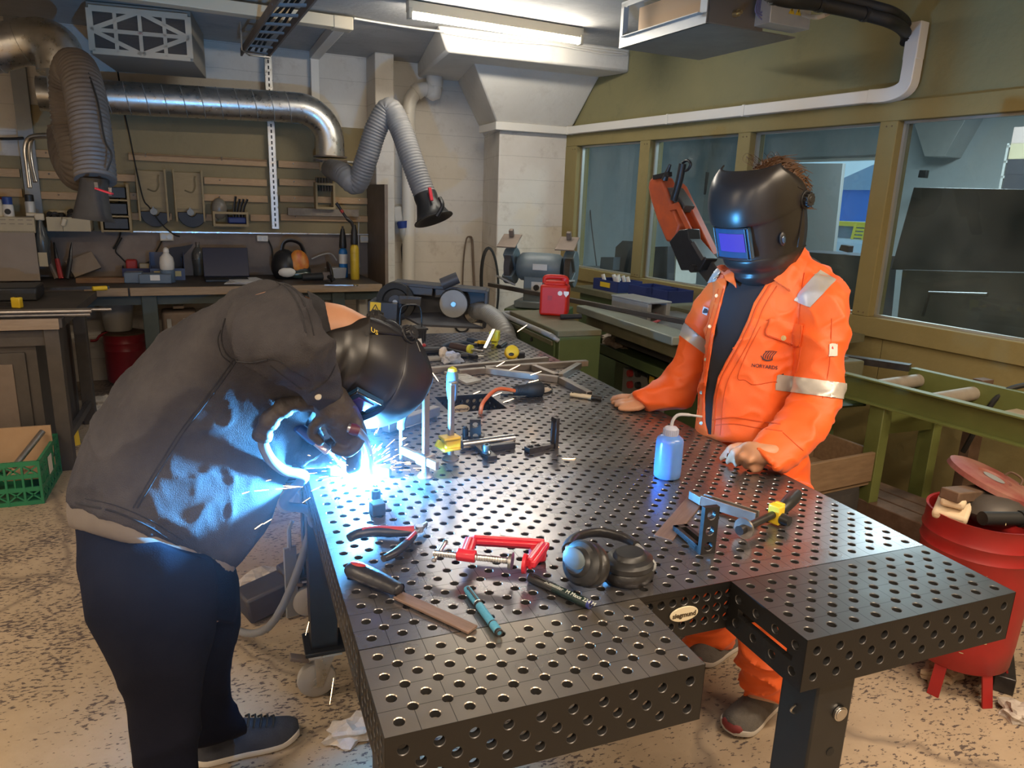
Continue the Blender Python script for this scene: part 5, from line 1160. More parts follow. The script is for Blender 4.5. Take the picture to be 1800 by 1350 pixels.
OJ.seam([(1414, 480), (1406, 540), (1404, 600)], .002, mb=q); OJ.seam([(1462, 560), (1458, 640), (1446, 700)], .0012, mb=q); OJ.seam([(1376, 760), (1400, 782), (1412, 792)], .0014, mb=q)
obj('seam', q, M_oseam, jo)
def patch(name, poly, m, off=.0035, th=.003, parent=None, label=None): return obj(name, OJ.patch(poly, off, th), m, parent or jo, label=label, smooth=60)
patch('collar', [(1400, 428), (1414, 444), (1419, 462), (1388, 513), (1357, 490), (1372, 466)], M_orange, .010, .008); patch('collar', [(1276, 456), (1262, 473), (1280, 494), (1296, 507), (1290, 478)], M_orange, .010, .008)
flap = patch('pocket_flap', [(1352, 561), (1412, 573), (1407, 610), (1344, 588)], M_orange, .007, .005)
patch('reflective_strip', [(1440, 475), (1469, 493), (1424, 541), (1395, 528)], M_refl, .004, .003); patch('reflective_strip', [(1270, 453), (1277, 463), (1259, 494), (1245, 498), (1252, 478)], M_refl, .004, .003)
obj('reflective_strip', OJ.band(((1390, 660), (1482, 672)), ((1390, 690), (1482, 702)), dep(1437, 682, 2.125), .115), M_refl, jo, smooth=60)
obj('reflective_strip', OJ.band(((1198, 562), (1234, 592)), ((1186, 584), (1230, 617)), dep(1214, 590, 2.46), .105), M_refl, jo, smooth=60)
stud(OJ, 1376, 594, .0085, M_brass, jo, lift=.007)
for (x, y) in [(1260, 520), (1248, 574), (1241, 632), (1233, 690), (1233, 744)]: stud(OJ, x, y, .006, mat('steel_snap', (.5, .46, .4), .3, .9), jo)
def print_on(skin, parent, mbf, m, x0, y0, x1, y1, w0, name, off=.0012):
    """lay flat lettering (x right, y up, width w0) onto the cloth between two photo points"""
    out = MB(); out.f = mbf.f; out.mi = mbf.mi; k = math.hypot(x1 - x0, y1 - y0) / w0; ux, uy = (x1 - x0) / (w0 * k), (y1 - y0) / (w0 * k); cx, cy = (x0 + x1) / 2, (y0 + y1) / 2
    for v in mbf.v:
        px = cx + k * (v.x * ux + v.y * uy); py = cy + k * (v.x * uy - v.y * ux); h = skin.hit(px, py); d = (Vector(CAM) - h).normalized(); out.v.append(h + d * (off + v.z * .2))
    return obj(name, out, m, parent, smooth=0)
M_ink = mat('dark_embroidery', (.05, .03, .045), .8)
print_on(OJ, jo, text('NORYARDS', 1, I4, .001, .012), M_ink, 1320, 642, 1368, 647, 5.5, 'lettering', .003)
lgo = MB()
def arc_strip(pts, w): 
    a = MB(); q = spline([Vector((x, y, 0)) for x, y in pts], 4); up = []
    for i, p in enumerate(q):
        t = (q[min(i + 1, len(q) - 1)] - q[max(i - 1, 0)]).normalized(); n = Vector((-t.y, t.x, 0)) * w / 2; up.append((p + n, p - n))
    for (a0, b0), (a1, b1) in zip(up[:-1], up[1:]): lgo.add([a0, b0, b1, a1], [(0, 1, 2, 3)])
for i in range(5): arc_strip([(-.62 + .26 * i, -.30), (-.56 + .27 * i, .15), (-.25 + .27 * i, .55)], .11)
arc_strip([(-.66, -.35), (-.2, -.48), (.25, -.42), (.5, -.28)], .16); arc_strip([(-.45, .55), (.3, .66), (.95, .62)], .08); arc_strip([(-.9, .0), (-.75, -.2), (-.66, -.35)], .09)
print_on(OJ, jo, lgo, M_ink, 1336, 625, 1366, 628, 2.0, 'ship_emblem', .003)
bg_ = patch('badge', [(1457, 604), (1471, 604), (1470, 627), (1456, 626)], mat('white_badge', (.72, .60, .56), .6), .004, .003, label='white sleeve badge with red drop')
fl_ = MB(); fl_.add([(.0, .9, 0), (.35, .2, 0), (.45, -.3, 0), (.2, -.75, 0), (-.2, -.75, 0), (-.45, -.3, 0), (-.35, .2, 0)], [tuple(range(7))])
print_on(OJ, bg_, fl_, mat('red_print', (.6, .02, .03), .6), 1460, 611.5, 1467, 612, 1.7, 'red_drop', .006)
print_on(OJ, bg_, text('ISO\n11612', 1, I4, .001, .01), mat('blue_print', (.12, .10, .35), .6), 1459.5, 621.5, 1467.5, 622, 3.2, 'lettering', .006)
lb = patch('chest_label', [(1237, 539), (1246, 542), (1244, 554), (1235, 551)], mat('white_label', (.65, .62, .60), .6), .005, .004, label='small black and white label')
patch('label_print', [(1238, 542), (1245, 544.5), (1243.5, 551.5), (1236.5, 549)], mat('label_black', (.02, .02, .03), .6), .0065, .004, parent=lb)
# shoes: grey runners
shoe(body_o, (1.405, .565, 0), (1.165, .475, 0), M_shoeg, M_sole, .050, .085, False, mat('maroon_toe', (.22, .03, .03), .6)); shoe(body_o, (1.50, .87, 0), (1.255, .80, 0), M_shoeg, M_sole, .050, .085, False, MATS['maroon_toe'])
ho = welding_helmet(body_o, HO, knob=(-.030, .045), notes=True)
# hair: tousled crown and nape
hr = MB(); rnd = random.Random(3)
hr.ball((-.048, 0, .040), (.104, .092, .108), 22, M=HO)
for i in range(620):
    a = rnd.uniform(0, 2 * PI); b = rnd.uniform(.05, 1.9); n = Vector((-math.cos(a) * math.sin(b) * .9, math.sin(a) * math.sin(b), math.cos(b))); p = Vector((-.048, 0, .040)) + Vector((n.x * .102, n.y * .090, n.z * .106))
    if p.x > .05: continue
    fl2 = Vector((-.6 + rnd.uniform(-.5, .4), rnd.uniform(-.6, .6), -.25 + rnd.uniform(-.4, .35))); L = rnd.uniform(.025, .055); fl2 = fl2 - n * fl2.dot(n) * .8; m_ = p + n * L * .16 + fl2 * L * .5; e = m_ + fl2 * L * .8 - n * L * .06
    hr.tube([HO @ p, HO @ m_, HO @ e], [.0028, .0022, .0006], 4)
for i in range(16):
    y = rnd.uniform(-.05, .05); s0 = HO @ Vector((-.03, y, .14)); hr.tube(spline([s0, HO @ Vector((-.01 + rnd.uniform(-.02, .02), y * 1.2, .158 + rnd.uniform(0, .018))), HO @ Vector((-.06, y * 1.3 - .03, .155 + rnd.uniform(0, .02))), HO @ Vector((-.10, y - .03, .12))], 4), .0006, 3)
obj('hair', hr, M_hair, body_o, smooth=60)
# ================================================================ ceiling services and extraction
def spiral_duct(pts, r, name, label, cat='duct', elbow=None):
    t = thing(name, label, cat, Matrix.Translation(pts[0])); b = MB(); b.tube(pts, r, 28); obj('pipe', b, M_galv, t, smooth=60); return t
def rings_on(pts, r, step, mb, w=.004, h=.0022, skew=0):
    d = [0]; 
    for a, c in zip(pts[:-1], pts[1:]): d.append(d[-1] + (Vector(c) - Vector(a)).length)
    s = step
    while s < d[-1]:
        i = max(k for k in range(len(d)) if d[k] <= s); i = min(i, len(pts) - 2); f = (s - d[i]) / (d[i + 1] - d[i]); p = Vector(pts[i]).lerp(Vector(pts[i + 1]), f); e = (Vector(pts[i + 1]) - Vector(pts[i])).normalized()
        if skew: e = (e + Vector((0, 0, skew))).normalized()
        lathe_on(p - e * w / 2, e, [(r * .99, 0), (r + h, w * .3), (r + h, w * .7), (r * .99, w)], 24, mb); s += step
    return mb
def hose(name, label, pts, r, parent=None, pitch=.020, m=None):
    P = spline(pts, 14); L = sum((b - a).length for a, b in zip(P[:-1], P[1:])); n = int(L / pitch * 4)
    d = [0]
    for a, c in zip(P[:-1], P[1:]): d.append(d[-1] + (c - a).length)
    Q = []; R_ = []; i = 0
    for k in range(n + 1):
        s = L * k / n
        while i < len(d) - 2 and d[i + 1] < s: i += 1
        Q.append(P[i].lerp(P[i + 1], (s - d[i]) / max(1e-6, d[i + 1] - d[i]))); R_.append(r * (1.0, .965, .93, .965)[k % 4])
    b = MB(); b.tube(Q, R_, 22); o = obj(name, b, m or M_hose, parent, smooth=60)
    return o
M_hose = mat('grey_flex_hose', (.185, .18, .18), .5, c2=(.25, .245, .24), ns=10)
M_lightgrey = mat('light_grey_sheet', (.50, .49, .46), .45, .3, c2=(.58, .57, .54), ns=5)
# long horizontal spiral duct with its elbow
p0 = wb(168, 170, .3); p1 = wb(520, 189, .3); e1 = wb(592, 250, .3)
u = (p1 - p0).normalized(); arc = [p1 + u * (.26 * math.sin(a)) - Vector((0, 0, 1)) * (.26 * (1 - math.cos(a))) for a in [PI / 2 * k / 10 for k in range(11)]]
pts = [p0 - u * .35, p0] + arc + [arc[-1] - Vector((0, 0, .10))]
t = spiral_duct(pts, .115, 'spiral_duct', 'long horizontal galvanised spiral duct running along the back wall to an elbow', 'duct')
b = rings_on([p0 - u * .3, p1], .115, .125, MB(), .008, .0035, .16); obj('spiral_seam', b, M_greystl, t)
q = pts[-1]; b = MB()
for dz in (0, -.03): b.cyl(q + Vector((0, 0, dz)), q + Vector((0, 0, dz - .012)), .135, n=28)
obj('flange', b, M_dsteel, t); b = MB(); b.tube([q + Vector((-.12, -.05, -.04)), q + Vector((.34, .02, -.045))], .012, 8); obj('bracket_rod', b, M_galv, t)
b = MB(); b.cyl(q + Vector((0, 0, -.042)), q + Vector((0, 0, -.12)), .088, n=24); obj('collar', b, M_galv, t)
# right extraction arm
t = thing('fume_extractor', 'grey ribbed extraction hose arm bent upward beside the white post', 'extraction arm', Matrix.Translation(q))
hd = 4.9; h1 = dep(748, 345, hd); h2 = dep(762, 385, hd)
hose('flexible_hose', None, [q + Vector((0, 0, -.10)), dep(602, 305, 5.15), dep(626, 322, 5.08), dep(644, 280, 5.0), dep(662, 225, 4.95), dep(684, 192, 4.93), dep(704, 225, 4.92), dep(722, 275, 4.9), dep(738, 320, hd), h1], .078, t)
b = lathe_on(h1 - (h2 - h1) * .1, h2 - h1, [(.078, 0), (.080, .02), (.078, .06), (.10, .13), (.118, .17), (.135, .178), (.136, .185), (.118, .186), (.06, .15)], 28); hb = obj('hood', b, M_black, t, smooth=50)
b = MB(); b.tube(spline([dep(768, 380, hd - .12), dep(778, 362, hd - .13), dep(773, 348, hd - .1)], 5), .014, 8); obj('handle', b, M_black, hb)
b = MB(); b.bar(dep(755, 330, hd - .09), dep(759, 353, hd - .10), .022, .014); obj('damper_lever', b, M_redp, hb, label='red damper lever', bevel=.003)
# left extraction arm and its riser
A0 = dep(-60, 100, 4.15); A1 = dep(55, 72, 4.2); A2 = dep(100, 85, 4.2); A3 = dep(108, 130, 4.22)
P = spline([A0, A1, A2, A3], 8); t = spiral_duct(P, .125, 'extraction_duct', 'big grey duct elbow at the left under the ceiling', 'duct'); b = rings_on([A0, A1], .125, .16, MB(), .006, .003); obj('band', b, M_galv, t)
r0 = dep(102, 118, 4.25); r1 = dep(112, 222, 4.3); b = MB(); b.cyl(r0, r1, .062, n=24); rz = obj('riser', b, M_galv, t)
b = MB(); b.cyl(r1, r1 - Vector((0, 0, .02)), .085, n=20); b.cyl(r1 - Vector((0, 0, .03)), r1 - Vector((0, 0, .045)), .085, n=20); obj('flange', b, M_dsteel, rz)
for k, dy in enumerate((0, .07)):
    b = MB(); b.tube(spline([dep(118, 238 + 2 * k, 4.25 + dy), dep(70, 238 + 2 * k, 4.3 + dy), dep(50 + 6 * k, 244, 4.32 + dy), dep(44 + 8 * k, 262, 4.33 + dy), dep(47 + 8 * k, 290, 4.34 + dy), dep(52 + 10 * k, 330 - 10 * k, 4.35 + dy)], 5), .014, 10); obj('support_tube', b, M_bright, t)
t = thing('fume_extractor', 'sooty ribbed extraction hose hanging at the left with a black hood', 'extraction arm', Matrix.Translation(r1))
hose('flexible_hose', None, [r1 - Vector((0, 0, .05)), dep(120, 275, 4.1), dep(138, 305, 3.85), dep(140, 282, 3.75), dep(126, 220, 3.72), dep(122, 150, 3.66), dep(132, 118, 3.58), dep(146, 150, 3.50), dep(158, 220, 3.46), dep(166, 290, 3.44), dep(168, 318, 3.43)], .092, t, .022, mat('sooty_flex_hose', (.085, .07, .062), .6, c2=(.135, .115, .10), ns=9))
hm = MB(); hm.loft(relen([rg((146, 312), (188, 315), 3.42, 1, e=.7), rg((142, 340), (186, 343), 3.41, .9, e=.6), rg((134, 372), (192, 380), 3.40, .6, e=.5), rg((131, 384), (200, 392), 3.395, .5, e=.5)], 4)); hb = obj('hood', hm, mat('sooty_hood', (.012, .011, .011), .6, c2=(.035, .03, .027), ns=9), t, smooth=50)
b = MB(); b.bar(dep(168, 331, 3.26), dep(198, 341, 3.26), .018, .008); obj('damper_lever', b, M_redp, hb, label='red damper lever', bevel=.002); b = MB(); b.bar(dep(168, 321, 3.27), dep(170, 334, 3.27), .014, .01); b.tube([dep(192, 330, 3.27), dep(195, 330, 3.27), dep(195, 344, 3.27), dep(192, 344, 3.27), dep(192, 330, 3.27)], .003, 6); obj('latch', b, M_bright, hb)
b = MB(); b.tube(spline([dep(155, 128, 3.45), dep(172, 180, 3.4), dep(184, 245, 3.36), dep(196, 272, 3.35), dep(188, 300, 3.36)], 6), .0045, 6); obj('control_cable', b, M_rubber, t)
# ceiling air cleaner with star grille
z0, z1 = 2.345, 2.63
F = frame(atz(150, 8, z1 + .0), atz(335, 26, z1) - atz(150, 8, z1)); W = (atz(335, 26, z1) - atz(150, 8, z1)).length; Hh = z1 - z0
t = thing('air_cleaner', 'ceiling air cleaner box with pale diamond grille', 'air cleaner', F)
b = MB(F @ Matrix.Translation((0, 0, -Hh))); b.box((W / 2, .38, Hh / 2 + .012), (W, .75, Hh + .024)); obj('housing', b, mat('greige_housing', (.30, .27, .22), .5), t, bevel=.004)
b = MB(F @ Matrix.Translation((0, 0, -Hh))); b.box((W / 2, -.001, Hh / 2), (W - .03, .006, Hh - .03)); 
for k in range(26): b.box((W / 2, -.0045, .02 + k * (Hh - .04) / 25), (W - .04, .006, .0035), M=None)
obj('filter_mesh', b, mat('dark_filter', (.10, .08, .065), .7), t)
b = MB(F @ Matrix.Translation((0, -.012, -Hh))); k = .030
for (x0, y0, x1, y1, w_) in [(0, 0, 1, 0, .036), (0, 1, 1, 1, .036), (0, 0, 0, 1, .036), (1, 0, 1, 1, .036), (.25, 0, .25, 1, .022), (.75, 0, .75, 1, .022), (.5, 0, .5, 1, .022), (0, .5, 1, .5, .024), (0, .5, .5, 0, .026), (.5, 0, 1, .5, .026), (1, .5, .5, 1, .026), (.5, 1, 0, .5, .026)]:
    f = lambda x: .018 + x * (W - .036); g = lambda y: .018 + y * (Hh - .036); b.bar((f(x0), 0, g(y0)), (f(x1), 0, g(y1)), .010, w_, up=(0, 1, 0.001)) if 0 else b.bar((f(x0), 0, g(y0)), (f(x1), 0, g(y1)), w_, .010, up=(0, 1, .0001))
gr = obj('grille', b, mat('ivory_grille', (.62, .53, .40), .45), t)
obj('lettering', text('LBC', .018, F @ Matrix.Translation((W / 2, -.0185, -Hh / 2)) @ RX(90), .0006), M_redgrip, gr)
# fluorescent batten
a = atz(716, 18, 2.60); c = atz(1022, 66, 2.60); F = frame(a, c - a); L = (c - a).length; t = thing('tube_light', 'lit fluorescent batten light on the ceiling in front of the beam', 'ceiling light', F)
b = MB(F); b.box((L / 2, .0, .022), (L, .055, .060)); obj('housing', b, M_creamplastic, t, bevel=.003)
M_tube = mat('lit_tube', (1, 1, 1), .4, emit=(1.0, .93, .80), es=95)
b = MB(F); b.cyl((.03, -.012, -.028), (L - .03, -.012, -.028), .017, n=14); obj('tube', b, M_tube, t)
b = MB(F)
for x in (.012, L - .012): b.box((x, -.006, -.018), (.024, .05, .06))
obj('lamp_holder', b, M_creamplastic, t, bevel=.004)
t['kind'] = 'thing'
# cream trunking on the left ceiling, cable ladder
a = atz(255, -8, 2.61); c = atz(614, 42, 2.61); F = frame(a, c - a); L = (c - a).length; t = thing('cable_trunking', 'cream square cable trunking crossing the ceiling above the cable ladder', 'trunking', F); b = MB(F); b.box((L / 2 - .4, 0, -.005), (L + .8, .10, .07)); obj('duct', b, M_creamplastic, t, bevel=.004)
b = MB(F); b.box((L - .05, 0, -.006), (.13, .108, .078)); obj('end_cover', b, M_creamplastic, t, bevel=.008)
a2 = c + Vector((-.05, 0, 0)); w0 = wb(552, 95, .04); b = MB(); b.bar(a2, Vector((w0.x, w0.y, 2.625)), .075, .065); obj('branch', b, M_whiteplastic, t, bevel=.003); b = MB(); b.bar(Vector((w0.x, w0.y, 2.64)), Vector((w0.x, w0.y, 2.20)), .066, .066, up=(0, 1, 0)); obj('drop', b, M_whiteplastic, t, bevel=.003)
t = thing('cable_ladder', 'dark steel cable ladder running under the ceiling to the back wall', 'cable ladder', Matrix.Translation(atz(445, 94, 2.5)))
zl = 2.5; e0, e1 = atz(424, 92, zl), atz(470, 97, zl); s0, s1 = atz(486, 0, zl), atz(548, 0, zl); d0 = (s0 - e0); d1 = (s1 - e1)
for e, d in ((e0, d0), (e1, d1)): b = MB(); b.bar(e, e + d * 1.3, .012, .05); obj('side_rail', b, M_dsteel, t)
for k in range(9): b = MB(); f = .03 + k * .15; b.bar(e0 + d0 * f, e1 + d1 * f, .03, .012); obj('rung', b, M_greystl, t)
b = MB()
for k in range(3): b.tube(spline([e0.lerp(e1, .3 + .2 * k) + d0 * f + Vector((.012 * math.sin(9 * f + k), 0, .022)) for f in (0, .3, .6, .9, 1.25)], 4), .009, 6)
obj('cables', b, M_rubber, t); b = MB(); b.tube([e0 + d0 * .14 + Vector((-.02, 0, .16)), e0 + d0 * .14 + Vector((-.02, 0, -.02)), e0 + d0 * .10 + Vector((.03, 0, -.04)), e1 + d1 * .06 + Vector((0, 0, -.03))], .006, 6); obj('hanger', b, M_galv, t)
b = MB(FB); xl = fbx(wb(477, 250, .05))[0]
b.box((xl, -.075, 1.91), (.058, .004, 1.36))
for s in (-1, 1): b.box((xl + s * .027, -.06, 1.91), (.004, .034, 1.36))
t = tag(obj('mounting_rail', b, M_galv), 'galvanised slotted upright rail screwed over the olive board', 'rail'); b = MB(FB)
for k in range(30): b.box((xl, -.0775, 1.26 + .044 * k), (.012, .001, .026))
obj('slots', b, M_black, t)
# ceiling clips cables along the beam
b = MB(); b.tube(spline([atz(622, 32, 2.64), atz(700, 45, 2.65)] + [Vector((x, 4.185, 2.63 + .008 * math.sin(x * 9))) for x in (1.3, 1.7, 2.1, 2.5, 2.72)], 5), .007, 6); b.tube(spline([Vector((x, 4.18, 2.612 + .01 * math.sin(x * 7))) for x in (1.3, 1.7, 2.1, 2.5, 2.72)], 5), .006, 6); tag(obj('cable', b, M_whiteplastic), 'pair of white cables clipped along the top edge of the beam', 'cable')
# air-conditioning unit
zb = 2.40; A, B_, C = atz(1093, 86, zb), atz(1243, 40, zb), atz(1398, 67, zb); F = frame(B_, C - B_); Wd = (C - B_).length; Dp = (A - B_).length
t = thing('duct_fan_unit', 'galvanised duct air unit hanging under the ceiling at the upper right', 'air unit', F)
b = MB(F); b.box((Wd / 2, Dp / 2, .003), (Wd, Dp, .006)); obj('bottom_plate', b, mat('dull_galvanised', (.22, .20, .17), .55, .3, c2=(.28, .26, .22), ns=6), t)
b = MB(F); b.box((Wd * .3, .003, .12), (Wd * .62, .006, .24)); s_ = obj('service_side', b, mat('brown_grey_plate', (.20, .16, .12), .5, .3), t, bevel=.002)
b = MB(F)
for z, h in ((.025, .05), (.225, .03)): b.box((.004, Dp / 2, z), (.012, Dp, h))
b.box((.004, .03, .13), (.012, .06, .2)); b.box((.004, Dp - .03, .13), (.012, .06, .2)); b.box((-.01, Dp / 2, .052), (.035, Dp - .09, .004)); b.box((-.01, Dp - .06, .13), (.03, .004, .15)); obj('intake_flange', b, M_lightgrey, t)
b = MB(F); b.box((.09, Dp / 2, .13), (.004, Dp - .1, .17)); obj('coil', b, mat('copper_brown_coil', (.30, .20, .12), .5, .4), t)
b = MB(F); b.box((Wd * .74, -.05, .11), (Wd * .46, .11, .18)); eb = obj('control_box', b, M_lightgrey, t, bevel=.003); b = MB(F); b.box((Wd * .66, -.107, .15), (.13, .004, .08)); obj('paper_label', b, mat('label_white', (.75, .74, .72), .6), eb)
for k in range(2):
    b = MB(F @ Matrix.Translation((Wd * .74 + .045 * k, -.1062, .075)) @ RX(90)); b.prism([(-.020, 0), (.020, 0), (0, .034)], .0012); w_ = obj('warning_triangle', b, M_yel, eb); b = MB(F @ Matrix.Translation((Wd * .74 + .045 * k, -.1076, .075)) @ RX(90)); b.prism([(-.004, .020), (.001, .026), (.004, .026), (.001, .018), (.004, .018), (-.003, .006), (-.0005, .015), (-.004, .015)], .0006); obj('flash_symbol', b, M_black, w_)
b = MB(F)
for x, z, r in ((Wd * .28, .19, .022), (Wd * .28, .06, .016)): b.cyl((x, 0, z), (x, -.03, z), r, n=14); b.cyl((x, -.03, z), (x, -.05, z), r * .6, n=6)
obj('brass_fitting', b, M_brass, t); b = MB(F)
for k in range(5): b.tube(spline([(Wd * .45, -.01, .23), (Wd * .47 + .008 * k, -.03, .15 + .01 * k), (Wd * .46 + .01 * k, -.03, .08), (Wd * .52, -.05, .04 + .02 * k)], 5), .004, 6)
obj('wiring', b, mat('violet_grey_cable', (.18, .17, .30), .5), t)
g = MB()
pp = [F @ Vector((Wd * .30, -.05, .22)), dep(1360, -5, 3.05), dep(1440, 8, 3.1), dep(1520, 25, 3.13), dep(1570, 40, 3.15), wr(1592, 58, .08), wr(1592, 75, .06)]
t = thing('insulated_pipe', 'black insulated twin pipe looping from the air unit to the trunking', 'pipe', Matrix.Translation(pp[2])); g.tube(spline(pp, 6), .027, 12); obj('pipe', g, M_rubber, t, smooth=60); g = MB(); g.tube(spline([p + Vector((0, 0, .04)) for p in pp[:-1]] + [pp[-1]], 6), .020, 10); obj('second_pipe', g, M_rubber, t, smooth=60)
for i in (1, 2, 3): g = MB(); g.cyl(pp[i] - Vector((.012, 0, 0)), pp[i] + Vector((.012, 0, 0)), .031, n=10); obj('cable_tie', g, M_black, t)
b = MB(); b.tube(spline([F @ Vector((Wd * .95, -.05, .10)), dep(1440, 30, 3.2), dep(1480, 10, 3.3), dep(1510, -5, 3.4)], 5), .010, 8); obj('white_cable', b, M_whiteplastic, t)
# white trunking round the pillar and along the window wall
zt = 2.115; t = thing('cable_trunking', 'white plastic trunking running round the pillar and above the windows', 'trunking', FR @ Matrix.Translation((0, .02, zt)))
xe = frx(wr(1592, 180, .04))[0]; b = MB(FR); b.box(((xe + .16 + 3.98) / 2, .034, zt), (3.98 - xe - .16, .066, .062)); obj('duct', b, M_whiteplastic, t, bevel=.004)
b = MB(); b.bar((1.94, 4.905, zt), (2.625, 4.905, zt), .066, .062); b.bar((1.98, 4.90, zt), (1.97, 5.30, zt), .066, .062); obj('pillar_duct', b, M_whiteplastic, t, bevel=.004)
b = MB(FR)
for x in (xe + 1.05, xe + 1.75, 3.9): b.box((x, .034, zt), (.02, .072, .068))
obj('joint_cover', b, M_whiteplastic, t, bevel=.002); b = MB(FR); b.tube(spline([(xe + .20, .036, zt), (xe + .08, .036, zt), (xe + .01, .036, zt + .03), (xe, .036, zt + .10), (xe, .036, zt + .16)], 5), .047, 4); obj('bend', b, M_whiteplastic, t, bevel=.004); b = MB(FR); b.box((xe, .036, zt + .235), (.072, .066, .17)); obj('riser', b, M_whiteplastic, t, bevel=.005)
# drain pipe
t = thing('drain_pipe', 'white plastic drain pipe with elbows beside the concrete wall', 'pipe', Matrix.Translation(wb(716, 480, .1))); bx_, by_ = wb(718, 300, .14).x, wb(718, 300, .14).y
b = MB(); b.cyl((bx_, by_, .45), (bx_, by_, 2.22), .058, n=24); b.cyl((bx_, by_, 1.98), (bx_, by_, 2.08), .066, n=24); obj('pipe', b, M_whiteplastic, t)
tp_ = wb(764, 115, .16); P = spline([Vector((bx_, by_, 2.22)), Vector((bx_ + .02, by_, 2.34)), wb(735, 160, .15), wb(752, 157, .15), Vector((tp_.x, tp_.y, 2.40)), Vector((tp_.x, tp_.y, 2.52)), Vector((tp_.x, tp_.y, 2.66))], 6); b = MB(); b.tube(P, .058, 20); obj('bend', b, M_whiteplastic, t, smooth=60)
b = MB(); b.cyl((tp_.x, tp_.y, 2.46), (tp_.x, tp_.y, 2.56), .070, n=24); lathe_on(P[10], P[11] - P[10], [(.068, 0), (.068, .05)], 24, b); lathe_on(P[17], P[18] - P[17], [(.068, 0), (.068, .05)], 24, b); obj('socket', b, M_whiteplastic, t)
# ================================================================ back bench, left bench and what lies on them
M_benchtop = mat('worn_bench_steel', (.050, .042, .038), .55, .3, c2=(.09, .075, .065), ns=6)
M_benchwood = mat('worn_bench_edge', (.24, .17, .11), .65, c2=(.33, .245, .165), ns=9, stretch=(1, 9, 9), bump=.1)
M_teal = mat('dark_teal_paint', (.035, .055, .060), .5, c2=(.05, .07, .075), ns=8)
M_dgrey = mat('dark_brown_grey_steel', (.062, .053, .047), .55, .3, c2=(.095, .082, .072), ns=7)
M_bluebin = mat('blue_bin_plastic', (.020, .035, .16), .5); M_greyblue = mat('grey_blue_translucent', (.16, .22, .30), .35, trans=.2)
M_cream = mat('cream_bin', (.52, .43, .27), .5, c2=(.45, .37, .24), ns=8)
M_ply = mat('painted_plywood', (.33, .245, .125), .65, c2=(.39, .29, .155), ns=10, stretch=(1, 1, 4))
def bx(x, y, off=.0): p = fbx(wb(x, y, off)); return p[0], p[2]
BT = .84
t = thing('workbench', 'long workbench with worn timber edge along the back wall', 'workbench', FB @ Matrix.Translation((0, -.4, 0)))
x0 = fbx(atz(150, 505, BT))[0]; x1 = fbx(atz(676, 502, BT))[0]
b = MB(FB); boxw(FB, x0 - .5, x1, -.80, -.013, BT - .05, BT, b); obj('top', b, M_benchtop, t)
xm = fbx(atz(227, 505, BT))[0]
for a, c in ((x0, xm - .006), (xm + .006, x1)): b = boxw(FB, a, c, -.835, -.801, BT - .055, BT + .003); obj('edge_board', b, M_benchwood, t, bevel=.004)
for px in (262, 600): x = fbx(atz(px, 514, .79))[0]; b = boxw(FB, x - .05, x + .05, -.78, -.69, 0, BT - .05); obj('leg', b, M_teal, t, bevel=.004)
b = boxw(FB, x0, x1, -.74, -.70, BT - .13, BT - .05); obj('apron', b, M_teal, t); b = boxw(FB, fbx(atz(286, 514, .79))[0], x1 - .03, -.5, -.02, .28, .30); obj('shelf', b, M_dgrey, t)
# left steel bench
LBX0, LBX1, LY0, LY1 = -2.45, -.985, 3.36, 4.52
t = thing('steel_bench', 'dark steel workbench with cupboard doors at the left edge', 'workbench', T(-1.7, 3.9, 0)); b = boxw(I4, LBX0, LBX1, LY0, LY1, .80, .85); obj('top', b, M_benchtop, t, bevel=.003)
b = boxw(I4, LBX0, LBX1 - .015, LY0 - .004, LY0, .795, .852); obj('front_edge', b, M_benchwood, t)
for (x, y) in ((-1.045, 3.42), (-1.065, 4.30), (-2.4, 3.42)): b = boxw(I4, x - .035, x + .035, y - .035, y + .035, 0, .80); obj('leg', b, M_dgrey, t, bevel=.003)
b = boxw(I4, LBX0, -1.14, 3.46, 4.4, .06, .78); body = obj('cupboard', b, M_dgrey, t)
for a, c in ((-2.38, -1.80), (-1.77, -1.19)): 
    b = boxw(I4, a, c, 3.445, 3.46, .08, .66); d = obj('door', b, M_dgrey, t, bevel=.004); b = boxw(I4, a + .06, c - .06, 3.438, 3.446, .14, .60); obj('door_panel', b, M_dsteel, d, bevel=.003)
b = boxw(I4, LBX0, -1.08, 3.42, 3.45, .70, .78); obj('rail', b, M_dgrey, t); b = boxw(I4, -1.075, -1.045, 3.45, 4.28, .12, .16); obj('stretcher', b, M_dgrey, t)
b = boxw(FB, -2.6, fbx(wb(66, 450, .35))[0], -.36, -.34, .85, 1.20); tag(obj('splash_board', b, mat('grey_board', (.30, .24, .19), .7, c2=(.36, .29, .23), ns=4)), 'grey upright board behind the left steel bench', 'board')
b = boxw(I4, -1.20, -1.14, 4.9, 4.96, 0, .80); tag(obj('steel_post', b, M_dgrey, bevel=.003), 'thin dark steel post left of the red bin', 'post')
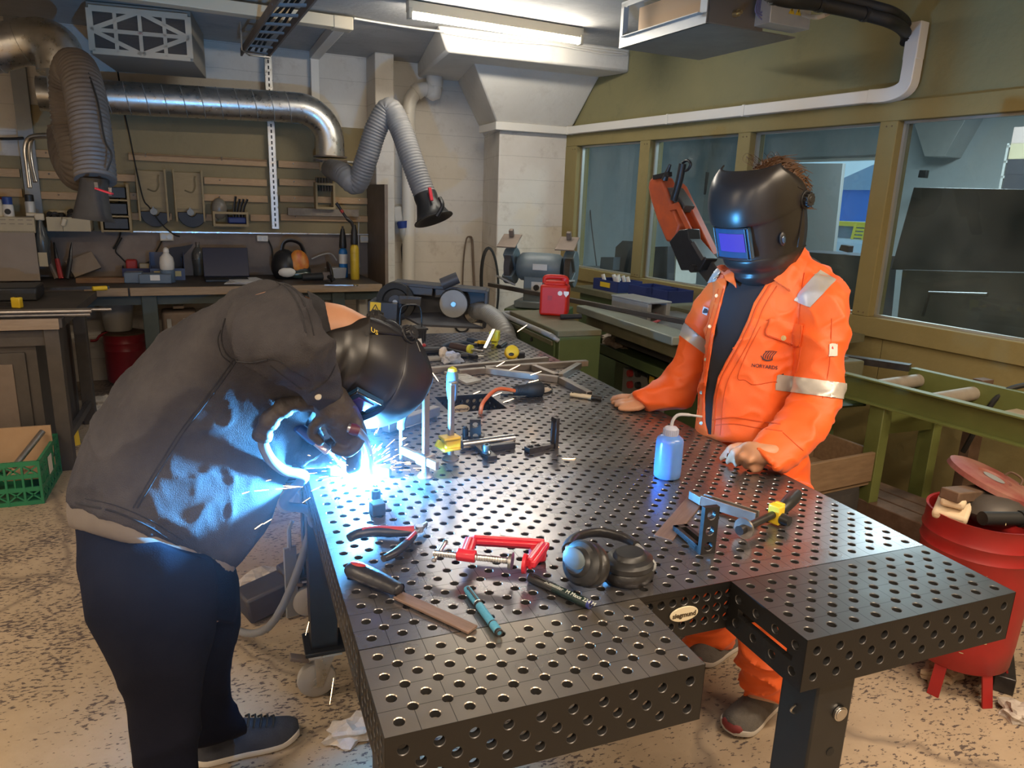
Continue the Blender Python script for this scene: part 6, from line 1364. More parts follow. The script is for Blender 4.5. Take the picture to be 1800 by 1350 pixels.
# bundle of steel tubes on the left bench
for k, (xa, xe, y, z, r) in enumerate([(-2.4, -.86, 3.42, .862, .012), (-2.4, -.98, 3.45, .862, .012), (-2.3, -.85, 3.40, .883, .011), (-2.4, -.90, 3.475, .862, .011), (-2.2, -.76, 3.44, .884, .009), (-2.4, -1.02, 3.50, .862, .011)]):
    b = MB(); b.cyl((xa, y, z), (xe, y, z), r, n=12); o = tag(obj('steel_rod', b, M_steel), ['steel tube in the left bench bundle, at the front of its bottom layer', 'short steel tube, second of the bottom layer of the bench bundle', 'steel tube lying on top of the bench bundle at the front', 'steel tube, third of the bottom layer of the bench bundle', 'thin steel rod reaching farthest out of the bench bundle', 'steel tube at the very back of the bench bundle'][k], 'steel rod', 'steel tubes on the left bench')
b = MB(T(-1.42, 4.2, .85, 4)); b.box((0, 0, .04), (.36, .3, .08)); tag(obj('tool_case', b, M_black, bevel=.01), 'flat black tool case lying behind the steel tubes', 'case')
def clampL(x, y, rz, label, s=1.0):
    F = T(x, y, .85, rz); t = thing('bar_clamp', label, 'clamp', F); b = MB(F); b.box((.12 * s, 0, .02), (.26 * s, .012, .02)); obj('bar', b, M_blackst, t); b = MB(F); b.box((-.01, 0, .03), (.05, .035, .06)); obj('head', b, M_yel, t, bevel=.006); b = MB(F); b.box((-.012, -.006, .061), (.018, .03, .006)); obj('button', b, M_black, t); b = MB(F); b.cyl((.19 * s, -.05, .02), (.24 * s, -.02, .02), .016, n=10); obj('grip', b, M_yel, t); return t
clampL(*atz(70, 513, .85).xy, 5, 'yellow and black bar clamp lying at the back of the left steel bench', 1.6); clampL(*atz(28, 541, .85).xy, 160, 'yellow headed bar clamp in front of the black tool case')
# red waste bin with bucket on it
c = Vector((-.938, 5.245, 0)); F = Matrix.Translation(c); t = thing('foot_bin', 'red steel bin standing under the back bench with a bucket on it', 'bin', F)
b = MB(F @ Matrix.Translation((0, 0, .06))); b.lathe([(.135, 0), (.142, .02), (.146, .24), (.150, .25), (.146, .26), (.147, .30), (.151, .31), (.147, .32), (.147, .36), (.153, .37), (.150, .375)], 28); obj('body', b, mat('dark_red_enamel', (.24, .012, .022), .4, c2=(.30, .02, .03), ns=12), t); b = MB(F); b.lathe([(.152, .432), (.155, .44), (.10, .455), (.0001, .457)], 28); obj('lid', b, M_rust, t)
b = MB(F @ RZ(200)); b.tube(spline([(.10, 0, .45), (.17, .02, .43), (.20, .03, .40), (.24, .03, .40)], 5), .016, 8, flat=.5); obj('pedal_arm', b, MATS['dark_red_enamel'], t); b = MB(F)
for a in (0, 120, 240): b.cyl((.11 * math.cos(a / 57.3), .11 * math.sin(a / 57.3), .08), (.13 * math.cos(a / 57.3), .13 * math.sin(a / 57.3), 0), .012, n=8)
obj('feet', b, M_dsteel, t)
F = Matrix.Translation(c + Vector((-.03, -.02, .458))); t = thing('bucket', 'clear bucket full of whitish paste standing on the red bin', 'bucket', F); b = MB(F); b.lathe([(.085, 0), (.092, .006), (.128, .27), (.134, .275), (.134, .287), (.126, .287), (.122, .24)], 30, cap=False); b.lathe([(.0001, 0), (.085, 0)], 30, cap=False); obj('pail', b, mat('clear_pail', (.55, .52, .47), .3, trans=.3), t); b = MB(F); b.lathe([(.0001, .006), (.088, .008), (.119, .235), (.115, .238), (.0001, .236)], 30); obj('filling', b, mat('white_paste', (.62, .57, .50), .6), t)
b = MB(F); b.box((.09, -.118, .25), (.07, .012, .05)); obj('handle_lug', b, MATS['clear_pail'], t, bevel=.004)
# machine under the bench
F = FB @ Matrix.Translation((fbx(atz(315, 620, .3))[0], -.55, .30)); t = thing('drill_case', 'dark ribbed plastic machine case standing under the back bench', 'case', F); b = MB(F); b.box((.02, 0, .17), (.24, .22, .34)); cs = obj('case', b, M_dsteel, t, bevel=.02, seg=3); b = MB(F)
for x in (-.05, .06): b.box((x, -.115, .16), (.03, .02, .26))
for k in range(3): b.cyl((-.02 + .045 * k, -.112, .10), (-.02 + .045 * k, -.122, .10), .012, n=10)
obj('rib', b, M_greystl, cs); b = MB(F); b.box((-.16, -.06, .15), (.03, .05, .32)); obj('side_strap', b, M_lightgrey, t, bevel=.006); b = MB(F); b.box((.02, -.06, .37), (.08, .03, .03)); obj('handle', b, M_dsteel, t, bevel=.008)
b = MB(FB); boxw(FB, fbx(atz(626, 560, .5))[0], fbx(atz(640, 560, .5))[0] + .02, -.5, -.4, .31, .72, b); tag(obj('ribbed_bottle', b, M_lightgrey, bevel=.02, seg=3), 'pale ribbed container under the right end of the back bench', 'container')
# things on the bench top
ORD = ('first', 'second', 'third', 'fourth', 'fifth', 'sixth', 'seventh')
def onb(x, y): return atz(x, y, BT)
def fb_at(x, y, rz=0): p = onb(x, y); return FB @ Matrix.Translation(FBi @ p) @ RZ(rz)
F = fb_at(402, 494); t = thing('laptop', 'open black laptop on the back bench', 'laptop', F); b = MB(F); b.box((0, .05, .010), (.34, .24, .018)); obj('base', b, M_black, t, bevel=.004); b = MB(F @ Matrix.Translation((0, .17, .018)) @ RX(-14) ); b.box((0, 0, .115), (.34, .010, .23)); obj('screen', b, mat('dark_screen', (.006, .012, .045), .3), t, bevel=.003)
b = MB(F @ Matrix.Translation((0, -.075, .016))); 
for k in range(5): b.box((0, .02 + .03 * k, .0035), (.29, .022, .002))
obj('keys', b, M_rubber, t)
for k in range(4): F = fb_at(428 + 2 * k, 496, 8 * k - 12); b = MB(F @ Matrix.Translation((0, .0, .003 + .005 * k))); b.box((0, 0, 0), (.24, .30, .003)); tag(obj('paper_sheet', b, mat('white_paper', (.70, .69, .70), .7)), ['lowest sheet of the loose papers beside the laptop', 'second lowest sheet of the loose papers beside the laptop', 'third sheet of the loose papers beside the laptop', 'top sheet of the loose papers beside the laptop'][k], 'paper', 'papers beside the laptop')
def open_bin(x, y, w, d, h, m, label, rz=0, front=.5, name='parts_bin'):
    F = fb_at(x, y, rz); t = thing(name, label, 'bin', F); b = MB(F); k = .004
    b.box((0, 0, k), (w, d, 2 * k)); b.box((0, d / 2, h / 2), (w, k, h)); b.box((0, -d / 2, h * front / 2), (w, k, h * front))
    for s in (-1, 1): b.prism([(-d / 2, 0), (d / 2, 0), (d / 2, h), (0, h), (-d / 2, h * front)], k, 0, Matrix.Translation((s * w / 2 - k / 2, 0, 0)) @ Matrix(((0, 0, 1, 0), (1, 0, 0, 0), (0, 1, 0, 0), (0, 0, 0, 1))))
    obj('shell', b, m, t); return t, F
t, F = open_bin(241, 486, .19, .16, .085, M_bluebin, 'low blue bin with a red thing in it on the back bench', front=.85); b = MB(F @ Matrix.Translation((-.03, 0, .085))); b.box((0, 0, 0), (.08, .09, .10)); tag(obj('red_charger', b, M_redgrip, bevel=.015, seg=3), 'rounded red charger sitting in the low blue bin', 'charger'); b = MB(F @ Matrix.Translation((.06, 0, .08))); b.box((0, 0, 0), (.07, .06, .05)); tag(obj('cream_box', b, M_cream, bevel=.006), 'small cream box beside the red charger in the low blue bin', 'box')
t, F = open_bin(296, 490, .24, .20, .20, mat('grey_blue_bin', (.07, .09, .17), .5), 'taller blue-grey bin behind the white soap bottle', front=.45); b = MB(F)
b.prism([(.02, .02), (.11, .05), (.10, .16), (.18, .24), (.20, .27), (.11, .25), (.03, .24), (-.02, .18)], .006, 0, Matrix.Translation((0, .03, 0)) @ RX(78)); tag(obj('black_sheet', b, mat('dark_blue_black_sheet', (.010, .011, .022), .6)), 'angular black sheet standing up in the blue-grey bin', 'sheet'); b = MB(F)
for x in (-.07, .07): b.box((x, -.104, .05), (.05, .006, .04))
obj('label_card', b, mat('pale_yellow_card', (.62, .52, .25), .7), t)
F = fb_at(296, 496); t = thing('soap_bottle', 'white soap bottle on a clear tub on the back bench', 'bottle', F); b = MB(F); b.lathe([(.050, 0), (.052, .004), (.052, .09), (.048, .095)], 24); obj('tub', b, M_greyblue, t); b = MB(F @ Matrix.Translation((0, 0, .095))); b.lathe([(.045, 0), (.050, .01), (.052, .05), (.046, .09), (.026, .115), (.018, .125), (.022, .13), (.019, .155), (.008, .165), (.0001, .166)], 24); obj('body', b, M_whiteplastic, t)
F = fb_at(275, 497, -4); t = thing('clear_case', 'grey-blue clear plastic case with white label at the bench edge', 'case', F); b = MB(F); b.box((0, 0, .035), (.22, .14, .07)); b.box((-.15, .03, .04), (.12, .14, .08)); obj('body', b, M_greyblue, t, bevel=.008); b = MB(F); b.box((.0, -.073, .045), (.065, .003, .04)); obj('label', b, MATS['label_white'], t)
F = fb_at(351, 484); t = thing('oil_bottle', 'plastic bottle half full of yellow liquid on the back bench', 'bottle', F); pr = [(.044, 0), (.048, .006), (.046, .04), (.048, .08), (.052, .13), (.050, .18), (.034, .215), (.016, .232), (.014, .255)]; b = MB(F); b.lathe(pr, 24); obj('bottle', b, mat('clear_bottle', (.45, .42, .36), .2, trans=.75), t); b = MB(F); b.lathe([(.043, .002)] + [(r - .003, z) for r, z in pr[1:5]] + [(.0001, .13)], 24); obj('liquid', b, mat('yellow_liquid', (.55, .32, .03), .3, trans=.3), t); b = MB(F); b.cyl((0, 0, .252), (0, 0, .272), .016, n=16); obj('cap', b, M_dsteel, t)
# respirator style helmet with flames
F = fb_at(515, 489); t = thing('welding_mask', 'black welding mask with red flames lying on the back bench', 'helmet', F); b = MB(F); b.ball((-.06, 0, .10), (.11, .12, .14), 20); b.ball((.03, 0, .06), (.12, .11, .075), 18); sh = obj('shell', b, M_black, t, smooth=60); b = MB(F @ Matrix.Translation((.05, -.06, .14)) @ RZ(20) @ RX(-15)); b.ball((0, 0, 0), (.085, .03, .10), 16); pl_ = obj('flame_panel', b, mat('red_flame_panel', (.45, .04, .02), .4, c2=(.70, .30, .03), ns=22, stretch=(1, 1, .4)), sh, smooth=60); b = MB(F); b.tube(spline([(-.08, 0, .22), (-.06, 0, .29), (0, 0, .31), (.07, 0, .28), (.10, 0, .20)], 5), .020, 8, flat=.5); obj('head_strap', b, M_softblack, t); b = MB(F); b.ball((-.06, -.11, .06), (.07, .02, .04), 12); obj('white_filter', b, M_whiteplastic, t); b = MB(F); b.ball((.05, -.10, .04), (.09, .02, .035), 12); obj('visor', b, mat('green_black_visor', (.03, .05, .045), .15, coat=.5), t)
F = fb_at(568, 497); t = thing('angle_grinder', 'black angle grinder lying on the back bench', 'grinder', F); b = MB(F); b.cyl((-.16, 0, .045), (.0, 0, .05), .028, .032, 14); obj('body', b, M_rubber, t); b = MB(F); b.box((.03, 0, .055), (.07, .06, .07)); obj('gear_head', b, M_dsteel, t, bevel=.01); b = MB(F); b.lathe([(.085, 0), (.085, .006), (.06, .02), (.0001, .022)], 24, Matrix.Translation((.05, .0, .085)) @ RY(80)); obj('guard', b, M_black, t); b = MB(F); b.cyl((.04, -.03, .05), (.06, -.12, .04), .015, n=10); obj('side_handle', b, M_black, t)
b = MB(fb_at(590, 489, 10)); b.box((0, 0, .045), (.14, .10, .09), taper=1.15); tag(obj('grey_tub', b, mat('grey_tub', (.30, .30, .31), .5), bevel=.006), 'small grey plastic tub behind the angle grinder', 'tub')
F = fb_at(600, 503, -12); t = thing('spanner', 'chrome ring spanner on the back bench edge', 'spanner', F); b = MB(F); b.box((0, 0, .008), (.20, .016, .007)); b.lathe([(.010, -.004), (.020, -.004), (.020, .004), (.010, .004), (.010, -.004)], 16, Matrix.Translation((.11, 0, .008)), cap=False); b.box((-.11, .008, .008), (.035, .010, .008)); b.box((-.11, -.010, .008), (.035, .010, .008)); obj('body', b, M_bright, t)
def torch_can(x, y, mcan, h, label, lean):
    F = fb_at(x, y); t = thing('gas_torch', label, 'gas torch', F); b = MB(F); b.lathe([(.034, 0), (.037, .006), (.037, h * .86), (.030, h * .95), (.016, h)], 22); obj('cylinder', b, mcan, t); b = MB(F); b.lathe([(.03, h), (.032, h + .02), (.026, h + .10), (.014, h + .16)], 14); obj('burner_head', b, M_black, t); return t, F
t, F = torch_can(604, 488, mat('blue_cylinder', (.02, .16, .42), .35), .25, 'slim blue gas torch cylinder with black head', 0); b = MB(F); b.lathe([(.0375, .12), (.0375, .20)], 22, cap=False); obj('label', b, M_whiteplastic, t); b = MB(F); b.cyl((0, 0, .40), (.0, 0, .43), .008, n=8); obj('tip', b, M_black, t)
t, F = torch_can(624, 491, mat('yellow_cylinder', (.62, .42, .03), .35, c2=(.55, .36, .03), ns=10), .29, 'yellow gas torch cylinder with brass nozzle leaning left', 1); b = MB(F); b.tube([(0, 0, .42), (-.02, 0, .47), (-.06, 0, .50)], .014, 8); b.cyl((-.06, 0, .50), (-.14, 0, .62), .010, .013, 10); obj('nozzle', b, M_blackst, t); b = MB(F); b.cyl((-.09, 0, .545), (-.105, 0, .567), .0135, n=10); obj('red_ring', b, M_redgrip, t); b = MB(F)
for z in (.08, .15, .22): b.lathe([(.0372, z), (.0385, z + .004), (.0372, z + .008)], 22, cap=False)
obj('rim', b, MATS['yellow_cylinder'], t)
# timber and clutter at the left of the bench
b = MB(fb_at(190, 497, -6)); b.prism([(-.2, -.05), (.22, -.04), (.18, .03), (.02, .06), (-.18, .05)], .04); tag(obj('wood_offcut', b, mat('brown_offcut', (.17, .085, .04), .7, c2=(.24, .13, .065), ns=12, stretch=(1, 6, 6)), bevel=.006), 'brown timber offcut lying along the back bench edge', 'timber')
b = MB(fb_at(150, 490, 10) @ Matrix.Translation((0, .05, .10)) @ RX(-25) @ RY(-22)); b.box((0, 0, 0), (.20, .03, .14)); tag(obj('stained_board', b, mat('stained_board', (.23, .17, .12), .8, c2=(.30, .23, .17), ns=9), bevel=.003), 'stained wooden block leaning on the clutter at the bench end', 'timber')
b = MB(fb_at(172, 482) @ RY(0)); b.tube(spline([(-.14, .1, .22), (-.08, .08, .22), (.0, .05, .12), (.06, .03, .02), (.14, .02, .02)], 4), .018, 8); tag(obj('bent_lever', b, M_rust), 'dark bent steel lever behind the stained wooden block', 'lever')
for k, (x, dx, m, lb) in enumerate([(108, -.02, M_redgrip, 'red handled shears leaning at the left bench corner'), (118, .03, M_black, 'black handled tool leaning beside the red shears'), (100, -.05, M_dsteel, 'dark steel pliers leaning at the left end of the bench')]):
    F = fb_at(x, 492); t = thing('hand_tool', lb, 'hand tool', F); b = MB(F); b.tube([(0, 0, .01), (dx, .05, .15)], .017, 8); obj('grip', b, m, t); b = MB(F); b.tube([(dx, .05, .15), (dx * 1.3, .07, .22), (dx * 1.6, .09, .27)], [.014, .010, .004], 8); obj('jaw', b, M_blackst, t)
# cream bins, cans and shelf strip at the left
zs = 1.22; b = MB(FB); boxw(FB, -2.3, fbx(wb(64, 400, .3))[0], -.36, -.10, zs - .03, zs + .075, b); sh = tag(obj('bin_shelf', b, M_cream), 'cream slotted shelf strip holding spray cans at the left', 'shelf'); b = MB(FB)
for k in range(12):
    for z in (.030, .058): b.box((fbx(wb(64, 400, .3))[0] - .03 - .052 * k, -.3605, zs + z), (.032, .002, .004))
obj('slot', b, M_dsteel, sh)
def can(x, y, r, h, m, label, capm, ch):
    p = fbx(wb(x, y, .24)); F = FB @ Matrix.Translation((p[0], -.24, zs + .075)); t = thing('spray_can', label, 'spray can', F); b = MB(F); b.lathe([(r, 0), (r, h), (r * .85, h + .012)], 20); obj('can', b, m, t); b = MB(F); b.lathe([(r * .9, h + .01), (r * .9, h + .01 + ch), (r * .6, h + .014 + ch)], 20); obj('cap', b, capm, t); return t, F, r, h
t, F, r, h = can(15, 370, .034, .075, M_whiteplastic, 'white spray can with blue cap on the cream shelf strip', mat('blue_cap', (.02, .06, .25), .4), .05); b = MB(F @ Matrix.Translation((0, -.0345, .036)) @ RX(90)); b.lathe([(.020, 0), (.020, .001), (.016, .0012), (.016, 0)], 20); obj('round_emblem', b, M_black, t)
can(-3, 370, .032, .11, M_creamplastic, 'cream can at the left end of the shelf strip', M_redgrip, .01); can(54, 370, .032, .10, M_lightgrey, 'grey-white can with black nozzle at the right end of the shelf strip', M_black, .045)
for k, (a, c, lb) in enumerate([(84, 111, 'narrow cream wall bin full of dark fittings'), (112, 160, 'wider cream wall bin full of dark fittings beside the black hood')]):
    xa, xb = fbx(wb(a, 395, .25))[0], fbx(wb(c, 395, .25))[0]; F = FB @ Matrix.Translation(((xa + xb) / 2, -.05, zs - .02)); t = thing('parts_bin', lb, 'bin', F); b = MB(F); w_ = xb - xa; b.box((0, -.12, .005), (w_, .24, .01)); b.box((0, -.24, .05), (w_, .008, .10), M=RX(0)); b.box((0, -.004, .07), (w_, .008, .14))
    for s in (-1, 1): b.box((s * (w_ / 2 - .004), -.12, .05), (.008, .24, .10))
    obj('shell', b, M_cream, t); rnd = random.Random(k)
    for j in range(5 + 2 * k): 
        b = MB(F @ Matrix.Translation((lerp(-w_ / 2 + .04, w_ / 2 - .04, j / (4 + 2 * k)), -.13 + rnd.uniform(-.07, .07), .10)) @ RZ(rnd.uniform(0, 180)) @ RY(rnd.uniform(-50, 50))); b.cyl((-.05, 0, 0), (.05, 0, 0), .016, n=10); b.cyl((.03, 0, 0), (.06, 0, 0), .026, n=10); tag(obj('fitting', b, M_blackst), 'dark fitting in the %s cream wall bin, %s from its left' % (('narrow', 'wider')[k], ORD[j]), 'fitting', 'dark fittings in the %s cream wall bin' % ('narrow', 'wider')[k])
# spray bottle hanging on the post
p = wb(80, 470, .3); F = Matrix.Translation((p.x, p.y, 1.0)); t = thing('spray_bottle', 'clear trigger spray bottle with cream head hanging by the left post', 'bottle', F); b = MB(F); b.lathe([(.030, -.04), (.038, -.03), (.040, .06), (.052, .12), (.038, .18), (.016, .26), (.016, .28)], 20); obj('bottle', b, mat('dirty_clear_plastic', (.12, .13, .13), .25, trans=.4), t); b = MB(F); b.box((0, 0, .30), (.06, .035, .05)); b.box((-.05, 0, .315), (.06, .03, .025)); b.box((.05, 0, .30), (.03, .03, .06), M=RY(20)); obj('trigger_head', b, M_creamplastic, t, bevel=.008); b = MB(F); b.box((0, -.041, .0), (.055, .004, .10)); obj('label', b, M_cream, t)
# rack with black cases, grinder holders, tool racks on the battens
xa, za = bx(180, 402, .18); xb, zb_ = bx(224, 334, .18); F = FB @ Matrix.Translation((xa, 0, 1.19)); H_ = .36; W_ = xb - xa
t = thing('wall_rack', 'painted plywood rack with black boxes behind the black hood', 'rack', F); b = MB(F)
for x in (0, W_): b.box((x, -.10, H_ / 2), (.016, .18, H_))
for z in (.01, .12, .24): b.box((W_ / 2, -.10, z), (W_, .18, .012))
obj('frame', b, M_ply, t)
for k, z in enumerate((.02, .13, .25)): b = MB(F); b.box((W_ / 2, -.10, z + .045), (W_ - .03, .16, .08)); tag(obj('black_box', b, M_black, bevel=.004), ['black box on the lowest shelf of the plywood rack', 'black box on the middle shelf of the plywood rack', 'black box on the top shelf of the plywood rack'][k], 'box', 'black boxes in the plywood rack')
for k, (a, c) in enumerate(((241, 294), (306, 358))):
    xa = bx(a, 340, .06)[0]; xb = bx(c, 340, .06)[0]; w_ = xb - xa; F = FB @ Matrix.Translation(((xa + xb) / 2, -.048, 1.305)); t = thing('grinder_holder', ['painted board holder with curved cut, left of its twin, cable hanging across it', 'painted board holder with curved cut, right of the one behind the cable'][k], 'holder', F); b = MB(F)
    b.box((0, -.006, .21), (w_ - .03, .012, .28)); b.box((0, .004, .07), (w_ - .03, .006, .14))
    for s in (-1, 1): b.box((s * (w_ / 2 - .007), -.02, .17), (.014, .05, .40))
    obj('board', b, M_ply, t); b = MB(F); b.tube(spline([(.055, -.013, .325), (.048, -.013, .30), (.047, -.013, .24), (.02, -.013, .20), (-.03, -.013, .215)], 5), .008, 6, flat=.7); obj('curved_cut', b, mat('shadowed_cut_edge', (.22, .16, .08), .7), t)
    F2 = FB @ Matrix.Translation(((xa + xb) / 2 + .01, -.06, 1.335)); g = thing('grinding_guard', ['black half-round grinding guard hanging under the left board holder', 'black half-round grinding guard hanging under the right board holder'][k], 'guard', F2); b = MB(F2 @ RX(90)); po = [(.105 * math.cos(a_), .105 * math.sin(a_)) for a_ in [math.radians(172 + 190 * q / 16) for q in range(17)]] + [(.03 * math.cos(a_), .03 * math.sin(a_) + .01) for a_ in [math.radians(360 - 190 * q / 8) for q in range(9)]]; b.prism(po, .03); obj('shell', b, mat('bluish_black_guard', (.018, .018, .024), .5), g, bevel=.004); b = MB(F2 @ RX(90)); b.cyl((-.01, .015, .0), (-.01, .015, .05), .026, n=16); b.cyl((-.012, .045, .02), (-.012, .045, .05), .008, n=8); obj('spindle_nut', b, M_greystl, g)
def rail_rack(px0, px1, z0, h, d, label, n=2):
    xa = bx(px0, 370, d)[0]; xb = bx(px1, 370, d)[0]; F = FB @ Matrix.Translation(((xa + xb) / 2, -.048, z0)); t = thing('tool_rack', label, 'rack', F); b = MB(F); w_ = xb - xa
    for s in (-1, 1): b.box((s * (w_ / 2 - .008), -d / 2, h / 2), (.016, d, h))
    for k in range(n): b.box((0, -d + .005, .012 + (h - .024) * k / max(1, n - 1)), (w_, .012, .018))
    b.box((0, -d / 2, .006), (w_, d, .010)); obj('frame', b, M_ply, t); return F, w_
F, w_ = rail_rack(373, 435, 1.245, .12, .12, 'open plywood rack holding black pliers and clear discs'); b = MB(F); b.ball((-.08, -.06, .14), (.06, .04, .085), 14); tag(obj('clear_bag', b, mat('clear_bag', (.40, .35, .28), .3, trans=.5)), 'crumpled clear bag in the open plywood rack', 'bag')
for k in range(5): b = MB(F); x = .0 + .024 * k; b.tube(spline([(x - .02 * (k == 0), -.06, .03), (x + (-.03 if k == 0 else .01), -.06, .14), (x + (-.09 if k == 0 else .02 + .006 * k), -.06, .22 + .02 * (k == 1))], 4), .012, 8, flat=.6); tag(obj('handle_tool', b, M_black), ORD[k] + ' from the left of the black pliers in the open plywood rack', 'pliers', 'black pliers in the open plywood rack')
b = MB(F); b.box((.05, -.06, .05), (.14, .07, .05)); tag(obj('blue_cloth', b, M_bluebin, bevel=.01), 'blue cloth in the bottom of the open plywood rack', 'cloth')
F, w_ = rail_rack(554, 588, 1.40, .22, .10, 'narrow plywood rack holding dark drill bits under the flex hose', 2)
for k in range(6): b = MB(F); b.cyl((-.06 + .024 * k, -.05, .15), (-.06 + .024 * k, -.05, .26), .010, n=8); tag(obj('drill_bit', b, M_blackst), ORD[k] + ' from the left of the dark drill bits in the narrow plywood rack', 'drill bit', 'drill bits in the narrow plywood rack')
b = MB(FB); xa = bx(505, 372, .06)[0]; xb = bx(629, 372, .06)[0]; boxw(FB, xa, xb, -.10, -.05, 1.345, 1.405, b); tag(obj('steel_ledge', b, mat('weathered_bar', (.33, .27, .20), .6, c2=(.22, .17, .13), ns=25)), 'pale weathered bar lying on the lowest batten at the right', 'bar')
# sockets and cables
def socket(px, py, w_, h_, label, m=None):
    x, z = bx(px, py, .02); F = FB @ Matrix.Translation((x, -.012, z)); t = thing('power_socket', label, 'socket', F); b = MB(F); b.box((0, -.018, 0), (w_, .036, h_)); obj('box', b, m or M_creamplastic, t, bevel=.005); b = MB(F)
    for s in (-1, 1): b.cyl((s * w_ * .22, -.0355, 0), (s * w_ * .22, -.0375, 0), h_ * .32, n=16)
    obj('outlet', b, M_lightgrey, t); return x, z
socket(293, 416, .10, .065, 'double power socket with cables under the left board holder'); socket(461, 419, .09, .05, 'double power socket with a plug under the slotted rail', M_whiteplastic); socket(639, 420, .07, .065, 'cream double socket at the right end of the back wall')
def cable(pts, r, label, m=None, off=.04): b = MB(); b.tube(spline([wb(x, y, off) if len((x, y)) == 2 else 0 for x, y in pts], 5), r, 6); return tag(obj('cable', b, m or M_rubber), label, 'cable')
cable([(207, 126), (210, 145)], .006, 'short black cable stub above the spiral duct', off=.1); cable([(218, 196), (228, 240), (240, 300), (252, 350), (263, 365), (285, 395), (305, 412), (316, 416)], .006, 'black cable hanging from the duct to the double socket', off=.10)
cable([(286, 420), (276, 440), (265, 458), (250, 466)], .006, 'black cable going from the double socket down to the blue bins'); cable([(210, 345), (208, 380), (212, 408), (206, 425), (199, 437), (206, 432), (214, 418), (203, 440), (212, 452), (224, 464)], .006, 'black cable with a tied bundle hanging below the plywood rack', off=.05); cable([(471, 421), (478, 438), (480, 460), (484, 482)], .007, 'black plug cable running from the white socket to the flame mask', off=.03); cable([(548, 455), (565, 448), (582, 446), (592, 458)], .006, 'pale hose loop between the flame mask and the blue torch', M_lightgrey, .15); cable([(631, 385), (630, 420), (632, 470)], .004, 'thin pale wire hanging past the right double socket', M_lightgrey, .03); cable([(0, 244), (20, 244), (42, 243)], .010, 'thick black cable entering at the left over the grey post', off=.1)
# green crate with brushes
CX0, CX1, CY0, CY1, CH = -1.72, -1.075, 2.93, 3.36, .225
F = T((CX0 + CX1) / 2, (CY0 + CY1) / 2, 0); t = thing('plastic_crate', 'green lattice plastic crate with brushes in it on the floor', 'crate', F); M_crate = mat('green_crate_plastic', (.018, .17, .075), .45, c2=(.025, .21, .095), ns=10)
def lattice(F, L, H):
    b = MB(F)
    for z in (.010, H * .36, H * .66, H - .012): b.box((L / 2, 0, z), (L, .014 if z > H - .02 else .010, .022))
    n = round(L / .072)
    for k in range(n + 1): b.box((L * k / n, 0, H / 2), (.010, .012, H))
    for k in range(n):
        for (z0, z1) in ((.02, H * .36), (H * .66, H - .02)): b.bar((L * k / n, 0, z0), (L * (k + 1) / n, 0, z1), .008, .007); b.bar((L * k / n, 0, z1), (L * (k + 1) / n, 0, z0), .008, .007)
        b.box((L * (k + .5) / n, 0, H * .5), (.006, .008, H * .3))
    return b
for nm, a, c in (('front_side', (CX0, CY0, 0), (CX1, CY0, 0)), ('end_side', (CX1, CY0, 0), (CX1, CY1, 0)), ('back_side', (CX1, CY1, 0), (CX0, CY1, 0)), ('end_side', (CX0, CY1, 0), (CX0, CY0, 0))):
    a = Vector(a); c = Vector(c); G = frame(a, c - a); obj(nm, lattice(G, (c - a).length, CH), M_crate, t)
b = boxw(I4, CX0, CX1, CY0, CY1, .006, .016); obj('bottom', b, M_crate, t); b = MB(); b.box((CX1 + .009, 3.12, .14), (.003, .07, .09)); obj('sticker', b, M_whiteplastic, t); b = MB(); b.box((-1.43, CY0 - .008, .085), (.17, .003, .09)); obj('torn_label', b, mat('torn_label', (.30, .30, .20), .7, c2=(.05, .16, .08), ns=20), t)
b = MB(); b.box((-1.22, 3.24, .20), (.30, .012, .22), M=None); b.box((-1.16, 3.10, .12), (.16, .26, .008)); tag(obj('cardboard', b, mat('cardboard', (.42, .27, .155), .8, c2=(.48, .32, .19), ns=6)), 'open cardboard flaps inside the green crate', 'cardboard')
F = Matrix.Translation((-1.52, 3.12, .10)) @ RZ(-12) @ RY(28); t = thing('broom_head', 'dark broom head with black bristles lying in the green crate', 'broom', F); b = MB(F); b.box((0, 0, .03), (.42, .07, .035)); obj('block', b, mat('maroon_block', (.10, .02, .025), .6), t, bevel=.006); b = MB(F); rnd = random.Random(5)
for k in range(240): x = rnd.uniform(-.2, .2); y = rnd.uniform(-.03, .03); b.cyl((x, y, .045), (x + rnd.uniform(-.008, .008), y * 1.3, .13), .0022, n=4)
o = obj('bristles', b, M_rubber, t, kind='stuff')
F = T(-1.50, 2.99, .165, 8); t = thing('hand_brush', 'brush with pale wooden back and red bristles at the front of the crate', 'brush', F); b = MB(F @ RY(12)); b.box((0, 0, .03), (.34, .05, .018)); obj('back', b, M_wood, t, bevel=.006); b = MB(F @ RY(12))
for k in range(200): x = rnd.uniform(-.16, .14); y = rnd.uniform(-.022, .022); b.cyl((x, y, .022), (x + rnd.uniform(-.006, .006), y * 1.2, -.035), .0025, n=4)
obj('bristles', b, mat('red_bristle', (.32, .015, .03), .6), t, kind='stuff')
b = MB(); b.cyl((-1.20, 3.02, .17), (-1.10, 3.20, .29), .015, n=14); tag(obj('steel_tube_offcut', b, M_steel), 'short steel tube leaning on the cardboard in the crate', 'steel tube')
for k, (x, y, s_, lb) in enumerate([(180, 716, .10, 'crumpled dirty paper on the floor behind the left bench leg'), (172, 729, .07, 'smaller crumpled paper nearer the left bench leg'), (132, 733, .06, 'dark crumpled rag under the left bench'), (620, 1295, .07, 'crumpled tissue on the floor left of the near block'), (470, 1035, .10, 'crumpled grey paper on the floor between the legs of the welder and the table')]): crumple('floor_paper', lb, 'paper', Matrix.Translation(atz(x, y, 0)), (s_, s_ * .6, s_ * .5), M_tissue if k != 2 else M_dsteel, k + 3, 3)
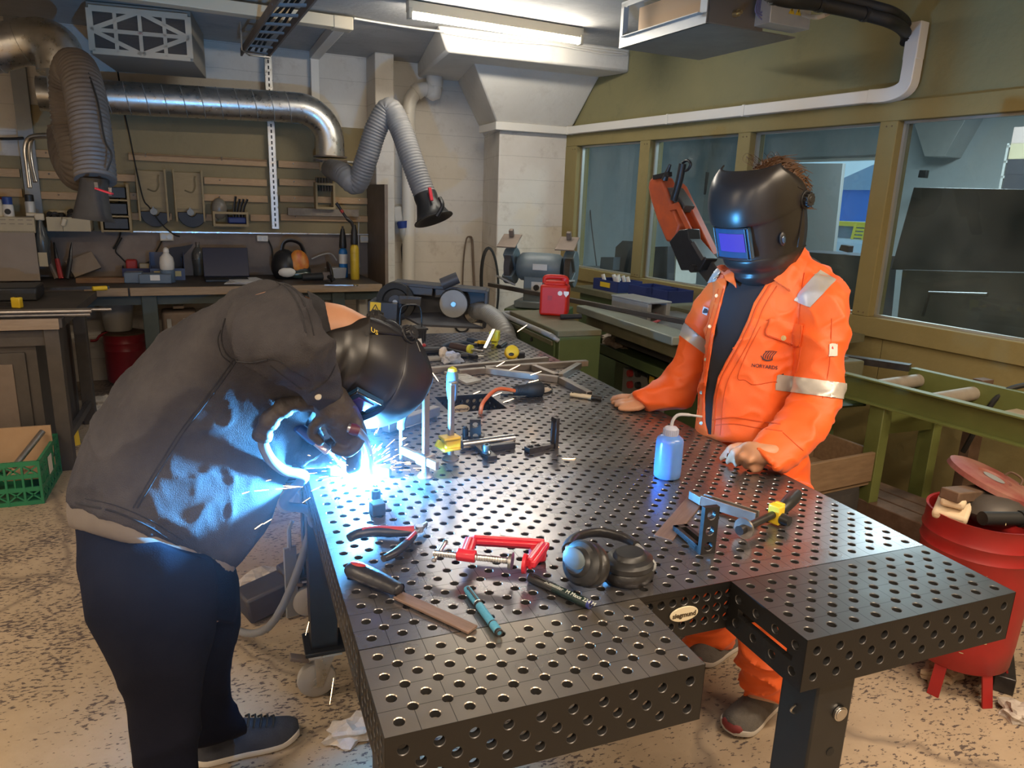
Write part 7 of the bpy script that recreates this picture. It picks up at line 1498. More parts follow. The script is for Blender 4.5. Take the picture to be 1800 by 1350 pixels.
b = MB(); p = atz(126, 785, .02); b.cyl((p.x, p.y + .1, 0), (p.x, p.y + .1, .09), .03, .026, 12); tag(obj('yellow_tub', b, M_yel), 'small yellow tub on the floor behind the green crate', 'tub')
# steel ramp and jack under the near table
F = T(.02, 1.62, 0, 20); t = thing('floor_jack', 'dark low floor jack with upright handle under the tables', 'jack', F); b = MB(F); b.box((0, 0, .09), (.40, .12, .10), M=RY(-8)); b.box((.15, 0, .16), (.35, .08, .03), M=RY(-14)); obj('body', b, M_dgrey, t, bevel=.01); b = MB(F); b.box((-.06, -.09, .15), (.045, .012, .28)); b.tube([(-.06, -.09, .28), (-.06, -.09, .36), (-.045, -.09, .39)], .008, 6); obj('handle', b, M_greystl, t)
# ================================================================ machines by the pillar and along the window wall
M_green = mat('machine_green_enamel', (.055, .085, .030), .45, c2=(.075, .11, .042), ns=7)
M_green2 = mat('conveyor_green', (.115, .135, .035), .5, c2=(.15, .17, .05), ns=6)
M_greeng = mat('grimy_green', (.10, .105, .055), .6, c2=(.15, .135, .085), ns=9)
M_charcoal = mat('charcoal_machine', (.040, .042, .052), .5, c2=(.06, .062, .072), ns=8)
M_bgrey = mat('blue_grey_enamel', (.10, .135, .155), .45, c2=(.14, .175, .195), ns=9)
M_orangem = mat('orange_saw_enamel', (.60, .10, .022), .45, c2=(.34, .065, .03), ns=10, amt=.4)
M_drumred = mat('scuffed_red_drum', (.36, .016, .014), .42, c2=(.25, .012, .012), ns=6, bump=.05, bs=20)
# belt grinder
def dq(x, y, d=4.35): return dep(x, y, d)
c0 = dq(700, 560); t = thing('belt_grinder', 'dark belt grinder with two contact wheels by the back wall', 'belt grinder', Matrix.Translation((c0.x, c0.y, 0)))
F = frame(dq(690, 520), dq(850, 535) - dq(690, 520)); iF = F.inverted(); fx = lambda x, y: (iF @ dq(x, y))
L = fx(850, 535).x
b = MB(F); b.box((L * .5, .05, -.02), (L * 1.05, .06, .20)); body = obj('backplate', b, M_charcoal, t, bevel=.006)
b = MB(F); b.box((L * .52, .0, .085), (L * 1.0, .16, .02)); b.box((L * .30, -.05, .06), (L * .30, .05, .06)); b.box((L * .62, -.05, .05), (L * .28, .05, .05)); b.box((L * 1.03, 0, -.02), (.02, .16, .22)); obj('guard_plate', b, M_charcoal, body, bevel=.003)
for (x, y, r, nm, m) in [(700, 527, .115, 'contact_wheel', M_rubber), (800, 530, .088, 'drive_wheel', M_rubber)]:
    p = fx(x, y); b = MB(F @ Matrix.Translation((p.x, -.09, p.z)) @ RX(-90)); b.lathe([(.02, -.01), (r * .62, 0), (r * .70, -.012), (r * .98, -.012), (r, 0), (r, .06), (r * .98, .07), (.02, .07)], 30); w_ = obj(nm, b, m, t, smooth=40)
    b = MB(F @ Matrix.Translation((p.x, -.105, p.z)) @ RX(-90)); b.lathe([(.0001, 0), (r * (.35 if nm[0] == 'c' else .92), 0), (r * (.35 if nm[0] == 'c' else .92), .01), (.0001, .01)], 28); obj('hub', b, M_charcoal if nm[0] == 'c' else M_greystl, w_); b = MB(F @ Matrix.Translation((p.x, -.115, p.z)) @ RX(-90)); b.cyl((0, 0, 0), (0, 0, .012), .015, n=12); obj('axle_nut', b, M_bright, w_)
p = fx(712, 522); b = MB(F); b.box((p.x + .05, -.12, p.z), (.13, .02, .05)); obj('wheel_bracket', b, M_charcoal, t, bevel=.003)
b = MB(); b.cyl(dq(776, 500, 4.25), dq(805, 488, 4.25), .035, n=18); obj('motor', b, M_charcoal, t)
p = fx(678, 565); b = MB(F); b.box((p.x, -.06, p.z - .02), (.17, .2, .30)); cb = obj('switch_cabinet', b, mat('blue_charcoal_panel', (.035, .045, .065), .5), t, bevel=.004); q_ = fx(669, 535); b = MB(F); b.box((q_.x, -.165, q_.z), (.062, .004, .066)); s_ = obj('warning_plate', b, M_yel, cb)
b = MB(F @ Matrix.Translation((q_.x, -.1672, q_.z - .024)) @ RX(90))
for (a, c) in (((-.024, 0), (.024, 0)), ((.024, 0), (0, .044)), ((0, .044), (-.024, 0))): b.bar((*a, 0), (*c, 0), .005, .001)
b.prism([(-.003, .012), (.004, .03), (.006, .03), (.002, .018), (.005, .018), (-.002, .006)], .0008); obj('flash_symbol', b, M_black, s_)
b = MB(); b.loft([[dq(700, 550, 4.35), dq(775, 549, 4.35), dq(850, 575, 4.2), dq(738, 570, 4.05)], [v - Vector((0, 0, .012)) for v in (dq(700, 550, 4.35), dq(775, 549, 4.35), dq(850, 575, 4.2), dq(738, 570, 4.05))]]); obj('work_table', b, M_charcoal, t)
pz = dq(770, 590, 4.4); b = MB(T(pz.x, pz.y, 0)); b.box((0, 0, .33), (.24, .2, .66), taper=.72); b.box((0, 0, .015), (.34, .3, .03)); obj('pedestal', b, M_charcoal, t, bevel=.004)
b = MB(); b.bar((c0.x + .03, c0.y, 0), (c0.x + .03, c0.y, .62), .14, .14); obj('column', b, M_charcoal, t)
# suction pipe behind it
t = thing('suction_hose', 'grey suction hose curving down beside the belt grinder', 'hose', Matrix.Translation(dq(840, 560))); hose('flexible_hose', None, [dq(832, 548, 4.4), dq(850, 548, 4.3), dq(872, 562, 4.15), dq(890, 588, 4.0), dq(900, 640, 3.95)], .052, t, .02, M_greystl); b = MB(); b.cyl(dq(824, 553, 4.42), dq(836, 547, 4.4), .06, n=20); obj('clamp_ring', b, M_galv, t)
b = MB(); P = [wb(812 + 12 * math.cos(a), 572 + 12 * math.sin(a), .02) for a in [2 * PI * k / 16 for k in range(17)]]; b.tube(P, .010, 8); tag(obj('rubber_belt_loop', b, M_rubber), 'black rubber ring leaning behind the grinder pedestal', 'belt')
# sanding belts on the wall
b = MB(); b.tube(spline([wb(812, 560, .05), wb(814, 470, .05), wb(819, 424, .06), wb(825, 416, .07), wb(830, 424, .06), wb(832, 470, .05), wb(836, 545, .05)], 6), .013, 8, flat=.4); tag(obj('sanding_belt', b, M_dsteel), 'narrow black sanding belt hanging on a nail on the concrete wall', 'belt'); b = MB(); p = wb(825, 418, 0); b.cyl(p, p + Vector(NB) * .09, .006, n=8); tag(obj('nail', b, M_bright), 'nail in the concrete wall holding the narrow belt', 'nail')
PB = Vector((2.02, 5.0, 0)); P = [aty(861 + 15 * math.cos(a) + 2 * math.sin(a), 500 + 64 * math.sin(a), 4.88) for a in [2 * PI * k / 28 for k in range(29)]]; b = MB(); b.tube(P, .016, 8, flat=.5); tag(obj('sanding_belt', b, M_rubber), 'wide oval sanding belt hanging at the edge of the white pillar', 'belt')
# industrial plug on the wall
p = wb(703, 388, .12); F = Matrix.Translation(p); t = thing('industrial_plug', 'grey and blue industrial plug hanging on its cable by the drain pipe', 'plug', F); b = MB(F); b.box((-.02, 0, .06), (.085, .09, .14), M=RY(-8)); obj('socket_body', b, M_lightgrey, t, bevel=.015); b = MB(F); b.cyl((.02, -.02, .0), (.028, -.02, -.06), .055, .05, 20); obj('blue_collar', b, mat('plug_blue', (.02, .05, .25), .4), t); b = MB(F); b.lathe([(.045, 0), (.04, -.06), (.02, -.11), (.012, -.13)], 16, Matrix.Translation((.03, -.02, -.06))); obj('plug_body', b, M_lightgrey, t); b = MB(); b.tube(spline([p + Vector((.035, -.02, -.18)), wb(707, 440, .12), wb(713, 500, .15), wb(716, 540, .15)], 5), .012, 8); obj('cable', b, M_rubber, t)
# bench grinder on green stand
C = atx(950, 470, 1.86); t = thing('bench_grinder', 'blue-grey double bench grinder with raised guards in front of the pillar', 'bench grinder', Matrix.Translation((C.x, C.y, .98)))
G = frame(C, Vector((.80, -.60, 0)) )
b = MB(G @ RY(90)); b.lathe([(.075, -.155), (.095, -.13), (.10, -.07), (.10, .07), (.095, .13), (.075, .155)], 26); obj('motor', b, M_bgrey, t); b = MB(G); b.box((0, 0, -.15), (.19, .17, .18)); b.box((0, 0, -.25), (.30, .24, .05)); ft = obj('base', b, M_bgrey, t, bevel=.008); b = MB(G); b.box((0, -.088, -.13), (.075, .006, .075)); sw = obj('switch_plate', b, M_lightgrey, ft); b = MB(G); b.cyl((0, -.09, -.13), (0, -.105, -.13), .02, n=16); b.box((0, -.108, -.13), (.01, .01, .04)); obj('rotary_knob', b, M_black, sw)
b = MB(G); b.box((.02, -.1005, .01), (.10, .004, .04)); obj('type_plate', b, M_lightgrey, t)
for s in (-1, 1):
    b = MB(G @ Matrix.Translation((s * .21, 0, 0)) @ RY(90)); po = [(.125 * math.cos(a), .125 * math.sin(a)) for a in [math.radians(-60 + 290 * k / 18) for k in range(19)]]; b.prism([(0.02, 0)] + po, .075, 0, Matrix.Translation((0, 0, -.037))); obj('wheel_guard', b, M_bgrey, t, bevel=.006); b = MB(G @ Matrix.Translation((s * .21, -.02, 0)) @ RY(90)); b.cyl((0, 0, -.02), (0, 0, .02), .105, n=26); obj('grinding_wheel', b, mat('grinding_stone', (.06, .055, .055), .8), t)
    b = MB(G @ Matrix.Translation((s * .20, -.10, .175)) @ RX(24)); b.box((0, 0, 0), (.13, .19, .010)); b.box((0, .06, .03), (.03, .03, .05)); sh = obj('spark_shield', b, M_dsteel, t, bevel=.003); b = MB(G); b.bar((s * .2, .02, .09), (s * .2, -.03, .18), .05, .03); obj('shield_arm', b, M_bgrey, t, bevel=.004); b = MB(G); b.bar((s * .16, -.09, -.12), (s * .26, -.17, -.06), .05, .012); obj('tool_rest', b, M_greystl, t)
b = MB(G); b.box((0, .02, -.635), (.42, .34, .71)); tag(obj('grinder_stand', b, M_green, bevel=.008), 'dark green box stand under the bench grinder', 'stand')
# green drawer cabinet
GX0, GX1, GY0, GY1, GZ = 1.345, 1.575, 2.19, 2.86, .92
t = thing('drawer_cabinet', 'green steel drawer cabinet behind the far welding table with a canister on it', 'cabinet', T((GX0 + GX1) / 2, (GY0 + GY1) / 2, 0)); b = boxw(I4, GX0, GX1, GY0, GY1, .02, GZ - .03); obj('body', b, M_green, t, bevel=.004); b = boxw(I4, GX0 - .012, GX1, GY0 - .006, GY1, GZ - .03, GZ); obj('top', b, M_greeng, t, bevel=.004)
zz = GZ - .05
for k, h in enumerate((.10, .15, .19, .19, .17)):
    b = boxw(I4, GX0 - .014, GX0, GY0 + .03, GY1 - .02, zz - h + .012, zz); d = obj('drawer', b, M_green, t, bevel=.003); b = boxw(I4, GX0 - .024, GX0 - .014, GY0 + .04, GY1 - .03, zz - .03, zz - .008); obj('grip_rail', b, M_greeng, d, bevel=.002)
    if k == 0: b = MB(); b.cyl((GX0 - .014, 2.5, zz - .05), (GX0 - .02, 2.5, zz - .05), .012, n=12); obj('lock', b, M_black, d)
    zz -= h
b = MB(); b.tube(spline([(GX0 - .01, GY1 - .02, GZ - .01), (GX0 - .05, GY1 - .03, GZ - .02), (GX0 - .05, GY0 + .06, GZ - .02), (GX0 - .03, GY0 + .02, GZ - .03), (GX0, GY0 + .01, GZ - .05)], 5), .013, 10); obj('push_handle', b, M_greystl, t)
# red canister
F = Matrix.Translation(atz(974, 553, GZ)) @ RZ(-32); t = thing('canister', 'red plastic canister standing on the green drawer cabinet', 'canister', F); M_redcan = mat('red_canister_plastic', (.50, .012, .004), .5, c2=(.58, .02, .008), ns=10)
b = MB(F); b.box((0, 0, .085), (.155, .12, .17)); b.box((0, 0, .178), (.12, .09, .03)); bd_ = obj('body', b, M_redcan, t, bevel=.018, seg=3); b = MB(F); b.tube(spline([(-.06, 0, .175), (-.055, 0, .205), (0, 0, .21), (.055, 0, .205), (.06, 0, .175)], 4), .014, 8); obj('handle', b, M_redcan, t, smooth=60); b = MB(F); b.cyl((.045, 0, .18), (.055, 0, .205), .02, n=14); obj('cap', b, M_redp, t); b = MB(F); b.box((-.02, -.0605, .10), (.024, .004, .024)); obj('port', b, M_redgrip, bd_)
b = MB(F @ Matrix.Translation((.035, -.0605, .128)) @ RX(90)); b.lathe([(.0001, .001), (.013, .001), (.013, 0)], 18); b.add([(.02, .012, .001), (.048, .012, .001), (.048, -.002, .001), (.034, -.020, .001), (.02, -.002, .001)], [(0, 4, 3, 2, 1)]); obj('white_marks', b, M_whiteplastic, bd_)
b = MB(); a, c = atx(860, 500, 1.62), atz(1215, 568, .95); b.bar(a, c, .028, .028); tag(obj('square_tube', b, M_dgrey, bevel=.003), 'long square steel tube resting across the saw bed and the cabinet', 'steel tube'); e = (c - a).normalized(); b = MB(); b.bar(c + e * .001, c + e * .002, .020, .020); tag(obj('tube_mouth', b, M_rubber), 'dark open end of the long square tube', 'opening') if 0 else None
# band saw: bed, tray, panel, raised orange bow
def ax_(x, y, X): return atx(x, y, X)
SX = 1.88; y0 = ax_(1030, 560, SX).y; t = thing('band_saw', 'green band saw with raised orange bow in front of the windows', 'band saw', T(2.2, 2.2, 0))
b = boxw(I4, SX, 2.55, 1.45, y0, .80, .875); obj('bed', b, M_greeng, t, bevel=.008); b = boxw(I4, SX + .05, 2.5, 1.5, y0 - .05, .875, .885); obj('bed_top', b, mat('worn_bed_steel', (.22, .21, .20), .4, .6, c2=(.30, .29, .28), ns=8), t)
b = boxw(I4, 1.98, 2.6, 1.45, y0 + .02, .655, .665); 
for (xa, xb, ya, yb) in ((1.90, 1.92, 1.45, y0 + .03), (1.90, 2.6, y0 + .02, y0 + .04), (2.58, 2.6, 1.45, y0 + .03)): boxw(I4, xa, xb, ya, yb, .655, .715, b)
boxw(I4, 1.9, 1.99, 1.45, y0 + .02, .655, .665, b); obj('chip_tray', b, M_green, t, bevel=.002); b = boxw(I4, 2.02, 2.5, 1.52, y0 - .15, .02, .655); obj('base', b, M_green, t, bevel=.006); b = boxw(I4, 2.04, 2.5, 1.6, y0 - .1, .71, .80); obj('bed_support', b, M_dgrey, t)
pa = ax_(1100, 640, 2.0); pb = ax_(1165, 695, 2.0); b = boxw(I4, 1.985, 2.02, pb.y, pa.y, .36, .60); pn = obj('control_panel', b, mat('panel_grey', (.26, .25, .22), .5), t, bevel=.003)
for (x, y, r, m) in ((1110, 656, .022, M_redgrip), (1124, 657, .020, M_black), (1110, 676, .022, M_redgrip), (1124, 677, .020, M_black)): q_ = ax_(x, y, 1.984); b = MB(); b.cyl(q_, q_ - Vector((.022, 0, 0)), r, r * .9, 16); obj('push_button', b, m, pn)
q_ = ax_(1147, 667, 1.984); b = MB(Matrix.Translation(q_) @ RY(-90)); b.lathe([(.045, 0), (.045, .006), (.036, .006), (.036, .002)], 22); obj('dial_ring', b, M_black, pn); b = MB(Matrix.Translation(q_)); b.box((-.004, 0, 0), (.006, .045, .05)); obj('yellow_plate', b, M_yel, pn)
OFF = .62
def wpoly(pts, off, th): 
    P = [frx(wr(x, y, off)) for x, y in pts]; b = MB(FR @ Matrix.Translation((0, off, 0)) @ RX(90)); b.prism([(p.x, p.z) for p in P], th, 0, Matrix.Translation((0, 0, -th / 2))); return b
bow = obj('bow', wpoly([(1150, 330), (1152, 318), (1160, 310), (1172, 312), (1180, 330), (1192, 362), (1206, 395), (1196, 425), (1182, 425), (1165, 385), (1154, 350)], OFF, .10), M_orangem, t, bevel=.012, label='orange cast saw bow, raised')
b = wpoly([(1196, 322), (1202, 328), (1262, 452), (1254, 462), (1240, 448), (1222, 398), (1215, 410), (1200, 372), (1206, 368)], OFF - .06, .05); obj('back_beam', b, M_orangem, bow, bevel=.004); b = wpoly([(1176, 362), (1192, 355), (1217, 405), (1211, 411), (1190, 368), (1178, 371)], OFF + .05, .012); obj('guide_bracket', b, M_orangem, bow, bevel=.002)
b = wpoly([(1186, 425), (1204, 404), (1220, 402), (1222, 420), (1252, 455), (1240, 475), (1207, 475)], OFF + .04, .09); obj('motor_cover', b, M_black, t, bevel=.006); b = wpoly([(1216, 428), (1221, 424), (1238, 452), (1234, 458)], OFF + .09, .012); obj('slot_plate', b, M_dgrey, t)
b = wpoly([(1178, 330), (1192, 330), (1213, 362), (1207, 374), (1196, 360)], OFF - .01, .08); obj('blade_guard', b, M_dgrey, bow, bevel=.004)
b = MB(); b.tube(spline([wr(1184, 352, OFF + .06), wr(1194, 318, OFF + .06), wr(1200, 288, OFF + .06)], 5), .022, 10); b.tube(spline([wr(1200, 286, OFF + .06), wr(1208, 282, OFF + .06), wr(1214, 288, OFF + .06), wr(1210, 297, OFF + .06), wr(1205, 300, OFF + .06)], 5), .008, 8); obj('feed_handle', b, M_black, t, smooth=60)
b = MB(); q0 = wr(1168, 316, OFF + .05); q1 = wr(1178, 289, OFF + .05); b.cyl(q0, q1, .020, .008, 12); b.bar(wr(1151, 312, OFF + .05), wr(1178, 306, OFF + .05), .03, .025); obj('tension_lever', b, M_blackst, t)
b = MB(); b.bar(wr(1240, 455, OFF - .05), Vector((2.32, 1.75, .88)), .10, .12); obj('pivot_arm', b, M_dgrey, t, bevel=.01); b = MB(); q_ = wr(1227, 472, OFF + .06); b.cyl(q_, q_ + Vector(NR) * .05, .022, n=12); obj('adjusting_screw', b, M_blackst, t)
# clutter on the bed
tp2 = lambda x, y, z: atz(x, y, z); b = MB(frame(tp2(1140, 555, .885), Vector(VR))); b.box((0, 0, .05), (.34, .03, .10)); b.box((0, .14, .05), (.34, .03, .10)); b.box((0, .07, .105), (.36, .17, .01)); tag(obj('machine_vise', b, M_greystl, bevel=.003), 'grey steel channel vise jaw on the saw bed', 'vise')
for (x, y, w_, lb, rz) in [(1072, 528, .30, 'blue parts bin with white fittings on the bench by the windows', 5), (1135, 520, .26, 'blue bin behind the saw bed, right of the one with white fittings', 0), (1165, 515, .22, 'third blue bin farthest right behind the saw bed', -4)]:
    p = wr(x, y, .30); F = FR @ Matrix.Translation((frx(p)[0], .24, .905)); tt_ = thing('parts_bin', lb, 'bin', F); b = MB(F); b.box((0, 0, .004), (w_, .22, .008))
    for s in (-1, 1): b.box((0, s * .11, .04), (w_, .006, .08)); b.box((s * w_ / 2, 0, .04), (.006, .22, .08))
    obj('shell', b, M_bluebin, tt_)
    if x == 1072:
        b = MB(F); b.box((w_ / 2 + .004, 0, .04), (.004, .12, .04)); b.box((0, .1145, .045), (.12, .003, .035)); obj('yellow_label', b, M_yel, tt_); rnd = random.Random(8)
        for k in range(7): b = MB(F @ Matrix.Translation((-.1 + .033 * k, rnd.uniform(-.05, .05), .075))); b.cyl((0, 0, -.01), (.01, .01, .035), .014, n=10); tag(obj('white_fitting', b, M_whiteplastic), ORD[k] + ' from the left of the white fittings in the blue parts bin', 'fitting', 'white fittings in the blue bin')
b = boxw(FR, .9, 3.2, .08, .42, .865, .905); tt_ = tag(obj('green_ledge', b, M_greeng), 'dirty green shelf under the windows behind the saw', 'shelf')
b = boxw(FR, 1.0, 3.1, .1, .40, .0, .86); obj('support', b, M_green, tt_)
b = MB(); b.tube(spline([tp2(1120, 545, .90), tp2(1145, 548, .91), tp2(1160, 562, .90), tp2(1130, 572, .90)], 5), .008, 6); tag(obj('red_cable', b, M_redgrip), 'red cable lying over the saw bed', 'cable')
a = tp2(985, 557, .935); c = tp2(1022, 556, .94); b = MB(); b.cyl(a, c, .014, n=12); F_ = obj('lever_handle', b, M_rubber); tag(F_, 'black rubber lever grip in front of the red canister', 'grip'); b = boxw(I4, 1.80, 1.95, 1.9, y0 - .02, .885, .93); tag(obj('saw_plate', b, mat('pale_green_plate', (.25, .28, .24), .5, .3), bevel=.006), 'pale worn steel plate at the front of the saw bed', 'plate')
for k, (x, y, s_) in enumerate([(1085, 607, .09), (1108, 604, .10), (1130, 612, .09)]): crumple('rag', ['left heap of pale dirty rag in the saw tray', 'middle heap of pale dirty rag in the saw tray', 'right heap of pale dirty rag in the saw tray'][k], 'rag', Matrix.Translation(tp2(x, y, .667)), (s_, s_ * 1.2, .06), mat('dirty_rag', (.42, .34, .27), .9, c2=(.24, .18, .13), ns=30), k + 11, 4)
b = MB(T(*tp2(1168, 630, .667), 8)); b.box((0, 0, .05), (.05, .16, .10)); b.box((.07, 0, .05), (.03, .16, .10)); tag(obj('jaw_block', b, M_greystl, bevel=.004), 'grey cast jaw blocks beside the rags in the saw tray', 'block')
# roller conveyor
RXn, RXf, RY0, RY1, RZ_ = 2.44, 2.81, -.6, 1.36, .85
def cv(y): return -.146 * (y - .8)
t = thing('roller_conveyor', 'green roller conveyor along the window wall behind the person in orange', 'conveyor', T(2.6, .8, 0))
for X in (RXn, RXf):
    b = MB(); b.bar((X + cv(RY0), RY0, RZ_ - .05), (X + cv(RY1), RY1, RZ_ - .05), .006, .10); off = .02 if X == RXf else -.02; b.bar((X + cv(RY0) + off, RY0, RZ_), (X + cv(RY1) + off, RY1, RZ_), .04, .006); b.bar((X + cv(RY0) + off, RY0, RZ_ - .10), (X + cv(RY1) + off, RY1, RZ_ - .10), .04, .006); obj('side_rail', b, M_green2, t)
for y in (1.26, 1.02, .60, .36, .1): b = MB(); b.cyl((RXn + cv(y) + .01, y, RZ_ - .045), (RXf + cv(y) - .01, y + .05, RZ_ - .045), .030, n=16); obj('roller', b, mat('worn_roller', (.28, .24, .19), .55, .2, c2=(.38, .33, .27), ns=12), t)
b = MB(); b.bar((RXn + cv(.82), .82, RZ_ - .07), (RXf + cv(.86), .86, RZ_ - .07), .07, .012); obj('cross_tie', b, mat('worn_tie', (.34, .28, .20), .6), t)
for (X, y, m) in ((RXn, 1.18, M_green2), (RXf, 1.22, M_green2), (RXn, -.4, M_green2), (RXf, -.4, M_green2)): b = MB(); b.box((X + cv(y), y, (RZ_ - .1) / 2), (.05, .075, RZ_ - .1)); obj('leg', b, m, t, bevel=.003)
b = MB(); b.bar((RXn + cv(1.18), 1.20, .68), (RXf + cv(1.2), 1.20, .68), .008, .14); obj('brace', b, M_green2, t); b = MB()
for z in (.72, .65): b.cyl((RXn + cv(1.2) + .05, 1.19, z), (RXn + cv(1.2) + .05, 1.175, z), .010, n=8)
obj('bolt', b, M_rust, t); b = MB(); b.bar((RXn + cv(1.9) + .05, 1.9, .865), (RXn + cv(1.2) + .30, 1.32, .865), .05, .03); tag(obj('flat_bar', b, M_blackst), 'dark flat bar lying on the far rail of the roller conveyor', 'steel bar')
b = MB(); b.box((2.93, 1.15, .42), (.07, .05, .84)); tag(obj('steel_channel', b, M_rust, bevel=.003), 'dark upright steel channel behind the conveyor leg', 'steel channel')
b = MB(); b.tube(spline([(2.75, 1.05, .55), (2.78, .98, .80), (2.86, .93, .87), (2.92, .85, .87), (2.90, .80, .80), (2.85, .78, .5)], 5), .011, 8); tag(obj('cable_loop', b, M_rubber), 'black cable looping over the conveyor above the red drum', 'cable')
crumple('swarf', 'handful of pale metal swarf on the conveyor at the right edge', 'swarf', T(2.62, .53, .84), (.07, .05, .05), M_lightgrey, 31, 3)
# steel stock under the conveyor
for k in range(9):
    row = k % 3; lay = k // 3; x = 2.50 + .095 * row; z = .045 + .09 * k if row == 0 else .045 + .09 * (k - row); b = MB(); z = .05 + lay * .115 + row * .038 * 0; b.bar((x, .55 + .05 * row, z), (x - .14, 1.42, z + .004), .088, .085); tag(obj('steel_stock', b, M_rust, bevel=.004), ['bottom', 'second', 'third'][lay] + ' layer of the rusty stock under the conveyor, ' + ['bar nearest the table', 'middle bar', 'bar nearest the wall'][row], 'steel bar', 'rusty steel stock under the conveyor')
F = T(2.16, 1.30, .40, 6); t = thing('wooden_box', 'open rough wooden box behind the person in orange', 'box', F); M_rough = mat('rough_brown_wood', (.17, .105, .055), .8, c2=(.24, .155, .085), ns=10, stretch=(1, 6, 6))
for (x, y, w_, d) in ((0, -.16, .44, .02), (0, .16, .44, .02), (-.21, 0, .02, .30), (.21, 0, .02, .30)): b = MB(F); b.box((x, y, .085), (w_, d, .13)); obj('board', b, M_rough, t, bevel=.003)
b = MB(F); b.box((0, 0, .012), (.42, .32, .02)); obj('bottom', b, M_rough, t); b = MB(T(2.16, 1.30, 0)); b.lathe([(.20, 0), (.21, .02), (.21, .36), (.205, .40)], 26); tag(obj('black_barrel', b, mat('sooty_barrel', (.03, .027, .026), .7, c2=(.055, .05, .046), ns=9)), 'sooty black barrel under the wooden box', 'barrel')
# red drum with loose lid
D0 = Vector((2.09, .47, .10)); F = Matrix.Translation(D0) @ Matrix.Diagonal((1, 1, .88, 1)); t = thing('red_drum', 'scuffed red steel drum standing right of the table, full of scrap', 'drum', Matrix.Translation((D0.x, D0.y, 0))); b = MB(F); r = .168
b.lathe([(r * .86, 0), (r * .90, .008), (r * .93, .10), (r * .97, .36), (r, .44), (r * 1.03, .452), (r, .464), (r, .49), (r * 1.03, .502), (r, .514), (r * .99, .575), (r * 1.01, .580), (r * .96, .578), (r * .95, .50), (.0001, .48)], 40); dr = obj('body', b, M_drumred, t, smooth=50); b = MB(); rnd = random.Random(12)
for a in (200, 255, 320, 30): ca, sa = math.cos(a / 57.3), math.sin(a / 57.3); b = MB(); b.bar((D0.x + r * .8 * ca, D0.y + r * .8 * sa, .13), (D0.x + r * 1.0 * ca, D0.y + r * 1.0 * sa, .0), .035, .006); obj('foot', b, M_drumred, t)
sk = MB()
for (x, y, w_, h) in ((1690, 980, 5, 12), (1704, 985, 3, 9), (1700, 975, 3, 14), (1641, 958, 3, 8), (1655, 930, 2, 9), (1735, 1012, 3, 5), (1731, 1132, 8, 3), (1690, 1148, 9, 2), (1768, 922, 2, 5)):
    DS = Skin(b) if 0 else None; d = Vector(ray(x, y)); hitp = None
    A = (d.x ** 2 + d.y ** 2); ox, oy = CAM[0] - D0.x, CAM[1] - D0.y; Bq = ox * d.x + oy * d.y; rr = r * (.975 if y < 1040 else .93); disc = Bq * Bq - A * (ox * ox + oy * oy - (rr + .002) ** 2)
    if disc > 0:
        k = (-Bq - math.sqrt(disc)) / A; p = Vector(CAM) + d * k; n = Vector((p.x - D0.x, p.y - D0.y, 0)).normalized(); G = frame(p, Vector((0, 0, 1)).cross(n)); s_ = pxs(p); q = [(w_ * s_ * .5 * math.cos(a) * rnd.uniform(.6, 1.1), h * s_ * .5 * math.sin(a) * rnd.uniform(.7, 1.1)) for a in [2 * PI * j / 9 for j in range(9)]]; sk.add([(a, 0, c) for a, c in q], [tuple(range(9))], 0, G)
obj('chipped_paint', sk, mat('chip_primer', (.50, .42, .24), .7), dr, smooth=0)
b = MB(Matrix.Translation(atz(1745, 843, .672)) @ RX(14) @ RY(14)); b.lathe([(.0001, .008), (.05, .006), (.055, .012), (.13, .010), (.143, .004), (.146, -.012), (.142, -.012), (.138, 0), (.0001, 0)], 36); l_ = tag(obj('drum_lid', b, mat('worn_red_lid', (.20, .028, .025), .6, c2=(.30, .15, .11), ns=7, amt=.6)), 'worn round red lid lying askew on top of the scrap drum', 'lid'); b = MB(Matrix.Translation(atz(1745, 843, .672)) @ RX(14) @ RY(14)); b.tube(spline([(.11, -.03, .01), (.115, -.02, .03), (.115, .02, .03), (.11, .03, .01)], 4), .004, 6); obj('lid_handle', b, M_rust, l_); b = MB(Matrix.Translation(atz(1745, 843, .672)) @ RX(14) @ RY(14)); b.lathe([(.0001, .0095), (.035, .0085)], 14, cap=False); obj('worn_patch', b, M_greystl, l_)
S0 = D0 + Vector((0, 0, .495)); b = MB(T(*(S0 + Vector((-.10, .04, .02))), 30)); b.box((0, 0, 0), (.12, .10, .03), M=RY(-15)); b.box((-.02, 0, .03), (.05, .07, .03)); tag(obj('foam_scrap', b, mat('cream_foam', (.66, .53, .36), .8), bevel=.01), 'torn cream foam piece at the rim of the red drum', 'foam'); b = MB(); b.cyl(S0 + Vector((-.10, -.06, .03)), S0 + Vector((.10, -.10, .02)), .022, n=14); b.cyl(S0 + Vector((.03, -.087, .023)), S0 + Vector((.08, -.097, .021)), .027, n=14); tag(obj('black_tube_scrap', b, M_rubber), 'black plastic tube scrap under the lid of the red drum', 'tube'); b = MB(T(*(S0 + Vector((-.02, .05, .06))), 10)); b.box((0, 0, 0), (.26, .06, .035), M=RY(8)); tag(obj('steel_scrap', b, M_rust, bevel=.004), 'rusty steel piece jutting left out of the red drum', 'scrap'); b = MB(T(*(S0 + Vector((.03, .0, .02))), 0)); b.ball((0, 0, 0), (.10, .09, .05), 16); tag(obj('scrap_heap', b, M_dgrey, kind='stuff'), 'dark metal scrap filling the red drum', 'scrap')
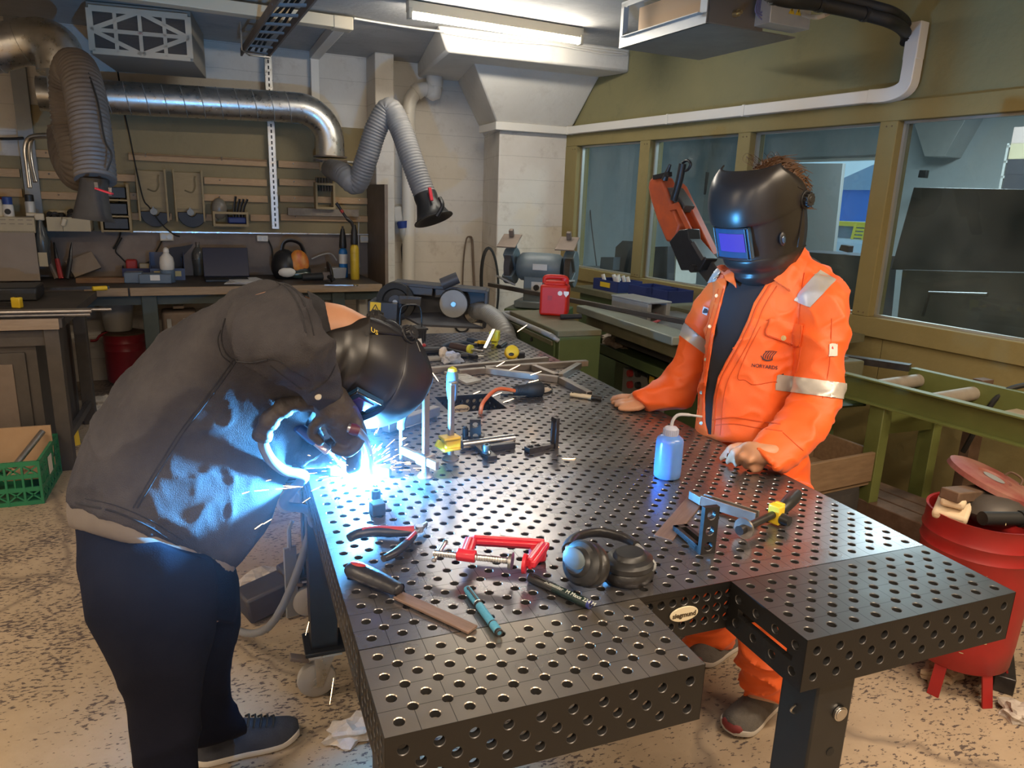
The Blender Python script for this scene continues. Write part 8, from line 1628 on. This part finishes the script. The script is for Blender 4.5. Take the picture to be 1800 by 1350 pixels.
b = MB(); a = atz(1765, 1205, .03); b.bar(a, a + Vector((.55, .42, .0)), .06, .06); tag(obj('angle_iron', b, M_blackst, bevel=.003), 'black steel bar on the floor right of the red drum', 'steel bar'); crumple('floor_paper', 'crumpled brown paper on the floor under the red drum', 'paper', Matrix.Translation(atz(1652, 1190, 0)), (.07, .045, .03), mat('brown_paper', (.33, .23, .14), .85, c2=(.42, .31, .20), ns=20), 21, 3)
crumple('floor_paper', 'crumpled pale paper on the floor at the right edge', 'paper', Matrix.Translation(atz(1792, 1262, 0)), (.05, .05, .03), M_tissue, 23, 3)
# ================================================================ the torch, the arc, sparks and fume
t = thing('welding_torch', 'welding torch with curved neck and hose held over the arc by the welder', 'welding torch', Matrix.Translation(dep(640, 770, 1.70)))
P = [dep(x, y, d) for x, y, d in ((612, 752, 1.595), (628, 757, 1.60), (641, 774, 1.64), (648, 798, 1.70), (650, 820, 1.76), (650.5, 829, 1.785))]
b = MB(); S_ = spline(P, 6); b.tube(S_, [.0098] * (len(S_) - 8) + [.0112] * 8, 14); obj('swan_neck', b, mat('nickel_neck', (.42, .42, .45), .3, .9), t, smooth=60)
b = MB(); e = (P[1] - P[0]).normalized(); b.tube([P[0] + e * .004, P[0] + e * .014, P[1] + e * .004], [.012, .0135, .011], 14); obj('handle', b, mat('red_black_handle', (.09, .012, .016), .45), t, smooth=60)
P = [dep(x, y, d) for x, y, d in ((600, 740, 1.63), (560, 712, 1.60), (522, 708, 1.585), (490, 723, 1.58), (468, 748, 1.585), (460, 770, 1.60))]
b = MB(); S_ = spline(P, 8); b.tube(S_, [.0205 + .0018 * (1 if (k // 4) % 2 else -1) for k in range(len(S_))], 14); obj('strain_relief', b, M_glove, t, smooth=50)
P = [dep(x, y, d) for x, y, d in ((462, 764, 1.595), (464, 785, 1.62), (478, 810, 1.655), (502, 828, 1.70), (535, 837, 1.75), (572, 838, 1.80), (592, 850, 1.88))] + [Vector((.03, 1.02, .60)), Vector((-.10, 1.16, .2)), Vector((-.25, 1.6, .02)), Vector((-.3, 2.4, .02))]
P[5] = Vector((-.035, .80, .80)); P[6] = Vector((-.05, .90, .72))
b = MB(); b.tube(spline(P, 7), .0125, 12); obj('hose', b, mat('grey_torch_hose', (.20, .21, .23), .35), t, smooth=60)
a, c, e = dep(519, 747, 1.68), dep(590, 804, 1.735), dep(605, 827, 1.77); d_ = (c - a).normalized(); t = thing('filler_rod_holder', 'dark blue rod handle with copper band pointing at the arc', 'holder', Matrix.Translation(a))
lathe_on(a, d_, [(.006, 0), (.013, .008), (.014, .05), (.012, .062)], 14, (b := MB())); obj('grip', b, mat('dark_blue_rod', (.015, .03, .10), .3), t); lathe_on(a + d_ * .064, d_, [(.010, 0), (.011, .002), (.011, .036), (.009, .038)], 14, (b := MB())); obj('copper_band', b, mat('copper', (.55, .28, .18), .35, .9), t); b = MB(); b.cyl(a + d_ * .10, e, .010, .003, 12); obj('tip', b, M_black, t)
AC_ = Vector(ARC); wk_ = Vector(RC[2]); wk_.z = 0; wk_.normalize(); F = frame(AC_ + wk_ * .040 + Vector((0, 0, -AC_.z + TH)), Vector((wk_.y, -wk_.x, 0))); b = MB(F); b.box((-.01, 0, .0145), (.15, .034, .027)); tag(obj('shade_block', b, M_steel, bevel=.003), 'steel piece added right behind the arc to shade the lower back walls', 'shade_block'); bm = bmesh.new(); bmesh.ops.create_icosphere(bm, subdivisions=2, radius=1); b = MB(Matrix.Translation(AC_)); b.add([tuple(v.co * (.013 + .006 * noise.noise(v.co * 2.3)) * (1.0 if v.co.z < 0 else .9)) for v in bm.verts], [tuple(v.index for v in f.verts) for f in bm.faces]); bm.free()  # unseen steel piece, added to keep arc light off the lower back walls
tag(obj('welding_arc', b, mat('arc_plasma', (1, 1, 1), .5, emit=ARC_COLOR, es=ARC_STRENGTH), smooth=0), 'dazzling blue-white welding arc at the torch tip', 'welding arc')
sp = MB(); rnd = random.Random(21)
def spark(p, d, L, r): sp.tube([p, p + d * L * .5, p + d * L], [r * .5, r, r * .3], 4)
for k in range(190):
    a = rnd.uniform(0, 2 * PI); el = abs(rnd.gauss(.30, .35)); d = Vector((math.cos(a) * math.cos(el), math.sin(a) * math.cos(el), math.sin(el))); s = .022 + abs(rnd.gauss(0, .075)); p = AC_ + d * s; p.z -= s * s * .8
    if p.z > TH + .004: spark(p, (d - Vector((0, 0, s * 1.6))).normalized(), rnd.uniform(.006, .030), rnd.uniform(.0003, .0007))
for (x, y, d, ax_x, ax_y, L) in [(985, 786, 2.1, 1, -.05, .04), (1000, 806, 2.0, 1, 0, .035), (973, 822, 2.0, 1, -.3, .035), (1150, 699, 2.55, 1, -.2, .06), (880, 640, 2.6, 1, -.6, .035), (905, 646, 2.55, 1, -.5, .04), (942, 656, 2.5, 1, -.35, .04), (938, 670, 2.45, 1, -.25, .035), (874, 693, 2.3, 1, -.4, .03), (894, 704, 2.3, 1, -.35, .035), (918, 577, 2.8, 1, -.7, .045), (540, 1105, 1.55, -.25, 1, .03), (583, 1215, 1.5, -.15, 1, .055), (630, 935, 1.6, -.2, 1, .03), (664, 945, 1.6, .15, 1, .02), (610, 955, 1.6, -.1, 1, .02), (455, 925, 1.5, 1, -.7, .02), (470, 917, 1.5, 1, -.6, .02), (432, 866, 1.5, 1, -.3, .015), (460, 862, 1.5, 1, -.1, .03), (505, 858, 1.6, 1, -.1, .05), (770, 890, 1.75, .2, 1, .015), (800, 905, 1.7, 1, .5, .018), (850, 890, 1.8, 1, .5, .018), (515, 855, 1.65, 1, .05, .045), (745, 668, 1.9, .3, 1, .02), (765, 662, 1.9, .7, 1, .03), (838, 690, 2.1, 1, -.4, .02), (835, 905, 1.75, 1, .4, .015), (905, 868, 1.85, 1, -.2, .02), (600, 905, 1.65, .6, 1, .02), (575, 930, 1.6, -.5, 1, .02), (655, 965, 1.55, .2, 1, .02), (860, 795, 1.9, .3, 1, .006), (965, 848, 1.9, 1, -.2, .015), (1010, 880, 1.8, 1, .3, .012)]:
    e = (Vector(RC[0]) * ax_x + Vector(RC[1]) * ax_y).normalized(); spark(dep(x, y, d) - e * L / 2, e, L, .0011 * d / 2)
tag(obj('sparks', sp, mat('glowing_spark', (1, .7, .4), .5, emit=(1.0, .62, .30), es=9), kind='stuff'), 'shower of glowing orange sparks flying from the arc', 'sparks')
def fume(name, M, dens, colr, label, scale=9, aniso=.2):
    m = bpy.data.materials.new(name); m.use_nodes = True; MATS[name] = m; n = m.node_tree.nodes; l = m.node_tree.links; n.remove(n['Principled BSDF']); out = [x for x in n if x.type == 'OUTPUT_MATERIAL'][0]
    v = n.new('ShaderNodeVolumeScatter'); v.inputs['Color'].default_value = (*colr, 1); v.inputs['Anisotropy'].default_value = aniso; l.new(v.outputs[0], out.inputs['Volume'])
    tc = n.new('ShaderNodeTexCoord'); g = n.new('ShaderNodeTexGradient'); g.gradient_type = 'SPHERICAL'; l.new(tc.outputs['Object'], g.inputs[0]); p = n.new('ShaderNodeMath'); p.operation = 'POWER'; l.new(g.outputs['Fac'], p.inputs[0]); p.inputs[1].default_value = 2.0
    tx = n.new('ShaderNodeTexNoise'); tx.inputs['Scale'].default_value = scale / 3; l.new(tc.outputs['Object'], tx.inputs['Vector']); q = n.new('ShaderNodeMath'); q.operation = 'MULTIPLY'; l.new(p.outputs[0], q.inputs[0]); l.new(tx.outputs['Fac'], q.inputs[1]); k = n.new('ShaderNodeMath'); k.operation = 'MULTIPLY'; l.new(q.outputs[0], k.inputs[0]); k.inputs[1].default_value = dens; l.new(k.outputs[0], v.inputs['Density'])
    b = MB(M); b.ball((0, 0, 0), 1, 20); o = obj(name, b, m, base=M); return tag(o, label, 'fume', kind='stuff')
scene.cycles.volume_step_rate = 2.5; scene.cycles.volume_max_steps = 96; scene.cycles.volume_bounces = 0
fume('bloom_vapour', Matrix.Translation(AC_ + Vector((0, 0, .03))) @ Matrix.Diagonal((.13, .13, .09, 1)), .7, (.75, .88, 1), 'dense vapour added round the arc to imitate its bloom')  # scattering volume added as a stand-in for the bloom round the arc
fume('welding_fume', Matrix.Translation(AC_ + Vector((-.08, -.12, .03))) @ Matrix.Diagonal((.75, .75, .48, 1)), .16, (.70, .82, 1), 'thin bluish welding fume drifting over the table edge')

# ================================================================ what shows through the windows
def fo(x, y, off): return frx(wr(x, y, -off))
WY = 4.5
o0 = fo(1441, 455, WY); o1 = fo(1548, 276, WY); ox0, ox1, oz0, oz1 = o1.x - .1, o0.x + .9, .1, o1.z
wo = struct('wall_office_back', boxw(FR, -4.5, ox0, -WY - .12, -WY, 0, 2.9), M_office)
for a in ((ox1, 7.0, 0, 2.9), (ox0, ox1, oz1, 2.9)): struct('wall_panel', boxw(FR, a[0], a[1], -WY - .12, -WY, a[2], a[3]), M_office, wo)
w5 = struct('window_5', boxw(FR, ox0, ox1, -WY - .07, -WY - .06, oz0, oz1), M_glass); b = MB(FR)
for x in (ox0, ox1): b.box((x, -WY - .05, (oz0 + oz1) / 2), (.06, .1, oz1 - oz0))
for z in (oz0, oz1): b.box(((ox0 + ox1) / 2, -WY - .05, z), (ox1 - ox0, .1, .06))
struct('window_frame', b, M_whiteplastic, w5)
def oboard(name, px, off, th, m, label, cat, parent=None):
    P = [fo(x, y, off) for x, y in px]; b = MB(FR @ Matrix.Translation((0, -off, 0)) @ RX(90)); b.prism([(p.x, p.z) for p in P], th); o = obj(name, b, m, parent, bevel=.004); return tag(o, label, cat) if parent is None else o
M_dpanel = mat('dark_slate_panel', (.035, .036, .045), .35, c2=(.055, .056, .066), ns=5); M_gpanel = mat('grey_office_panel', (.27, .28, .28), .5)
oboard('leaning_panel', [(1606, 329), (1900, 335), (1900, 480), (1566, 474)], 1.1, .02, M_dpanel, 'upper dark slate panel leaning behind the nearest window', 'panel')
oboard('low_screen', [(1586, 474), (1900, 482), (1900, 660), (1574, 585)], .7, .03, mat('dark_screen_back', (.040, .038, .040), .5, c2=(.06, .056, .056), ns=4), 'lower dark screen standing below the slate panel behind the nearest window', 'screen')
b = MB(FR); q = fo(1700, 530, .6); b.tube([(q.x + .25, -.62, q.z - .12), (q.x + .22, -.60, q.z + .02), (q.x - .10, -.60, q.z + .05)], .012, 8); tag(obj('monitor_arm_rest', b, M_blackst), 'dark thin bracket in front of the lower dark screen', 'bracket')
oboard('partition_screen', [(1392, 287), (1482, 287), (1452, 560), (1362, 560)], 2.4, .04, M_gpanel, 'grey partition board standing before the bright office window', 'partition')
oboard('dark_cabinet', [(1380, 440), (1518, 450), (1490, 770), (1370, 740)], 1.2, .4, M_dpanel, 'dark cabinet below the bright office window', 'cabinet'); oboard('desk_speaker', [(1474, 440), (1478, 430), (1492, 432), (1490, 444)], 1.2, .06, M_black, 'small black box on top of the dark office cabinet', 'box')
oboard('ceiling_beam_cover', [(1600, 195), (1700, 205), (1660, 275), (1625, 275)], 4.2, .3, M_lightgrey, 'pale sloping boxed panel high in the office behind the nearest window', 'panel'); oboard('wall_sensor', [(1616, 299), (1629, 299), (1626, 313), (1613, 312)], 3.9, .05, M_black, 'small black box on the office wall behind the nearest window', 'sensor')
F_ = [fo(1756, 338, 3.4), fo(1812, 250, 3.4)]; xs, xe, z0, z1 = F_[0].x, F_[1].x, F_[0].z, F_[1].z; t = thing('office_shelf', 'office shelf with box files at the upper right edge', 'shelf', FR @ Matrix.Translation((xs, -3.6, z0))); b = MB(FR)
for k in range(4): b.box((xs - .3, -3.55, lerp(z0, z1, k / 3.2)), (.62, .3, .02))
for x in (xs, xs - .6): b.box((x, -3.55, (z0 + z1) / 2 - .1), (.02, .3, z1 - z0 + .2))
obj('frame', b, M_lightgrey, t)
for k, m in enumerate((M_dpanel, M_dpanel, M_cream, mat('rose_box', (.50, .38, .34), .6))): b = MB(FR); b.box((xs - .28, -3.5, lerp(z0, z1, k / 3.2) + .085), (.5, .24, .14)); tag(obj('box_file', b, m, bevel=.004), ['dark box on the lowest board of the office shelf', 'dark box on the second board of the office shelf', 'cream box on the third board of the office shelf', 'rose box on the top board of the office shelf'][k], 'box', 'boxes on the office shelf')
oboard('door_jamb_post', [(1020, 254), (1052, 252), (1046, 480), (1012, 470)], 2.6, .06, M_office, 'pale upright post inside the office behind the farthest window', 'post'); oboard('wall_lamp', [(1032, 265), (1046, 266), (1043, 281), (1031, 279)], 2.5, .06, M_dpanel, 'small dark lamp on the pale office post', 'lamp')
b = MB(FR); b.tube([fo(1030, 280, 2.45), fo(1040, 400, 2.4), fo(1050, 478, 2.35)], .008, 6); tag(obj('lamp_cord', b, M_dpanel), 'thin lamp cord hanging inside the farthest window', 'cable')
q = fo(1092, 325, 4.4); b = MB(FR @ Matrix.Translation((q.x, -4.42, q.z))); b.ball((0, 0, 0), (.24, .10, .30), 18); b.tube([(.0, .1, -.2), (.15, .1, -.36), (-.1, .1, -.33), (-.15, .1, -.2)], .01, 6); tag(obj('hanging_mask', b, M_greystl), 'grey hanging mask seen through the farthest window', 'mask')
oboard('wall_board_shelf', [(1060, 416), (1122, 416), (1122, 421), (1060, 421)], 4.49, .2, M_whiteplastic, 'white shelf seen through the farthest window', 'shelf'); oboard('monitor', [(1082, 434), (1094, 423), (1120, 425), (1120, 482), (1078, 476)], 1.9, .06, M_black, 'black monitor seen through the farthest window', 'monitor'); oboard('blue_box', [(1056, 452), (1079, 452), (1077, 475), (1054, 472)], 1.8, .15, mat('slate_blue_box', (.12, .17, .22), .5), 'slate blue box left of the black monitor behind the farthest window', 'box')
po = oboard('wall_poster', [(1208, 296), (1246, 303), (1240, 342), (1203, 342)], 4.485, .01, M_dpanel, 'dark poster with pale streaks behind the raised saw', 'poster'); oboard('dark_locker', [(1140, 434), (1174, 433), (1172, 500), (1132, 490)], 1.6, .3, M_dpanel, 'dark locker behind the second window from the pillar', 'locker'); oboard('filing_cabinet', [(1170, 440), (1190, 440), (1186, 500), (1168, 496)], 1.7, .3, M_whiteplastic, 'white filing cabinet right of the dark office locker', 'filing cabinet')
oboard('white_ledge', [(1232, 388), (1258, 388), (1257, 393), (1231, 393)], 4.49, .2, M_whiteplastic, 'white ledge on the office wall right of the raised saw', 'ledge')
dk0, dk1, dz = fo(1125, 480, 1.9).x - .4, fo(1050, 480, 1.9).x + .3, fo(1078, 476, 1.9).z
b = boxw(FR, dk0, dk1, -2.3, -1.35, dz - .04, dz); t = thing('office_desk', 'office desk carrying the black monitor behind the farthest window', 'desk', FR @ Matrix.Translation(((dk0 + dk1) / 2, -1.8, 0))); obj('top', b, M_gpanel, t)
for x in (dk0 + .05, dk1 - .05): b = boxw(FR, x - .02, x + .02, -2.25, -1.4, .02, dz - .04); obj('side', b, M_gpanel, t)
# outdoors: quay, shed, ladder
ex = lambda x, y, d: dep(x, y, d)
g = ex(1500, 420, 14); struct('ground_outside', boxw(FR, -60, 30, -90, -9.5, g.z - .6, g.z - .5 + .4), mat('pale_asphalt', (.50, .54, .58), .7))
b = MB(FR); a = frx(ex(1478, 383, 95)); b.box((a.x - 7, a.y, a.z + 1.2), (9, 8, 4.4)); rfz = a.z + 3.4; tb = thing('harbour_shed', 'blue harbour shed with grey gable roof outside the office window', 'shed', FR @ Matrix.Translation((a.x - 7, a.y, a.z - 1))); obj('wall', b, mat('blue_cladding', (.03, .14, .50), .6), tb); b = MB(FR @ Matrix.Translation((a.x - 7, a.y, rfz))); b.loft([[Vector((x, y, 0)), Vector((-6, y, 5)) if 0 else Vector((x * .05 - .2, y, 2.9))] + [Vector((-x, y, 0))] for x, y in ((7.5, 4.6), (7.5, -4.6))]); obj('roof', b, mat('slate_roof', (.24, .33, .45), .7), tb); b = MB(FR); b.box((a.x + 2.6, a.y + .4, a.z + .6), (7, 6, 3.2)); tag(obj('white_store', b, mat('white_cladding', (.62, .68, .72), .6)), 'low white store beside the blue harbour shed', 'building')
A_, B2_ = ex(1505, 394, 16.6), ex(1495, 431, 16.6); t = thing('quay_ladder', 'yellow ladder on the quay wall outside', 'ladder', Matrix.Translation(B2_)); r_ = Vector(VR) * -.28; M_yl = mat('yellow_ladder', (.85, .62, .03), .5)
for s in (0, 1): b = MB(); b.bar(A_ + r_ * s, B2_ + r_ * s, .06, .06); obj('stile', b, M_yl, t)
for k in range(6): b = MB(); p = A_.lerp(B2_, (k + .5) / 6); b.bar(p, p + r_, .05, .05); obj('rung', b, M_yl, t)
qa, qb = ex(1466, 396, 17.4), ex(1540, 430, 17.4); fq, fb2 = frx(qa), frx(qb); struct('embankment', boxw(FR, min(fq.x, fb2.x) - 4, max(fq.x, fb2.x) + 3, fq.y - .6, fq.y, min(fq.z, fb2.z), max(fq.z, fb2.z)), mat('blue_grey_rock', (.16, .20, .25), .8, c2=(.30, .35, .40), ns=3)); qc = boxw(FR, min(fq.x, fb2.x) - 4, max(fq.x, fb2.x) + 3, fq.y - .5, fq.y + .12, max(fq.z, fb2.z), max(fq.z, fb2.z) + .1); tag(obj('yellow_beam', qc, M_yl), 'yellow edge beam along the quay outside', 'edge beam')
